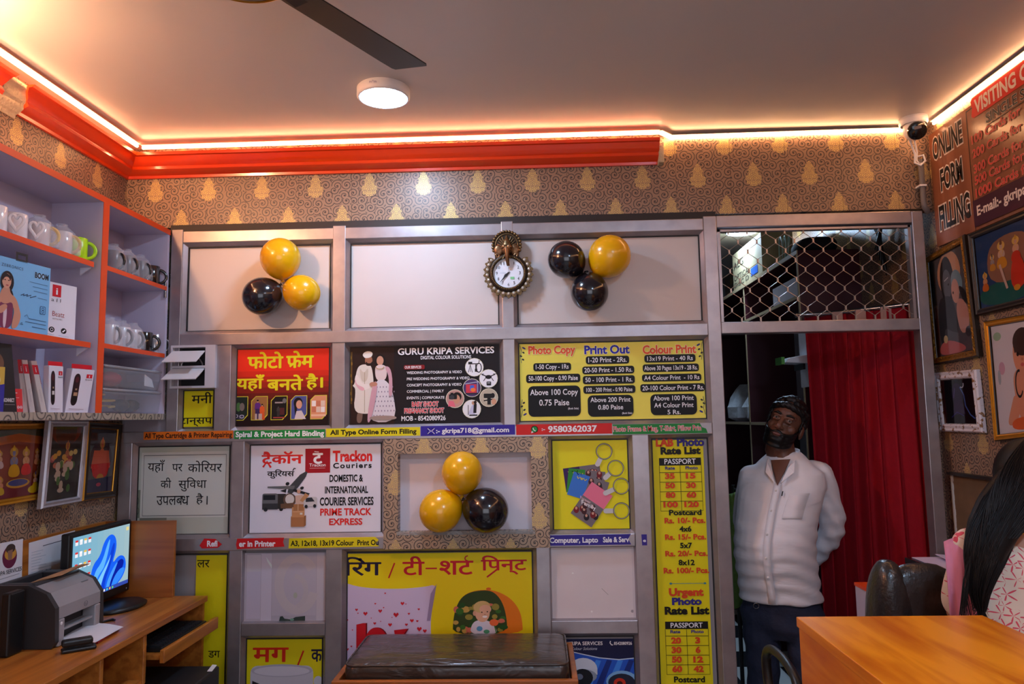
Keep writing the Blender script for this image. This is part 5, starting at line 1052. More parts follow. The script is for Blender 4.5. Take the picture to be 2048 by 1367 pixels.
balloon('yellow balloon at the lower right of the left cluster', 604, 585, 40, 36, 560, 566, YLB)
balloon('yellow balloon at the top right of the cluster beside the clock', 1219, 512, 42, 46, 1168, 572, YLB)
balloon('black balloon nearest the clock in the right cluster', 1133, 519, 39, 39, 1172, 552, BKB)
balloon('black balloon at the bottom of the right cluster', 1179, 584, 38, 41, 1172, 540, BKB)
balloon('yellow balloon at the top of the three in the niche', 924, 944, 39, 45, 924, 1010, YLB, .008)
balloon('yellow balloon at the lower left in the niche', 881, 1021, 45, 41, 930, 990, YLB, .008)
balloon('black balloon at the lower right in the niche', 972, 1020, 47, 44, 922, 996, BKB, .008)
# ================================================================ WALL CLOCK
BRZ = M('antique_bronze', (122, 98, 66), .36, .85, var=.35, vs=60); BRD = M('dark_bronze', (58, 46, 36), .45, .7, var=.3, vs=50); BRC = M('copper_bronze', (128, 92, 62), .36, .8, var=.3, vs=40); GEM = M('clear_gem', (196, 186, 172), .08, .35, spec=1)
yc = -.034; kc = 3.24/1476; co = Yp(1016.5, 545, yc-.02)
def cp_(x, y, d=0): return V((co.x+x*kc, yc-d, co.z-y*kc))      # clock pixels, depth towards the room
ck_ = thing('wall_clock', 'bronze wall clock with an elephant head and clear stones round the dial', 'clock', (co.x, yc, co.z))
def disc(r0, r1, d0, d1, n=48): return MB().lathe([(r1*kc, 0), (r1*kc, d0), (r0*kc, d1), (.001, d1)], (co.x, yc, co.z), n, ax='y', cap=True)
obj('case', MB().lathe([(.001, 0), (40*kc, 0), (40*kc, .016), (36*kc, .022), (31*kc, .022), (31*kc, .012)], (co.x, yc, co.z), 48, ax='y'), BRD, ck_)
obj('dial', MB().lathe([(31.5*kc, .012), (.001, .0125)], (co.x, yc, co.z), 48, ax='y', cap=True), M('dial_white', (226, 228, 236), .5), ck_)
for q in range(56):
    a = 2*PI*q/56
rim = MB()
for q in range(60): a = 2*PI*q/60; rim.ball(cp_(33.6*math.cos(a), 33.6*math.sin(a), .022), 1.9*kc, 8)
obj('beaded_rim', rim, BRZ, ck_)
for q in range(19):
    a = math.radians(-38+(256/18)*q); c_, s_ = math.cos(a), math.sin(a); x, y = 43*c_, 43*s_
    mb = MB(); pts = []
    for k in range(14):
        b = 2*PI*k/14; rx = 7.6 if math.cos(b) > 0 else 5.2; px_, py_ = rx*math.cos(b)*(1+.15*math.cos(b)), 5.6*math.sin(b)*(1-.35*max(0, math.cos(b)))
        pts.append(cp_(x+px_*c_-py_*s_, y+px_*s_+py_*c_, .004))
    mb.prism(pts, (0, -.010, 0)); g = obj('petal', mb, BRZ, ck_, bevel=.0015)
    obj('stone', MB().ball(cp_(x, y, .015), 3.6*kc, 10, sc=(1, .8, 1)), GEM, g)
    b = a+math.radians(256/36)
    if q < 18: obj('bead', MB().ball(cp_(47.5*math.cos(b), 47.5*math.sin(b), .010), 1.5*kc, 8), BRZ, ck_)
# elephant head crest
ec = (-2.5, -57)
cr = MB(); pts = [cp_(ec[0]+29*math.cos(a), ec[1]+31*math.sin(a), 0) for a in [math.radians(150+ (240)*k/30) for k in range(31)]]+[cp_(ec[0]+24, ec[1]+28), cp_(ec[0]-24, ec[1]+28)]
cr.prism(pts, (0, -.010, 0)); obj('crest_plate', cr, BRD, ck_, bevel=.002)
for q in range(19):
    a = math.radians(160+220*q/18); obj('crest_bead', MB().ball(cp_(ec[0]+28.5*math.cos(a), ec[1]+30*math.sin(a), .010), 3.3*kc, 10), BRZ, ck_)
mb = MB().tube([cp_(ec[0]+23*math.cos(a), ec[1]+24.5*math.sin(a), .012) for a in [math.radians(155+230*k/30) for k in range(31)]], 1.3*kc, 6); obj('crest_rope', mb, BRZ, ck_)
hd = MB(); hd.ball(cp_(ec[0], ec[1]+8, .018), 11*kc, 16, sc=(1, .9, 1.1)); hd.ball(cp_(ec[0]-5, ec[1]+4, .026), 6.5*kc, 12); hd.ball(cp_(ec[0]+5, ec[1]+4, .026), 6.5*kc, 12)
obj('elephant_head', hd, BRC, ck_)
obj('trunk', MB().tube([cp_(ec[0], ec[1]+9, .034), cp_(ec[0]+.5, ec[1]+20, .038), cp_(ec[0]+1, ec[1]+30, .034), cp_(ec[0]+2, ec[1]+38, .028), cp_(ec[0]+3, ec[1]+43, .024)], [5.2*kc, 4.6*kc, 3.9*kc, 3.2*kc, 2.9*kc], 12), BRC, ck_)
for s in (-1, 1):
    obj('ear', MB().ball(cp_(ec[0]+s*16.5, ec[1]+9, .013), 9.5*kc, 14, sc=(1.1, .4, 1.25)), BRC, ck_)
    obj('ear_curl', MB().tube([cp_(ec[0]+s*(16+k*.6+5.5*math.cos(k*.62)*(1-k*.07)), ec[1]+20+5.5*math.sin(k*.62)*(1-k*.07), .014) for k in range(11)], [2.6*kc]*11, 8), BRC, ck_)
    obj('tusk', MB().tube([cp_(ec[0]+s*4, ec[1]+21, .03), cp_(ec[0]+s*6.5, ec[1]+27, .034), cp_(ec[0]+s*8.5, ec[1]+30, .036)], [1.4*kc, 1.1*kc, .5*kc], 8), BRZ, ck_)
    obj('eye', MB().ball(cp_(ec[0]+s*6, ec[1]+5, .034), 1.5*kc, 8), BRD, ck_)
    for k in range(4): a = math.radians(-90+s*(28+k*17)); obj('crest_ray', MB().tube([cp_(ec[0]+11*math.cos(a), ec[1]+2+11*math.sin(a), .014), cp_(ec[0]+20*math.cos(a), ec[1]+21*math.sin(a), .012)], [1.6*kc, 1.2*kc], 6), BRZ, ck_)
obj('crown', MB().lathe([(10.5*kc, 0), (10.5*kc, .006), (9*kc, .012), (8.5*kc, .018), (6*kc, .028), (4.5*kc, .030), (3*kc, .040), (.5*kc, .050)], tuple(cp_(ec[0], ec[1]+1, .016)), 20), BRZ, ck_)
F = Flat(lambda x, y: cp_(x, y, .0132), NB, lift=.0002)
for h in range(1, 13):
    if h == 12: continue
    a = math.radians(30*h-90); x, y = 23.5*math.cos(a), 23.5*math.sin(a); s_ = str(h); w = .5 if h == 1 else 1.7*len(s_); F.text(s_, x-w, y-3, x+w, y+3, (30, 28, 34), .0)
F.rect(4, 8, 12, 13, (130, 206, 150)); F.line([(-17, 0), (-5, 0)], .5, (120, 140, 170)); F.build('numerals', ck_)
H = MB()
def hand(a, L, w, d, nm, tail=5):
    a = math.radians(a); c_, s_ = math.sin(a), -math.cos(a); n = (-s_, c_)
    obj(nm, MB().prism([cp_(-c_*tail, -s_*tail, d), cp_(c_*L*.5+n[0]*w, s_*L*.5+n[1]*w, d), cp_(c_*L, s_*L, d), cp_(c_*L*.5-n[0]*w, s_*L*.5-n[1]*w, d)], (0, -.0008, 0)), M('black_metal', (26, 25, 28), .5), ck_)
hand(226, 15, 3, .0145, 'hour_hand'); hand(222, 28, 1.3, .016, 'minute_hand'); hand(4, 20, .35, .0175, 'second_hand', 8); obj('hub', MB().ball(cp_(0, 0, .016), 1.8*kc, 10), M('black_metal', (26, 25, 28), .5), ck_)
# ================================================================ LOUVRE VENT
lv = thing('louvre_vent', 'white louvre vent with two tilted flaps above the small yellow poster', 'vent', tuple(Yp(386, 772, -.03)))
WP = M('white_frame_paint', (206, 200, 206), .4)
a, b = Yp(343, 691, -.04), Yp(430, 775, -.04); x0, x1, z1, z0 = a.x+.006, b.x+.002, a.z, b.z-.0
x0 = VJ[1]-.03
xr = Yp(412, 730, -.04).x
fb = MB(); fb.box((x0, -.05, z1-.010), (x1, .0, z1)); fb.box((x0, -.05, z0), (x1, .0, z0+.010)); fb.box((xr, -.05, z0+.01), (x1, .0, z1-.01)); fb.box((x0, -.05, z0+.01), (x0+.008, .0, z1-.01)); fb.box((x0+.008, -.048, (z0+z1)/2-.006), (xr, -.02, (z0+z1)/2+.004))
obj('frame', fb, WP, lv)
obj('dark_backing', MB().box((x0+.008, -.004, z0+.01), (xr, .002, z1-.01)), M('dark_void', (18, 18, 20), .6), lv)
for t0, t1, l0, l1 in ((701, 722, 349, 419), (736, 757, 347, 417)):
    zt, zb_ = Yp(380, t0, -.05).z, Yp(380, t1, -.10).z; xa, xb = x0+.006, xr-.004
    obj('flap', MB().slab([(xa-.022, -.098, zb_), (xb-.016, -.098, zb_), (xb, -.046, zt), (xa, -.046, zt)], (0, .002, -.003)), M('milky_flap', (222, 218, 220), .3), lv)
obj('fan_grille', MB().tube([((x0+xr)/2+.05*math.cos(a_), -.006, (z0+z1)/2+.05*math.sin(a_)) for a_ in [2*PI*k/20 for k in range(20)]], .006, 8, closed=True), M('steel', (150, 148, 150), .25, 1), lv)
# ================================================================ CEILING FAN
hx, hy, hz = -.665, -1.715, 2.60
FB = M('fan_brown', (24, 19, 20), .45, .2, spec=.5)
fan = thing('ceiling_fan', 'dark brown ceiling fan overhead with one blade above the round light', 'ceiling fan', (hx, hy, ZC), group=None)
obj('canopy', MB().lathe([(.002, 0), (.06, 0), (.055, -.03), (.02, -.06), (.012, -.062)], (hx, hy, ZC), 28), FB, fan)
obj('down_rod', MB().tube([(hx, hy, ZC-.05), (hx, hy, hz+.06)], .011, 12), FB, fan)
mo = obj('motor', MB().lathe([(.012, .07), (.06, .065), (.115, .05), (.132, .02), (.126, -.01), (.095, -.03), (.04, -.036), (.002, -.037)], (hx, hy, hz), 40), FB, fan)
obj('gold_ring', MB().lathe([(.112, -.018), (.115, -.024), (.109, -.027), (.106, -.024)], (hx, hy, hz), 40), M('gilt_moulding', (206, 140, 36), .3, .6), mo)
t1, t2 = Zp(779, 153, hz), Zp(866, 128, hz); tc = (t1+t2)/2; ang = math.atan2(tc.y-hy, tc.x-hx); RL = V((tc.x-hx, tc.y-hy)).length
for k in range(3):
    a = ang+k*2*PI/3; d = V((math.cos(a), math.sin(a), 0)); n = V((-d.y, d.x, 0)); c = V((hx, hy, hz+.01))
    mb = MB(); R = []
    for u, w in ((.20, .050), (.3, .056), (.6, .060), (.9, .066), (.985, .066), (1.0, .060)):
        m_ = c+d*(RL*u); tl = .18
        R.append([m_+n*w+V((0, 0, w*tl+.002)), m_-n*w+V((0, 0, -w*tl+.002)), m_-n*w+V((0, 0, -w*tl-.002)), m_+n*w+V((0, 0, w*tl-.002))])
    bl = obj('blade', mb.loft(R, smooth=False), FB, fan)
    obj('blade_arm', MB().hexa([tuple(c+d*u+n*w+V((0, 0, z))) for z in (-.004, .006) for u, w in ((.08, -.022), (RL*.32, -.035), (RL*.32, .035), (.08, .022))]), FB, bl)
# ================================================================ PADDED BENCH
BZ = .66; a, b = Zp(722, 1262, BZ), Zp(1132, 1262, BZ); c, d = Zp(703, 1330, BZ-.01), Zp(1137, 1328, BZ-.01)
bx0, bx1, by0, by1 = (a.x+c.x)/2-.0, (b.x+d.x)/2, (c.y+d.y)/2, (a.y+b.y)/2
be = thing('bench', 'wooden bench box topped with a creased dark leatherette cushion', 'bench', ((bx0+bx1)/2, (by0+by1)/2, 0))
base = MB(); zb0 = BZ-.085
for p, q in (((bx0-.035, by0-.035, 0), (bx1+.03, by0-.012, zb0+.03)), ((bx0-.035, by1+.01, 0), (bx1+.03, by1+.03, zb0+.03)), ((bx0-.035, by0-.012, 0), (bx0-.012, by1+.01, zb0+.03)), ((bx1+.008, by0-.012, 0), (bx1+.03, by1+.01, zb0+.03))): base.box(p, q)
base.box((bx0-.012, by0-.012, zb0-.04), (bx1+.008, by1+.01, zb0))
obj('box_base', base, WDX, be, bevel=.003)
LEA, t_, b_ = newmat('dark_leatherette'); b_.inputs['Base Color'].default_value = (*lin((60, 50, 46)), 1); b_.inputs['Roughness'].default_value = .30; b_.inputs['Coat Weight'].default_value = .25
tc_ = nd(t_, 'TexCoord'); mp_ = nd(t_, 'Mapping'); mp_.inputs['Rotation'].default_value = (0, 0, .7); mp_.inputs['Scale'].default_value = (5, 17, 8); wv = nd(t_, 'TexNoise'); wv.inputs['Scale'].default_value = 1.0; wv.inputs['Detail'].default_value = 3; wv.inputs['Distortion'].default_value = 1.2
bp_ = nd(t_, 'Bump'); bp_.inputs['Strength'].default_value = .8; bp_.inputs['Distance'].default_value = .022
t_.links.new(tc_.outputs['Object'], mp_.inputs[0]); t_.links.new(mp_.outputs[0], wv.inputs['Vector']); t_.links.new(wv.outputs['Fac'], bp_.inputs['Height']); t_.links.new(bp_.outputs[0], b_.inputs['Normal'])
cu = MB(); R = []; N = 30
def cring(z, inset):
    out = []
    hx_, hy_ = (bx1-bx0)/2-inset, (by1-by0)/2-inset; r = .035
    for qx, qy, a0 in ((1, 1, 0), (-1, 1, PI/2), (-1, -1, PI), (1, -1, 1.5*PI)):
        for k in range(6): a_ = a0+PI/2*k/5; out.append(V(((bx0+bx1)/2+qx*(hx_-r)+r*math.cos(a_), (by0+by1)/2+qy*(hy_-r)+r*math.sin(a_), z)))
    return out
obj('cushion', cu.loft([cring(z, i) for z, i in ((zb0+.001, .012), (zb0+.02, .0), (BZ-.028, .0), (BZ-.012, .006), (BZ-.004, .018), (BZ, .05), (BZ+.003, .12))]), LEA, be)
obj('piping', MB().tube(cring(BZ-.012, .003), .004, 6, closed=True), LEA, be)
# ================================================================ BLACK CHAIRS
LBK = M('black_leather', (34, 30, 30), .32, coat=.2, bump=.25, bs=90)
def rounded(c, u, v, n, w, h, d, p=3.2, mb=None):
    """puffy rounded pad centred at c spanning w along u, h along v, d along n"""
    mb = mb or MB(); R = []
    for z, s in ((-1, .0), (-1, .72), (-.75, .90), (-.35, .985), (0, 1), (.35, .985), (.75, .90), (1, .72), (1.08, .4), (1.1, 0)):
        ring = []
        for k in range(36):
            a = 2*PI*k/36; ca, sa = math.cos(a), math.sin(a); q = (abs(ca)**p+abs(sa)**p)**(-1/p)
            ring.append(c+u*(w/2*q*ca*max(s, .002))+v*(h/2*q*sa*max(s, .002))+n*(d/2*z))
        R.append(ring)
    return mb.loft(R)
def office_chair(lab, c, face, backtop, backw, backh, seat=.46, arms=True, headroll=False, tilt=.12, armo=.265, bo=0):
    f = V((math.cos(face), math.sin(face), 0)); s = V((-f.y, f.x, 0)); c = V((c[0], c[1], 0))
    t = thing('office_chair', lab, 'chair', tuple(c))
    obj('seat', rounded(c+V((0, 0, seat)), s, f, V((0, 0, 1)), .48, .46, .09), LBK, t)
    bc = c-f*.23-s*bo; vv = (V((0, 0, 1))*math.cos(tilt)-f*math.sin(tilt)).normalized(); nn = vv.cross(s).normalized(); nn = nn if nn.dot(f) > 0 else -nn
    b = obj('backrest', rounded(bc-f*.04+V((0, 0, backtop-backh/2)), s, vv, nn, backw, backh, .085, 2.8), LBK, t)
    if headroll: obj('side_roll', rounded(bc-f*.04+V((0, 0, backtop-backh*.45))+nn*.02+s*(backw*.30), s, vv, nn, backw*.42, backh*.92, .13, 2.6), LBK, b)
    obj('back_support', MB().tube([c-f*.12+V((0, 0, seat-.05)), c-f*.27+V((0, 0, seat-.02)), bc-f*.06+V((0, 0, backtop-backh*.7))], .018, 8), BK, t)
    obj('gas_column', MB().tube([c+V((0, 0, .09)), c+V((0, 0, seat-.04))], .025, 12), BK, t)
    for k in range(5):
        a = 2*PI*k/5+face; d = V((math.cos(a), math.sin(a), 0)); l = obj('base_arm', MB().tube([c+V((0, 0, .10)), c+d*.28+V((0, 0, .07))], [.022, .014], 8), BK, t)
        obj('castor', MB().lathe([(.002, -.012), (.026, -.012), (.028, 0), (.026, .012), (.002, .012)], tuple(c+d*.28+V((0, 0, .029))), 14, ax='y'), BK, l)
    if arms:
        for q in (-1, 1):
            o = c+s*(q*armo); pts = [o+f*.02+V((0, 0, seat-.03))+s*(q*.0), o+f*.16+V((0, 0, seat+.10)), o+f*.17+V((0, 0, seat+.20)), o+f*.10+V((0, 0, seat+.245)), o-f*.06+V((0, 0, seat+.25)), o-f*.18+V((0, 0, seat+.22)), o-f*.235+V((0, 0, seat+.13)), o-f*.22+V((0, 0, seat+.02))]
            P = []
            for i in range(len(pts)-1):
                for k in range(4): P.append(pts[i].lerp(pts[i+1], k/4))
            P.append(pts[-1])
            for _ in range(3): P = [P[0]]+[(P[i-1]+P[i]*2+P[i+1])/4 for i in range(1, len(P)-1)]+[P[-1]]
            obj('armrest', MB().tube(P, .019, 10, flat=.8), BK, t)
    return t
p = Zp(577, 1357, .80); office_chair('black chair whose rounded top shows below the mug poster', (p.x, p.y+.02), PI/2, .822, .44, .42, arms=False)
office_chair('black leather armchair with a fat rolled back behind the wooden counter', (1.15, -.575), PI*.5, 1.075, .30, .56, headroll=True, tilt=.05, armo=.315, bo=.05)
# ================================================================ WOODEN COUNTER
CWD = wood('counter_laminate', (230, 140, 26), (188, 94, 14), 'y', 1., .25, 14)
cx0, cx1, cy1 = .632, 1.086, -1.385
co_ = thing('counter', 'orange wood-grain counter in the right foreground', 'counter', ((cx0+cx1)/2, -1.9, 0))
obj('counter_top', MB().box((cx0, -2.55, 1.026), (cx1, cy1, 1.05)), CWD, co_, bevel=.002)
obj('cabinet', MB().box((cx0+.004, -2.54, 0), (cx1-.01, cy1-.006, 1.026)), CWD, co_)
# ================================================================ RIGHT DESK, PAPERS, STAND
dk2 = thing('side_desk', 'black desk against the right wall under loose papers', 'desk', (1.65, -.5, 0))
obj('desk_top', MB().box((1.515, -.80, .925), (XR-.003, -.10, .95)), M('black_gloss', (24, 22, 26), .25), dk2, bevel=.002)
obj('side_panel', MB().box((1.53, -.78, 0), (XR-.01, -.12, .925)), M('black_gloss', (24, 22, 26), .25), dk2)
for nm, lab, q, dz in (('paper_sheet', 'lilac white paper sheets lying on the black desk by the right wall', [(1.53, -.62), (1.775, -.50), (1.775, -.12), (1.535, -.12)], 0), ('paper_sheet', 'folded paper with a raised edge on top of the desk papers', [(1.60, -.55), (1.77, -.46), (1.77, -.16), (1.62, -.14)], .004)):
    tag(obj(nm, MB().slab([V((x, y, .9535+dz+(.012 if (i == 3 and dz) else 0))) for i, (x, y) in enumerate(q)], (0, 0, -.0025)), M('lilac_paper', (214, 200, 226), .6)), lab, 'paper')
p = Xp(1736, 1178, 1.20); sx = 1.20
p = Yp(1736, 1178, -.25); q = Yp(1762, 1178, -.25)
os_ = thing('orange_stand', 'orange-edged stand beside the leather chair, in front of the curtain', 'stand', ((p.x+q.x)/2, -.2, 0))
obj('panel', MB().box((p.x+.004, -.24, 0), (p.x+.16, -.12, p.z-.012)), LAV, os_)
ob = MB(); ob.box((p.x, -.252, 0), (p.x+.014, -.24, p.z)); ob.box((p.x+.014, -.252, p.z-.014), (p.x+.16, -.24, p.z)); ob.box((p.x, -.24, p.z-.012), (p.x+.16, -.12, p.z)); obj('edge_band', ob, ORE, os_)
# ================================================================ RIGHT WALL
xr_ = XR-.012
def Q(*pts, x=None): return [Xp(a, b, x or xr_) for a, b in pts]
tl, bl = Xp(1853, 262, xr_), Xp(1878, 491, xr_); y0 = (tl.y+bl.y)/2; zt_, zb_ = ZC-.055, (bl.z+Xp(2048, 421, xr_).z)/2
y1 = -1.5
SBW = wood('sign_wood_print', (150, 96, 70), (128, 78, 56), 'z', .8, .22, 16)
sg = thing('price_signboard', 'wood-look signboard about form filling and visiting cards on the right wall', 'sign', (XR, -.7, zb_))
obj('board', MB().box((xr_, y1, zb_), (XR-.001, y0, zt_)), SBW, sg)
fR = lambda u, v: V((xr_, -u, v))
F = Flat(fR, (-1, 0, 0), lift=.0004)
F.st = 2e-4
def uv(px, py): P = Xp(px, py, xr_); return (-P.y, P.z)
d0, d1_ = uv(1928, 212), uv(1953, 449); ud = (d0[0]+d1_[0])/2
F.rect(ud, zt_-.012, -y1-.01, zt_-.016, BL); F.rect(ud, zt_-.012, ud+.004, zb_, BL)
def rtx(st, a, b, col, fat=.0, out=None, ow=.03, ht=None, shear=0):
    (u0, z0), (u1, z1) = uv(*a), uv(*b); F.text(st, u0, z0, u1, z1, col, fat, out=out, ow=ow)
WHT = (226, 210, 200)
for st, a, b in (('ONLINE', (1864, 281), (1926, 282)), ('FORM', (1880, 342), (1927, 357)), ('FILLING', (1878, 416), (1943, 431))): rtx(st, a, b, (34, 30, 30), .03, WHT, .05)
(u0, z0), (u1, z1) = uv(1945, 202), uv(2048, 180); F.poly([(u0-.012, z0), (u0, z0+.012), (1.45, z0+.012), (1.45, z0-.072), (u0, z0-.072), (u0-.012, z0-.060), (u0-.004, z0-.03)], (206, 40, 34))
F.text('VISITING C', u0+.012, z0-.005, u1+.03, z0-.058, WHT, .03)
u, z = uv(1972, 228); F.text('SINGLE S', u, z, uv(2048, 200)[0]+.01, z-.037, (34, 30, 30), .02, out=WHT, ow=.02); F.rect(u, z-.045, u+.40, z-.048, (34, 30, 30))
for st, a, b in (('100 Cards for', (1944, 273), 0), ('200 Cards for', (1946, 301), 0), ('300 Cards for', (1949, 331), 0), ('500 Cards for', (1951, 354), 0), ('1000 Cards for', (1953, 379), 0)):
    u, z = uv(*a); F.text(st, u, z, u+.30+.05*(len(st) > 13), z-.033, (206, 58, 48), .012, out=(226, 160, 140), ow=.02)
u, z = uv(1953, 410); F.rect(ud+.004, z+.02, 1.45, zb_+.012, (64, 28, 48)); F.text('E-mail:- gkripa', u+.008, z-.008, uv(2048, 377)[0]+.02, z-.045, WHT, .03); F.build('print', sg)
gr = 'framed pictures on the right wall'
def dA(F):
    F.rect(0, 0, 100, 100, (90, 88, 96)); F.ell(52, 20, 34, 22, (206, 160, 130)); F.ell(45, 26, 20, 24, (42, 44, 50)); F.soft([(36, 12), (44, 0), (52, 12)], (42, 44, 50)); F.ell(44, 30, 13, 15, (96, 98, 108)); F.soft([(12, 44), (36, 40), (60, 46), (66, 90), (8, 96)], (52, 54, 62)); F.ell(72, 32, 16, 12, (130, 160, 176), .3); F.ell(66, 40, 11, 12, (206, 160, 146)); F.soft([(72, 46), (96, 56), (94, 80), (70, 84), (62, 60)], (200, 150, 140)); F.soft([(74, 34), (96, 44), (98, 60), (82, 50)], (40, 40, 46)); F.soft([(28, 72), (44, 78), (84, 84), (84, 92), (40, 90), (22, 82)], (84, 86, 96)); F.soft([(6, 90), (30, 84), (80, 94), (76, 100), (6, 100)], (196, 110, 110)); F.ell(90, 82, 8, 5, (60, 62, 70)); F.ell(26, 84, 6, 4, (206, 190, 150)); F.line([(38, 26), (50, 24)], 1.2, (196, 196, 200)); F.ell(60, 41, 2, 1.4, (60, 40, 40)); F.ell(49, 31, 2, 1.2, BL)
def dB(F):
    F.rect(0, 0, 100, 100, (44, 70, 120)); F.soft([(0, 72), (100, 66), (100, 100), (0, 100)], (40, 100, 96)); F.soft([(20, 20), (60, 8), (100, 18), (100, 70), (20, 74)], (150, 110, 90)); deity(F, 30, 34, 12, (150, 150, 170), (206, 150, 60), (90, 70, 60)); deity(F, 48, 22, 20, (206, 180, 170), (206, 150, 50), (120, 80, 60)); deity(F, 74, 22, 18, (214, 170, 150), (206, 60, 40), (206, 160, 60)); deity(F, 14, 56, 14, (206, 150, 120), (206, 110, 40), (206, 160, 60)); F.soft([(66, 44), (86, 44), (92, 84), (62, 86)], (206, 60, 40)); F.line([(44, 48), (56, 82)], 4, (206, 180, 170)); F.ell(74, 84, 6, 4, (206, 150, 50))
def dC(F):
    F.rect(0, 0, 100, 100, (222, 216, 224)); F.ell(20, 40, 8, 6, (216, 170, 190)); F.ell(12, 48, 4, 7, (170, 180, 190)); F.ell(14, 10, 10, 4, (160, 190, 160)); sk = (226, 160, 130); F.soft([(46, 46), (70, 40), (100, 44), (100, 90), (60, 90), (50, 70)], sk); F.soft([(50, 62), (36, 78), (24, 92), (40, 94), (62, 84)], sk); F.ell(72, 28, 22, 20, sk); F.ell(74, 18, 23, 13, (72, 50, 46)); F.soft([(52, 22), (56, 30), (60, 20)], (72, 50, 46)); F.ell(62, 29, 3, 2, BL); F.ell(80, 28, 3, 2, BL); F.ell(72, 34, 2.5, 1.6, (206, 136, 110)); F.ell(72, 39, 4, 1.8, (206, 100, 100)); F.ring(62, 56, 9, 12, 2.4, (40, 40, 48), 20, a0=.6, a1=5); F.soft([(36, 90), (60, 86), (100, 88), (100, 98), (40, 98)], (226, 110, 60))
def dD(F):
    F.rect(0, 0, 100, 100, (14, 10, 20)); F.ell(46, 34, 17, 26, (44, 24, 70)); F.poly([(34, 50), (58, 46), (66, 78), (28, 80)], (52, 26, 78)); F.line([(56, 18), (66, 36), (68, 60), (80, 80), (92, 88)], 3, (76, 110, 190)); F.line([(40, 20), (34, 42)], 2, (90, 60, 150)); F.line([(22, 86), (40, 74), (60, 82)], 2, (60, 50, 140)); F.ring(62, 12, 6, 7, 2.6, (200, 206, 226), 16, a0=-.4, a1=2.3)
MRB = M('marbled_white_frame', (214, 204, 206), .3, var=.0); 
m_, t_, b_ = newmat('flecked_white_frame'); n_ = nd(t_, 'TexNoise'); n_.inputs['Scale'].default_value = 55; n_.inputs['Detail'].default_value = 4; cr_ = nd(t_, 'ValToRGB'); e = cr_.color_ramp.elements; e[0].position = .56; e[0].color = (*lin((216, 206, 210)), 1); e[1].position = .60; e[1].color = (*lin((140, 96, 60)), 1); tc_ = nd(t_, 'TexCoord'); t_.links.new(tc_.outputs['Object'], n_.inputs['Vector']); t_.links.new(n_.outputs['Fac'], cr_.inputs[0]); t_.links.new(cr_.outputs[0], b_.inputs['Base Color']); b_.inputs['Roughness'].default_value = .3; FLK = m_
ORN = M('ornate_gold', (150, 104, 36), .35, .75, var=.6, vs=130, bump=1.0, bs=110); DKW = M('dark_wood_frame', (38, 32, 30), .4)
xw = XR-.004
framed('framed_picture', 'tall gilt framed grey picture of an embracing couple', Q((1856, 516), (1936, 468), (1966, 712), (1875, 729), x=xw), .032, [ORN, GDK], draw=dA, group=gr)
framed('framed_picture', 'dark wood framed colourful family picture below the signboard', Q((1945, 468), (2075, 414), (2080, 603), (1962, 631), x=xw), .026, [DKW, GDK], draw=dB, group=gr)
framed('framed_picture', 'gilt framed baby photograph on a pale ground', Q((1977, 642), (2080, 624), (2088, 872), (1999, 882), x=xw), .026, [GOLD, GDK], draw=dC, group=gr)
framed('framed_picture', 'small white flecked frame round a black picture with a crescent', Q((1876, 745), (1960, 738), (1974, 865), (1889, 862), x=xw), .036, [FLK], draw=dD, group=gr)
# wallpapered box recess with a chipped edge
q = Q((1906, 948), (2030, 962), (2040, 1085), (1926, 1072), x=XR-.002)
nch = thing('wall_recess', 'dark brown patch with a chipped white edge low on the right wall', 'panel', tuple(q[3]))
ym, yn, za, zb2 = q[0].y, q[1].y, q[0].z, q[3].z
obj('panel', MB().box((XR-.006, yn, zb2), (XR-.001, ym, za)), M('bare_board', (110, 84, 58), .7, var=.3, vs=14), nch)
obj('top_edge', MB().box((XR-.03, yn, za), (XR-.001, ym, za+.012)), M('dark_wood_frame', (38, 32, 30), .4), nch)
ed = MB(); rn = random.Random(2); zz = za; 
while zz > zb2: h = rn.uniform(.008, .03); ed.box((XR-.012, ym-rn.uniform(.004, .008), max(zb2, zz-h)), (XR-.001, ym+.004, zz)); zz -= h
obj('chipped_edge', ed, M('plaster_white', (206, 196, 186), .8), nch)
# ================================================================ SECURITY CAMERA AND CONDUIT
WPL = M('white_plastic', (232, 230, 235), .4)
cc = Yp(1828, 262, -.12); cz = ZC
ca = thing('security_camera', 'white turret security camera at the ceiling corner above the doorway', 'camera', (cc.x, -.12, ZC))
obj('mount_base', MB().lathe([(.002, 0), (.058, 0), (.058, -.022), (.052, -.032)], (cc.x, -.12, ZC), 32), WPL, ca)
bc = V((cc.x, -.125, ZC-.052)); obj('turret_body', MB().ball(bc, .047, 24), WPL, ca)
dn = V((-.15, -.86, -.48)).normalized(); rot = V((0, 0, 1)).rotation_difference(dn).to_matrix()
def ringd(r, h): return [bc+rot @ V((r*math.cos(2*PI*k/28), r*math.sin(2*PI*k/28), h)) for k in range(28)]
obj('lens_housing', MB().loft([ringd(r, h) for r, h in ((.036, .020), (.040, .034), (.038, .044), (.034, .048), (.002, .050))]), M('black_lens', (14, 14, 18), .12, coat=.5), ca)
obj('sensor_window', MB().loft([[bc+rot @ V((x, y, h)) for x, y in ((-.014, .010), (.014, .010), (.014, .022), (-.014, .022))] for h in (.049, .052)], smooth=False), M('sensor_grey', (120, 116, 120), .3), ca)
cb_ = thing('conduit', 'grey conduit pipe with a white cable loop below the security camera', 'pipe', (1.735, -.035, ZT))
c0, c1_, c2_ = Yp(1842, 318, -.05), Yp(1845, 405, -.05), Yp(1849, 418, -.05); xk = min(c0.x, XR-.03)
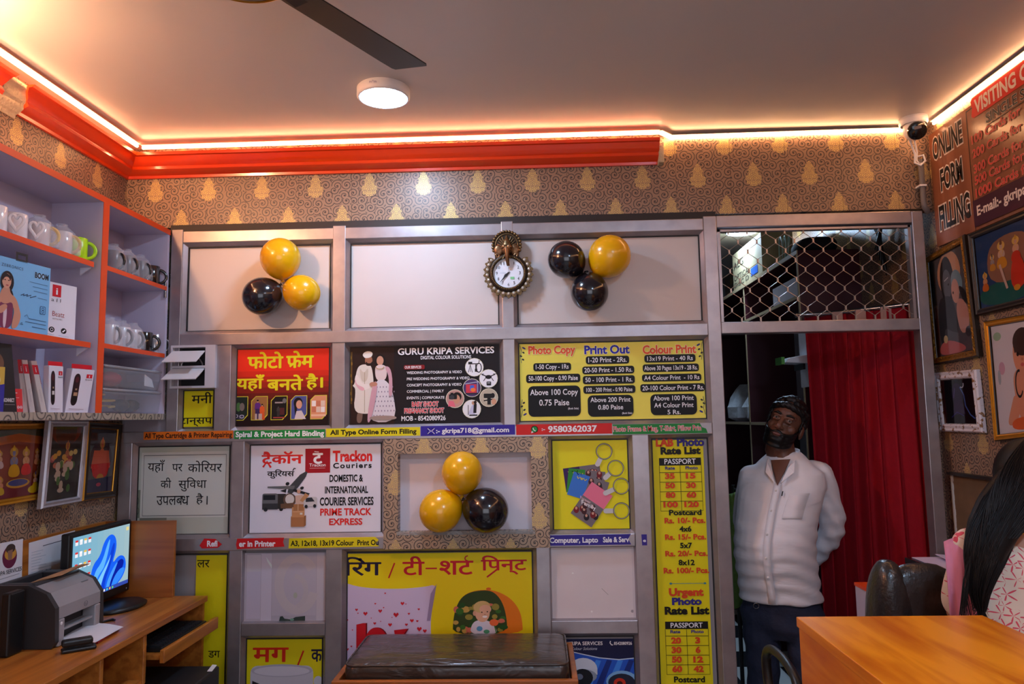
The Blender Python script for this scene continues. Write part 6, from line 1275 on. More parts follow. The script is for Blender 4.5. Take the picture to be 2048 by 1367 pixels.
obj('pipe', MB().tube([(xk, -.045, c0.z), (xk, -.045, c1_.z), (xk+.003, -.045, c2_.z+.01), (xk+.012, -.042, c2_.z), (xk+.022, -.03, c2_.z-.008)], .0125, 12), M('grey_conduit', (104, 98, 98), .4), cb_)
obj('clip', MB().box((xk-.018, -.06, c0.z-.125), (xk+.012, -.02, c0.z-.118)), WPL, cb_)
obj('cable', MB().tube([bc+V((-.01, .03, -.03)), (xk-.03, -.06, c0.z+.02), (xk-.035, -.062, c0.z-.02), (xk-.012, -.065, c0.z-.035), (xk+.012, -.062, c0.z-.012), (xk+.006, -.06, c0.z+.015), (xk-.012, -.05, c0.z+.012)], .0045, 8), WPL, cb_)
obj('cable', MB().tube([bc+V((.01, .03, -.03)), (xk-.018, -.055, c0.z+.03), (xk-.024, -.058, c0.z-.01), (xk-.006, -.056, c0.z-.03), (xk, -.05, c0.z-.002)], .004, 8), WPL, cb_)
# ================================================================ INNER ROOM BEHIND THE DOORWAY
# sliding mesh of stamped strips in the light above the door
zm0, zm1 = HD[1]+.002, Z_(1640, 452)-.002; xm0, xm1 = V3[1]+.004, V4[0]-.004
mf_ = thing('mesh_panel', 'expanded metal mesh panel above the doorway', 'mesh', ((xm0+xm1)/2, 0, zm0))
b4 = MB()
for a, b in (((xm0, -.02, zm0), (xm0+.012, .01, zm1)), ((xm1-.012, -.02, zm0), (xm1, .01, zm1)), ((xm0, -.02, zm1-.010), (xm1, .01, zm1))): b4.box(a, b)
obj('inner_frame', b4, ALU, mf_)
pw = 37.5/1476*3.29; phh = 39.5/1476*3.29; ME = M('mesh_steel', (176, 160, 150), .35, .8)
ms = MB(); rows = int((zm1-zm0)/phh)+2; cols = int((xm1-xm0)/pw)+2
def clip(p, q):
    p, q = V(p), V(q)
    for ax_, lo_, hi_ in ((0, xm0+.004, xm1-.004), (2, zm0, zm1-.004)):
        for lim, sgn in ((lo_, 1), (hi_, -1)):
            a, b = (p[ax_]-lim)*sgn, (q[ax_]-lim)*sgn
            if a < 0 and b < 0: return None
            if a < 0: p = p+(q-p)*(a/(a-b))
            elif b < 0: q = q+(p-q)*(b/(b-a))
    return p, q
kn = MB()
for i in range(-1, rows*2):
    for j in range(-1, cols+1):
        x = xm0+j*pw+(pw/2 if i % 2 else 0)+.01; z = zm0+i*phh/2+.01
        g = .009
        if xm0+.006 < x < xm1-.006 and zm0+.004 < z < zm1-.008: ms.box((x-.0035, -.010, z-g), (x+.0035, -.003, z+g))
        for sx in (-1, 1):
            s = clip((x+sx*.002, -.0065, z+g), (x+sx*pw/2-sx*.002, -.0065, z+phh/2-g))
            if s and (s[0]-s[1]).length > .003: ms.tube([s[0], s[1]], .0018, 4)
obj('mesh_strands', ms, ME, mf_)
# curtain
CUR = M('crimson_velvet', (152, 15, 31), .75, var=.18, vs=60, spec=.2)
yc_ = .42; xa, xb = Yp(1626, 900, yc_).x, XR-.035
zct = Yp(1700, 632, yc_).z; cu_ = thing('curtain', 'crimson curtain drawn to the right behind the doorway', 'curtain', ((xa+xb)/2, yc_, .03))
mb = MB(); NX, NZ = 150, 14
for i in range(NX+1):
    u = i/NX; x = xa+(xb-xa)*u
    for j in range(NZ+1):
        v = j/NZ; fold = (math.sin(u*2*PI*7.4+.5*math.sin(u*9))*.034+math.sin(u*2*PI*15+v*1.2)*.008)*(.65+.35*v)
        mb.v.append(V((x+.012*math.sin(v*2.2+u*6), yc_-.32*u**1.5+fold*(1-.55*u), zct+(.06-zct)*v)))
for i in range(NX):
    for j in range(NZ): a = i*(NZ+1)+j; mb.f.append([a, a+1, a+NZ+2, a+NZ+1]); mb.m.append(0); mb.sm.append(True)
o = obj('cloth', mb, CUR, cu_); md = o.modifiers.new('thickness', 'SOLIDIFY'); md.thickness = .004
for k in range(5):
    x = xa+.10+k*.085; obj('heading_tab', MB().box((x, yc_-.32*((x-xa)/(xb-xa))**1.5-.05, zct-.055), (x+.05, yc_-.32*((x-xa)/(xb-xa))**1.5-.035, zct+.012), 0), M('tab_cloth', (176, 140, 130), .8), cu_, bevel=.004)
obj('curtain_rod', MB().tube([(xa-.05+(XR-.03-xa+.05)*k/12, yc_-.32*(max(0, k-1)/11)**1.5, zct+.012) for k in range(13)], .011, 10), M('steel', (150, 148, 150), .25, 1), cu_)
# open cupboard along the right wall, seen end on through the mesh
MAR = M('maroon_laminate', (70, 22, 32), .4); EDG = M('beech_edging', (196, 172, 132), .5)
cX, cY0, cY1 = 1.447, .745, 3.1; cz1 = 2.425
cup = thing('cupboard', 'maroon open cupboard along the right wall of the inner room', 'cupboard', (1.6, 1.9, 0))
def shelfb(nm, a, b, mat=MAR): return obj(nm, MB().box(a, b), mat, cup)
def edged(nm, a, b, ea, eb): o = shelfb(nm, a, b); obj('edge_band', MB().box(ea, eb), EDG, o)
edged('end_panel', (cX+.004, cY0, 0), (XR-.001, cY0+.02, cz1), (cX, cY0, 0), (cX+.004, cY0+.02, cz1))
edged('top_board', (cX+.004, cY0, cz1), (XR-.001, cY1, cz1+.02), (cX-.002, cY0-.002, cz1), (cX+.004, cY1, cz1+.022))
shelfb('back_panel', (XR-.012, cY0+.02, 0), (XR-.001, cY1, cz1), M('pale_backing', (176, 176, 184), .6))
for y in (1.80, 2.86): edged('divider', (cX+.004, y, 0), (XR-.012, y+.018, cz1), (cX, y, 0), (cX+.004, y+.018, cz1))
for z in (2.20, 1.50, .9): edged('shelf', (cX+.004, cY0+.02, z-.018), (XR-.012, cY1, z), (cX, cY0+.02, z-.018), (cX+.004, cY1, z))
# things on and in the cupboard
def cbox(nm, lab, a, b, mat, draw=None, cat='box', face=None, rotz=0):
    t = thing(nm, lab, cat, ((a[0]+b[0])/2, (a[1]+b[1])/2, a[2])); obj('carton', MB().box(a, b), mat, t, bevel=.002)
    if draw: draw(t, a, b)
def dALG(t, a, b):
    F = Flat(lambda u, v: V((a[0]-.0, b[1]-(b[1]-a[1])*u/100, b[2]-(b[2]-a[2])*v/100)), (-1, 0, 0), lift=.001); D = (70, 66, 56)
    F.text('ALG', 4, 26, 40, 44, D, .01); F.text('OPTICAL', 4, 62, 62, 76, D, .0); F.text('DISC D', 4, 82, 56, 95, D, .0); F.rect(64, 72, 86, 92, (60, 110, 200)); F.build('print', t)
y_ = 2.30
cbox('disc_carton', 'tan carton printed OPTICAL DISC lying on the cupboard top', (cX-.0, 1.36, cz1+.0215), (cX+.20, 2.05, cz1+.28), M('tan_card', (176, 160, 120), .7), dALG)
def dCP(t, a, b):
    F = Flat(lambda u, v: V((a[0]+(b[0]-a[0])*u/100, a[1], b[2]-(b[2]-a[2])*v/100)), NB, lift=.001); F.text('CP PLUS', 22, 46, 82, 66, (170, 60, 60), .02); F.rect(40, 16, 64, 26, (150, 140, 136)); F.build('print', t)
cbox('camera_carton', 'small white carton printed in red on the cupboard shelf behind the mesh', (cX+.02, .80, 2.2015), (cX+.25, 1.25, 2.315), M('white_card', (206, 196, 200), .6), dCP)
bg = rounded(V((1.60, .90, cz1+.0215+.045)), V((1, 0, 0)), V((0, 1, 0)), V((0, 0, 1)), .22, .26, .085)
tag(obj('bag', bg, M('black_cloth', (20, 20, 22), .8)), 'black bag lying on top of the maroon cupboard', 'bag')
wc = thing('cable_coil', 'pale coil of cable standing on the cupboard top', 'cable', (cX+.03, 1.12, cz1+.022))
for k in range(3): obj('loop', MB().tube([(cX+.04+.02*k+.02*math.cos(a), 1.12+.09*math.cos(a+.2*k), cz1+.105+.082*math.sin(a)) for a in [2*PI*q/24 for q in range(24)]], .004, 6, closed=True), M('pale_cable', (176, 206, 190), .5), wc)
bgm = M('clear_bag', (226, 230, 234), .2, alpha=.75, var=.2, vs=30, bump=1, bs=18)
for k, (y, s) in enumerate(((2.02, .85), (2.42, .9))):
    rn = random.Random(k); R = []
    for h, q in ((0, .6), (.03, 1.), (.12, 1.08), (.2, .9), (.27, .6), (.31, .3)): R.append([V((cX+.15+.14*q*s*math.cos(2*PI*j/16)*rn.uniform(.85, 1.1), y+.15*q*s*math.sin(2*PI*j/16)*rn.uniform(.85, 1.1), 1.5015+h*s)) for j in range(16)])
    tag(obj('plastic_bag', MB().loft(R, smooth=False), bgm), ('crumpled clear plastic bag on the cupboard shelf behind the man', 'crumpled clear plastic bag farther back on the cupboard shelf')[k], 'bag', 'clear plastic bags on the shelf')
gc = MB(); N = 12
p0 = Yp(1468, 990, .95)
for j in range(9):
    v = j/8
    for i in range(N+1): u = i/N; gc.v.append(V((p0.x-.06+.16*u, .95+.02*math.sin(u*14+v), p0.z-.01-.62*v+.03*math.sin(u*3))))
for j in range(8):
    for i in range(N): a = j*(N+1)+i; gc.f.append([a, a+1, a+N+2, a+N+1]); gc.m.append(0); gc.sm.append(True)
o = tag(obj('green_cloth', gc, M('green_cloth', (110, 150, 70), .8, var=.3, vs=40)), 'green cloth hanging behind the standing man', 'cloth'); o.modifiers.new('thickness', 'SOLIDIFY').thickness = .005
hk_ = obj('hook', MB().tube([(p0.x+.02, .955, p0.z+.03), (p0.x+.02, .955, p0.z-.02)], .006, 6), M('steel', (150, 148, 150), .25, 1), o)
rk = thing('coat_rack', 'dark clothes stand holding the green cloth in the inner room', 'rack', (p0.x+.02, .97, 0))
obj('pole', MB().tube([(p0.x+.02, 1.03, .02), (p0.x+.02, 1.03, p0.z+.05)], .012, 8), BK, rk); obj('foot', MB().lathe([(.002, 0), (.14, 0), (.14, .012), (.02, .025), (.002, .026)], (p0.x+.02, 1.03, .001), 24, cap=True), BK, rk); obj('peg', MB().tube([(p0.x+.02, 1.03, p0.z+.03), (p0.x+.02, .94, p0.z+.03)], .006, 6), BK, rk)
# white machine on a bracket between cupboard and curtain
p = Yp(1585, 722, .70)
wm = thing('wall_device', 'white machine with a green corner on a bracket beside the curtain', 'device', tuple(p))
obj('body', MB().hexa([(p.x-.07, .60, p.z-.012), (p.x+.06, .60, p.z-.02), (p.x+.06, .735, p.z-.02), (p.x-.07, .735, p.z-.012), (p.x-.05, .60, p.z+.012), (p.x+.06, .60, p.z+.03), (p.x+.06, .735, p.z+.03), (p.x-.05, .735, p.z+.012)]), WPL, wm, bevel=.004)
obj('corner', MB().box((p.x-.085, .62, p.z-.02), (p.x-.068, .72, p.z+.018)), M('green_plastic', (80, 150, 60), .5), wm)
obj('bracket', MB().box((p.x+.02, .60, p.z-.05), (p.x+.03, .74, p.z-.02)), BK, wm); obj('mount_plate', MB().box((p.x+.055, .58, p.z-.14), (p.x+.068, .745, p.z+.18)), WPL, wm)
mc = thing('meter_cables', 'dark bunch of cables hanging in the top right corner behind the mesh', 'cables', (1.72, .35, 2.4))
for k in range(6):
    rn = random.Random(k+20); x = 1.70+.012*k; y = .30+.03*k
    obj('cable', MB().tube([(x-.05*(k % 2), y, 2.60), (x-.02, y+.02, 2.52), (x, y, 2.44), (x-.03+.012*k, y, 2.34-.02*k)], .008, 6), BK, mc)
obj('junction_box', MB().box((1.64, .28, 2.58), (1.775, .48, 2.68)), BK, mc, bevel=.006)
# ================================================================ PEOPLE
def remesh(name, mb, mat, vox=.006, sm=4, parent=None, label=None, disp=None):
    me = bpy.data.meshes.new('t'); me.from_pydata([tuple(p) for p in mb.v], [], mb.f)
    bm = bmesh.new(); bm.from_mesh(me); bmesh.ops.recalc_face_normals(bm, faces=bm.faces); bm.to_mesh(me); bm.free()
    o = bpy.data.objects.new('t', me); COL.objects.link(o)
    r = o.modifiers.new('r', 'REMESH'); r.mode = 'VOXEL'; r.voxel_size = vox; r.use_smooth_shade = True
    s = o.modifiers.new('s', 'SMOOTH'); s.factor = .5; s.iterations = sm
    dg = bpy.context.evaluated_depsgraph_get(); dg.update()
    n = bpy.data.meshes.new_from_object(o.evaluated_get(dg)); n.name = name
    bpy.data.objects.remove(o)
    if disp:
        for v in n.vertices: v.co = v.co+v.normal*disp(v.co)
    if parent is not None and parent.name in TM: n.transform(TM[parent.name].inverted())
    n.materials.clear(); n.materials.append(mat)
    for p in n.polygons: p.use_smooth = True
    q = bpy.data.objects.new(name, n); COL.objects.link(q)
    if parent is not None: q.parent = parent; TM[q.name] = TM[parent.name]
    if label: q['label'] = label
    return q
def ell_ring(c, a, b, ra, rb, n=28, fr=0., rbk=None, p=2.2):
    """ring round c: ra along a, rb along b (front), rbk behind"""
    out = []
    for k in range(n):
        t = 2*PI*k/n; x, y = math.cos(t), math.sin(t); q = (abs(x)**p+abs(y)**p)**(-1/p)
        out.append(V(c)+a*(ra*q*x)+b*((rb if y > 0 else (rbk or rb))*q*y))
    return out
def limb(mb, pts, rs, n=14):
    P, R = [], []
    for i in range(len(pts)-1):
        for k in range(5):
            u = k/5; P.append(V(pts[i]).lerp(V(pts[i+1]), u)); R.append(rs[i]*(1-u)+rs[i+1]*u)
    P.append(V(pts[-1])); R.append(rs[-1])
    for _ in range(2): P = [P[0]]+[(P[i-1]+P[i]*2+P[i+1])/4 for i in range(1, len(P)-1)]+[P[-1]]
    mb.tube(P, R, n); mb.ball(P[0], rs[0], 12); mb.ball(P[-1], rs[-1], 12)
def hand(mb, w, d, side, palm, curl=.5, sc=1.):
    """palm and five separate bent fingers: w wrist, d along the hand, side towards the thumb, palm normal"""
    d, side, palm = V(d).normalized(), V(side).normalized(), V(palm).normalized(); w = V(w)
    R = [[w+d*(u*sc)+side*(x*sc)+palm*(y*sc) for x, y in [(wd*math.cos(t), th*math.sin(t)) for t in [2*PI*k/12 for k in range(12)]]] for u, wd, th in ((-.01, .026, .018), (.02, .034, .016), (.06, .041, .015), (.088, .040, .012))]
    mb.loft(R)
    for k, (o, L) in enumerate(((.030, .072), (.010, .080), (-.010, .075), (-.029, .060))):
        p = w+d*(.085*sc)+side*(o*sc); dd = d; pts = [p-d*.02*sc, p]; a = 0
        for f in (.45, .32, .23): a += curl*(.8+.1*k); q = d*math.cos(a)+palm*math.sin(a); p = p+q*(L*f*sc); pts.append(p)
        mb.tube(pts, [.0092*sc, .0090*sc, .0084*sc, .0076*sc, .006*sc], 8); mb.ball(pts[-1], .0062*sc, 8)
    p = w+d*(.022*sc)+side*(.028*sc); pts = [p-side*.012*sc]; a = .9
    for L in (.034, .03, .024): q = d*math.cos(a)+side*math.sin(a)+palm*.35; pts.append(pts[-1]+q.normalized()*L*sc); a -= .25
    mb.tube(pts, [.013*sc, .0115*sc, .0095*sc, .0075*sc], 8); mb.ball(pts[-1], .0076*sc, 8)
SKIN = M('brown_skin', (98, 61, 46), .42, var=.10, vs=20, spec=.4); SKINW = M('light_brown_skin', (176, 116, 88), .45, var=.06)
HAIR = M('black_hair', (15, 11, 12), .5, var=.3, vs=60, spec=.3)
SHIRT, t_, b_ = newmat('white_shirt_cloth'); b_.inputs['Base Color'].default_value = (*lin((222, 216, 220)), 1); b_.inputs['Roughness'].default_value = .75
tc_ = nd(t_, 'TexCoord'); mp_ = nd(t_, 'Mapping'); mp_.inputs['Scale'].default_value = (5, 5, 15); mp_.inputs['Rotation'].default_value = (.25, -.3, 0); n_ = nd(t_, 'TexNoise'); n_.inputs['Scale'].default_value = 1; n_.inputs['Detail'].default_value = 2.5; n_.inputs['Distortion'].default_value = .8
bp_ = nd(t_, 'Bump'); bp_.inputs['Strength'].default_value = .35; bp_.inputs['Distance'].default_value = .02
t_.links.new(tc_.outputs['Object'], mp_.inputs[0]); t_.links.new(mp_.outputs[0], n_.inputs['Vector']); t_.links.new(n_.outputs['Fac'], bp_.inputs['Height']); t_.links.new(bp_.outputs[0], b_.inputs['Normal'])
JEAN = M('dark_denim', (32, 38, 62), .8, var=.3, vs=30, bump=.3, bs=60)
# ---------------------------------------------------------------- the standing man
YM = .16
def mp(px, py, off=0.): return Yp(px, py, YM+off)
man = thing('person', 'person in an untucked white shirt standing in the doorway, hands behind back', 'person', (mp(1560, 1000).x, YM, 0))
fa = math.radians(24); mfw = V((-math.sin(fa), -math.cos(fa), 0)); ms_ = V((math.cos(fa), -math.sin(fa), 0)); Z1 = V((0, 0, 1))
# torso centre line: pixel x, pixel y, half width, front, back
TOR = [(1567, 915, .050, .055, .055), (1567, 930, .120, .075, .080), (1566, 945, .170, .095, .098), (1563, 975, .185, .115, .105), (1556, 1010, .178, .130, .105), (1551, 1050, .172, .155, .100), (1549, 1085, .172, .172, .098), (1551, 1120, .170, .160, .100), (1555, 1150, .170, .140, .105), (1560, 1185, .172, .125, .108)]
mb = MB(); mb.loft([ell_ring(mp(x, y), ms_, mfw, a*.93, b*.93, rbk=c*.93) for x, y, a, b, c in TOR])
pel = mp(1562, 1195); mb.loft([ell_ring(pel+Z1*h, ms_, mfw, a, b, rbk=c) for h, a, b, c in ((.06, .158, .11, .10), (-.04, .162, .105, .11), (-.12, .15, .095, .105), (-.16, .10, .07, .07))])
hc = mp(1570, 849, -.02); tl = math.radians(24); hu = (Z1*math.cos(tl)+V((1, 0, 0))*math.sin(tl)).normalized(); ff = math.radians(31); hf = V((-math.sin(ff), -math.cos(ff), .02)); hf = (hf-hu*hf.dot(hu)).normalized(); hs = hf.cross(hu).normalized(); hs = hs if hs.x > 0 else -hs
HR = Mx(((hs.x, hf.x, hu.x), (hs.y, hf.y, hu.y), (hs.z, hf.z, hu.z)))
def H(x, y, z): return hc+hs*x+hf*y+hu*z
limb(mb, [mp(1568, 935), mp(1566, 905), H(0, -.015, -.07)], [.066, .056, .055])
legL, legR = pel+ms_*.085, pel-ms_*.085
for l, o in ((legL, .01), (legR, -.01)): limb(mb, [l-Z1*.06, V((l.x+o, l.y-.01, .47)), V((l.x+o, l.y+.01, .09))], [.088, .058, .042]); mb.loft([ell_ring(V((l.x+o, l.y, .03))+mfw*u, ms_, Z1, w, h, 12) for u, w, h in ((-.06, .028, .03), (0, .038, .035), (.10, .042, .024), (.17, .03, .016))])
shL, elL, wrL = mp(1640, 948, .0), mp(1672, 1058, .05), mp(1612, 1132, .20)
shR, elR, wrR = mp(1504, 955, .04), mp(1484, 1050, .12), mp(1560, 1136, .26)
limb(mb, [shL, elL, wrL], [.050, .042, .028]); limb(mb, [shR, elR, wrR], [.050, .042, .028])
hand(mb, wrL, (wrR-wrL)*.8+V((-.3, .05, -.25)), (0, .2, 1), (0, -1, .1), .5, .95)
hand(mb, wrR, V((-.75, .1, -.15)), (0, .2, 1), (.2, -1, 0), .45, .95)
remesh('body', mb, SKIN, .007, 3, man)
hd = MB()
hd.ball(H(0, -.008, .030), 1, 28, sc=(.074, .094, .088), rot=HR); hd.ball(H(0, .022, -.045), 1, 24, sc=(.060, .066, .068), rot=HR); hd.ball(H(0, .050, -.088), 1, 16, sc=(.034, .030, .028), rot=HR)
hd.ball(H(0, .066, .030), 1, 16, sc=(.055, .020, .020), rot=HR)
for s in (-1, 1):
    hd.ball(H(s*.040, .050, -.022), 1, 14, sc=(.024, .020, .024), rot=HR); hd.ball(H(s*.026, .083, .024), 1, 10, sc=(.024, .009, .008), rot=HR)
    hd.ball(H(s*.076, -.014, -.012), 1, 12, sc=(.010, .020, .032), rot=HR); hd.ball(H(s*.014, .098, -.030), 1, 8, sc=(.010, .011, .009), rot=HR); hd.ball(H(s*.030, .080, .004), 1, 8, sc=(.016, .010, .006), rot=HR)
hd.tube([H(0, .082, .018), H(0, .098, -.008), H(0, .108, -.027)], [.009, .011, .014], 10); hd.ball(H(0, .106, -.028), .0135, 10)
hd.ball(H(0, .088, -.056), 1, 12, sc=(.022, .009, .0055), rot=HR); hd.ball(H(0, .086, -.066), 1, 12, sc=(.019, .009, .0065), rot=HR)
limb(hd, [H(0, -.015, -.05), H(0, -.025, -.12)], [.054, .052])
head = remesh('head', hd, SKIN, .0035, 3, man)
for s in (-1, 1):
    e = obj('eye', MB().ball(H(s*.030, .078, .012), .0105, 14), M('eye_white', (120, 108, 102), .3), head)
    obj('iris', MB().ball(H(s*.030+.001, .0845, .0115), .0052, 10), M('dark_iris', (18, 12, 10), .15), head)
    obj('eyelid', MB().ball(H(s*.030, .0775, .0175), 1, 12, sc=(.0135, .0118, .0072), rot=HR), SKIN, head)
    obj('eyebrow', MB().tube([H(s*.012, .092, .030), H(s*.028, .092, .035), H(s*.046, .078, .031)], [.0045, .006, .003], 8), HAIR, head)
obj('lips', MB().ball(H(0, .0935, -.061), 1, 12, sc=(.020, .006, .0065), rot=HR), M('dark_lips', (104, 58, 52), .4), head)
hr = MB(); rn = random.Random(1)
for k in range(150):
    a = rn.uniform(0, 2*PI); z = rn.uniform(-.1, 1.0); r = math.sqrt(max(0, 1-z*z)); x, y = r*math.cos(a), r*math.sin(a)
    if y > .42 and z < .62: continue
    if z < .18 and y > .05: continue
    hr.ball(H(x*.073, -.010+y*.090, .034+z*.090), rn.uniform(.017, .021), 8)
for s in (-1, 1): hr.ball(H(s*.073, .022, .012), 1, 8, sc=(.008, .014, .034), rot=HR)
for k in range(16): u = -1+2*k/15; hr.ball(H(.060*u, .076-.032*u*u, .080-.014*abs(u)), .017, 8)
remesh('hair', hr, HAIR, .004, 4, man, disp=lambda c: .0012*math.sin(c.x*420+c.z*160))
bdm = MB()
for k in range(34):
    u = -1+2*k/33; a = u*1.75
    for j in range(4):
        zz = -.040-.019*j+.028*abs(u)**2*(1 if j < 2 else .8); rr = 1-.13*j/3*(1)
        bdm.ball(H(.066*rr*math.sin(a)*(1-.0), .014+.066*rr*math.cos(a)*(1.03 if abs(u) > .3 else 1.10), zz-.018*(1-u*u)), .0085 if abs(u) < .85 else .007, 8)
for k in range(9): u = -1+k/4; bdm.ball(H(.027*u, .0905-.008*u*u, -.047-.020*u*u), .0078, 8)
for k in range(10): u = -1+2*k/9; bdm.ball(H(.022*u, .086-.008*u*u, -.086), .011, 8)
remesh('beard', bdm, HAIR, .0045, 2, man)
# shirt
sm_ = MB(); hemz = mp(1560, 1197).z
T2 = TOR[1:]
rg = [ell_ring(mp(1568, 902, .01), ms_, mfw, .066, .058, 32, rbk=.066), ell_ring(mp(1568, 912, .01), ms_, mfw, .092, .066, 32, rbk=.076)]+[ell_ring(mp(x, y), ms_, mfw, a+.006, b+.008, 32, rbk=c+.012) for x, y, a, b, c in T2]
bot = mp(1562, 1197); rg.append([p for p in ell_ring(bot, ms_, mfw, .180, .132, 32, rbk=.122)])
sm_.loft(rg)
limb(sm_, [shL, elL, wrL], [.062, .056, .043]); limb(sm_, [shR, elR, wrR], [.062, .054, .042]); sm_.ball(shL-ms_*.03, .066, 14); sm_.ball(shR+ms_*.03, .066, 14)
def folds(c):
    a = .0035*math.sin(c.z*95+math.sin(c.x*16)*2.2+c.x*14)*max(0, min(1, (1.16-c.z)/.25))
    b = .003*math.sin((c.z+c.x*1.3)*70)*max(0, min(1, (c.x-1.26)/.04))
    return a+b+.0012*math.sin(c.x*60+c.z*40)
shirt = remesh('shirt', sm_, SHIRT, .007, 5, man, disp=folds)
# open neck, collar, placket, pocket, buttons
def tor(py):
    for i in range(len(TOR)-1):
        if TOR[i][1] <= py <= TOR[i+1][1]: u = (py-TOR[i][1])/(TOR[i+1][1]-TOR[i][1]); return [TOR[i][k]*(1-u)+TOR[i+1][k]*u for k in range(5)]
    return TOR[-1]
def front(py, sx, off=.012):
    """point on the shirt front, sx along his left"""
    x, y, a, b, c = tor(py); a += .006; b += .008; q = max(-1, min(1, sx/a)); f = b*(1-abs(q)**2.2)**(1/2.2); return mp(x, py)+ms_*sx+mfw*(f+off)
nk = MB(); nk.add([front(918, -.05, .004), front(918, .045, .004), front(965, -.005, .003)], [(0, 1, 2)]); N_ = [front(918, -.046, .020), front(916, .036, .020), front(940, .018, .018), front(966, -.006, .012), front(940, -.030, .018)]
obj('open_neck', MB().prism(N_, mfw*-.03), SKIN, man)
for s in (-1, 1):
    o = .060 if s > 0 else -.066
    q0 = mp(1567+s*26, 905, .015)-mfw*.01; q1 = front(920, o*.75, .020); q2 = front(940, o*.95, .022); q3 = front(960, -.006+s*.012, .018); q4 = front(930, s*.036-.004, .024)
    obj('collar', MB().prism([q0, q1+ms_*s*.012, q2, q3, q4], mfw*.004-Z1*.001), SHIRT, shirt, bevel=.0015)
cr_ = [mp(1567, 908, .0)+ms_*(.068*math.sin(a))-mfw*(.062*math.cos(a))+Z1*(.012*math.cos(a)) for a in [-1.9+3.8*k/16 for k in range(17)]]
cm = MB(); 
for i, p in enumerate(cr_): cm.v += [p-Z1*.02, p+Z1*.018-mfw*.0]
for i in range(16): cm.f.append([2*i, 2*i+2, 2*i+3, 2*i+1]); cm.m.append(0); cm.sm.append(True)
o = obj('collar_band', cm, SHIRT, shirt); o.modifiers.new('thickness', 'SOLIDIFY').thickness = .004
def strip_(x0, x1, y0, y1, off, n=16):
    m_ = MB()
    for i in range(n+1): py = y0+(y1-y0)*i/n; sk = -.006-.012*(i/n); m_.v += [front(py, x0+sk, off), front(py, x1+sk, off)]
    for i in range(n): m_.f.append([2*i, 2*i+1, 2*i+3, 2*i+2]); m_.m.append(0); m_.sm.append(True)
    return m_
o = obj('placket', strip_(-.014, .016, 962, 1194, .006), SHIRT, shirt); o.modifiers.new('thickness', 'SOLIDIFY').thickness = .003
for py in (975, 1013, 1057, 1102, 1141): obj('button', MB().ball(front(py, -.009-.012*(py-962)/232, .010), 1, 10, sc=(.0055, .003, .0055)), M('shirt_button', (216, 210, 206), .3), shirt)
pk = strip_(.055, .135, 980, 1028, .004, 8); o = obj('chest_pocket', pk, SHIRT, shirt); o.modifiers.new('thickness', 'SOLIDIFY').thickness = .003
obj('pocket_tab', MB().slab([front(985, .018, .010), front(985, .022, .010), front(976, .022, .010), front(976, .018, .010)], -mfw*.003), M('black_cloth', (20, 20, 22), .8), shirt)
jn = MB(); jn.loft([ell_ring(pel+Z1*h, ms_, mfw, a, b, rbk=c) for h, a, b, c in ((.07, .166, .118, .108), (-.04, .170, .113, .118), (-.12, .158, .103, .113), (-.17, .12, .08, .08))])
for l, o in ((legL, .01), (legR, -.01)): limb(jn, [l-Z1*.06, V((l.x+o, l.y-.01, .47)), V((l.x+o, l.y+.01, .12))], [.096, .074, .064])
remesh('jeans', jn, JEAN, .008, 3, man, disp=lambda c: .003*math.sin(c.z*60+c.x*20))
kx = front(1188, -.10, -.02); kr = obj('key_ring', MB().tube([kx+V((0, -.03, 0))+V((.012*math.cos(a), 0, .012*math.sin(a)-.03)) for a in [2*PI*k/16 for k in range(16)]], .0015, 6, closed=True), M('steel', (150, 148, 150), .25, 1), man)
for l, o in ((legL, .01), (legR, -.01)):
    f_ = MB(); f_.loft([ell_ring(V((l.x+o, l.y, .036))+mfw*u, ms_, Z1, w, h, 14, rbk=.035) for u, w, h in ((-.08, .03, .05), (-.02, .044, .06), (.08, .048, .036), (.17, .042, .026), (.20, .02, .012))]); obj('shoe', f_, BK, man)
# ---------------------------------------------------------------- the woman leaning at the side desk
YW = -1.12
def wp(px, py, off=0.): return Yp(px, py, YW+off)
nkw = wp(2042, 1052); wf = V((.42, .90, 0)).normalized(); ws = V((-wf.y, wf.x, 0))      # her left is towards photo left
wo = thing('person', 'person with long black hair in a pink floral dress, seen from behind', 'person', (nkw.x, YW, 0))
shl, shr = wp(1948, 1094, .03), nkw-ws*.155+V((0, 0, -.075))
KUR, t_, b_ = newmat('pink_floral_cloth'); tc_ = nd(t_, 'TexCoord'); mp_ = nd(t_, 'Mapping'); mp_.inputs['Scale'].default_value = (28, 28, 28); vo = nd(t_, 'TexVoronoi'); vo.inputs['Scale'].default_value = 1; vo.inputs['Randomness'].default_value = .8
L = t_.links.new; L(tc_.outputs['Object'], mp_.inputs[0]); L(mp_.outputs[0], vo.inputs['Vector']); df = nd(t_, 'VectorMath', operation='SUBTRACT'); L(mp_.outputs[0], df.inputs[0]); L(vo.outputs['Position'], df.inputs[1]); s2 = nd(t_, 'SeparateXYZ'); L(df.outputs[0], s2.inputs[0])
an = mth(t_, 'ARCTAN2', s2.outputs[2], s2.outputs[0]); pet = mth(t_, 'MULTIPLY', vo.outputs['Distance'], mth(t_, 'ADD', 1.0, mth(t_, 'MULTIPLY', mth(t_, 'COSINE', mth(t_, 'MULTIPLY', an, 5)), .75))); fl = mth(t_, 'LESS_THAN', pet, .17)
mx_ = nd(t_, 'MixRGB'); L(fl, mx_.inputs[0]); mx_.inputs[1].default_value = (*lin((218, 196, 176)), 1); mx_.inputs[2].default_value = (*lin((206, 66, 84)), 1); L(mx_.outputs[0], b_.inputs['Base Color']); b_.inputs['Roughness'].default_value = .75
DUP = M('pink_dupatta', (214, 130, 156), .7, var=.12, vs=25, alpha=.86)
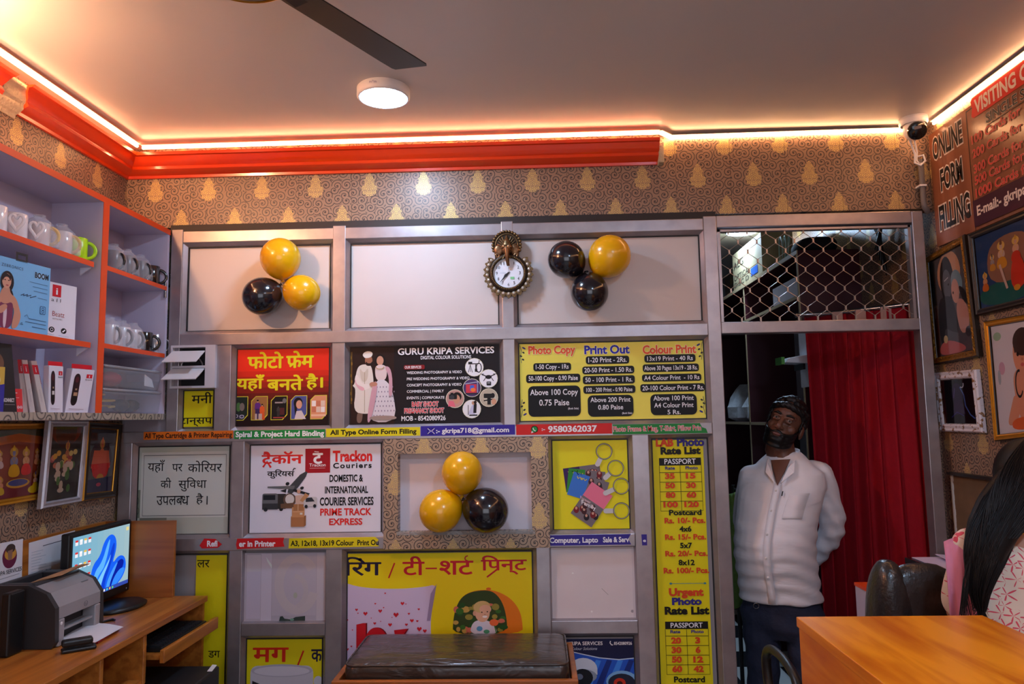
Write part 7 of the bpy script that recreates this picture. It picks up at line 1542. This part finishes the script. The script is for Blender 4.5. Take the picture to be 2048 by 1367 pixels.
hw = nkw+V((.085, .09, .12)); whu = (V((-.10, .30, 1))).normalized()
bd = MB()
WT = [(.0, .045, .05), (-.03, .10, .065), (-.06, .155, .085), (-.12, .172, .10), (-.22, .160, .10), (-.33, .140, .095), (-.43, .165, .11), (-.55, .18, .12)]
cz = lambda h: nkw+V((0, 0, h))+wf*(h*.10)
bd.loft([ell_ring(cz(h), ws, wf, a, b) for h, a, b in WT])
limb(bd, [nkw+V((0, 0, -.03)), nkw+V((.012, .03, .03)), hw+V((0, 0, -.06))], [.052, .046, .05]); bd.ball(hw, 1, 20, sc=(.074, .086, .10))
bd.ball(hw+wf*.05+V((0, 0, -.05)), 1, 14, sc=(.05, .05, .05)); bd.tube([hw+wf*.085+V((0, 0, .0)), hw+wf*.105+V((0, 0, -.03))], [.008, .013], 8)
for s, sh0 in ((1, shl), (-1, shr)):
    el = sh0+wf*.10+ws*(s*.05)+V((0, 0, -.23)); wr = el+wf*.19+V((0, 0, .03))-ws*(s*.05); limb(bd, [sh0, el, wr], [.044, .036, .024]); hand(bd, wr, wf+V((0, 0, -.15)), -ws*s, (0, 0, -1), .3, .85)
    hp = cz(-.52)+ws*(s*.085); limb(bd, [hp, V((hp.x, hp.y, .42)), V((hp.x, hp.y, .08))], [.085, .055, .036]); bd.loft([ell_ring(V((hp.x, hp.y, .025))+wf*u, ws, V((0, 0, 1)), w, h, 12) for u, w, h in ((-.05, .025, .024), (.02, .035, .03), (.16, .03, .014))])
remesh('body', bd, SKINW, .007, 3, wo)
kd = MB(); kd.loft([ell_ring(cz(h), ws, wf, a+.012, b+.014) for h, a, b in WT[2:]]+[ell_ring(cz(-.55)+V((0, 0, -q)), ws, wf, .20+q*.12, .14+q*.12) for q in (.1, .3, .48)])
kd.loft([ell_ring(cz(h), ws, wf, a+.010, b+.010) for h, a, b in ((-.040, .10, .06), (-.055, .14, .075), (-.075, .165, .09))])
for s, sh0 in ((1, shl), (-1, shr)): el = sh0+wf*.10+ws*(s*.05)+V((0, 0, -.23)); limb(kd, [sh0+V((0, 0, .004)), sh0.lerp(el, .75)], [.056, .052])
kur = remesh('kurta', kd, KUR, .008, 4, wo, disp=lambda c: .004*math.sin(c.x*40+c.z*22)*math.sin(c.y*30))
def cloth(nm, a, b, drop, mat, par, n=14, out=V((0, -.03, 0))):
    m_ = MB()
    for j in range(n+1):
        v = j/n
        for i in range(13): u = i/12; m_.v.append(a.lerp(b, u)+drop*v+out*math.sin(min(1, v*4)*PI/2)+ws*.0+wf*(-.012*math.sin(u*13+v*1.5)*(.3+v)))
    for j in range(n):
        for i in range(12): q = j*13+i; m_.f.append([q, q+1, q+14, q+13]); m_.m.append(0); m_.sm.append(True)
    o = obj(nm, m_, mat, par); o.modifiers.new('thickness', 'SOLIDIFY').thickness = .002; return o
cloth('dupatta', shl+V((0, -.04, .056))+ws*.015, shl+ws*.075+V((0, .0, .012)), V((0, .0, -.42)), DUP, wo, out=-wf*.055)
cloth('dupatta', cz(-.20)-ws*.06-wf*.115, cz(-.19)-ws*.20-wf*.06, V((0, 0, -.36)), DUP, wo, out=-wf*.012)
ch = [nkw+V((.0, 0, -.012))+ws*(.062*math.sin(a))-wf*(.060*math.cos(a))+V((0, 0, .02*(1-math.cos(a)))) for a in [-1.6+3.2*k/20 for k in range(21)]]; obj('necklace', MB().tube(ch, .0018, 6), M('gilt_moulding', (206, 140, 36), .3, .6), wo)
# long hair falling to her left
hm = MB(); hm.ball(hw+V((0, -.012, .014)), 1, 24, sc=(.090, .098, .112))
rn = random.Random(11)
PATH = [(2085, 920, .03, .05), (2045, 962, -.01, .062), (2008, 1012, -.04, .066), (1982, 1062, -.06, .062), (1966, 1112, -.075, .050), (1958, 1165, -.075, .032), (1960, 1212, -.07, .010)]
cl = [wp(x, y, o) for x, y, o, r in PATH]; Rr = []
P, Rd = [], []
for i in range(len(cl)-1):
    for k in range(5): u = k/5; P.append(cl[i].lerp(cl[i+1], u)); Rd.append(PATH[i][3]*(1-u)+PATH[i+1][3]*u)
P.append(cl[-1]); Rd.append(.008)
for _ in range(3): P = [P[0]]+[(P[i-1]+P[i]*2+P[i+1])/4 for i in range(1, len(P)-1)]+[P[-1]]
hm.tube(P, Rd, 16, upv=(1, 0, 0), flat=.62)
cl2 = [wp(2085, 950, .02), wp(2050, 995, -.03), wp(2018, 1040, -.06), wp(1990, 1090, -.08), wp(1975, 1150, -.075)]
hm.tube(cl2, [.06, .06, .045, .03, .012], 14, flat=.6, upv=(1, 0, 0))
hairw = remesh('hair', hm, HAIR, .006, 3, wo)
stn = MB()
for k in range(420):
    fi = PI+rn.uniform(.05, PI-.05); cx_, sy_ = math.cos(fi), math.sin(fi)*.66; L_ = rn.randint(22, len(P)-1) if k % 3 else len(P)-1; st0 = rn.randint(0, 12); q = []
    for i in range(st0, L_+1): q.append(P[i]+V((cx_*Rd[i]*1.0+.0025*math.sin(i*.5+k), sy_*Rd[i]*1.02, .02*math.sin(k))))
    if L_ == len(P)-1: q.append(q[-1]+V((rn.uniform(-.02, .015), 0, -rn.uniform(.005, .03))))
    stn.tube(q, [.0011]*(len(q)-1)+[.0004], 3)
hb0 = hw+V((0, -.012, .014))
for k in range(220):
    a_ = rn.uniform(-1.5, 1.5); s0 = hb0+V((.02*math.sin(a_), -.03, .112)); e0 = P[9+k % 8]+V((math.sin(a_)*.05, -.04, 0)); q = []
    for i in range(13):
        p = s0.lerp(e0, i/12)+V((.05*math.sin(a_)*math.sin(PI*i/12), -.03*math.sin(PI*i/12), 0)); d = p-hb0; e = V((d.x/.091, d.y/.099, d.z/.113)).length
        if e < 1.01: p = hb0+d*(1.01/max(e, .05))
        q.append(p)
    stn.tube(q, .0011, 3)
for k in range(26):
    a = rn.uniform(0, 1); s0 = P[12+k % 10]+V((-Rd[12+k % 10]*.9, -.02, 0)); stn.tube([s0, s0+V((-.012-.015*a, 0, -.07)), s0+V((-.02-.03*a, 0, -.14-.05*a)), s0+V((-.012-.02*a, 0, -.22-.05*a))], [.0012, .0012, .001, .0004], 4)
obj('loose_strands', stn, HAIR, hairw)
bpy.data.objects.remove(fob)
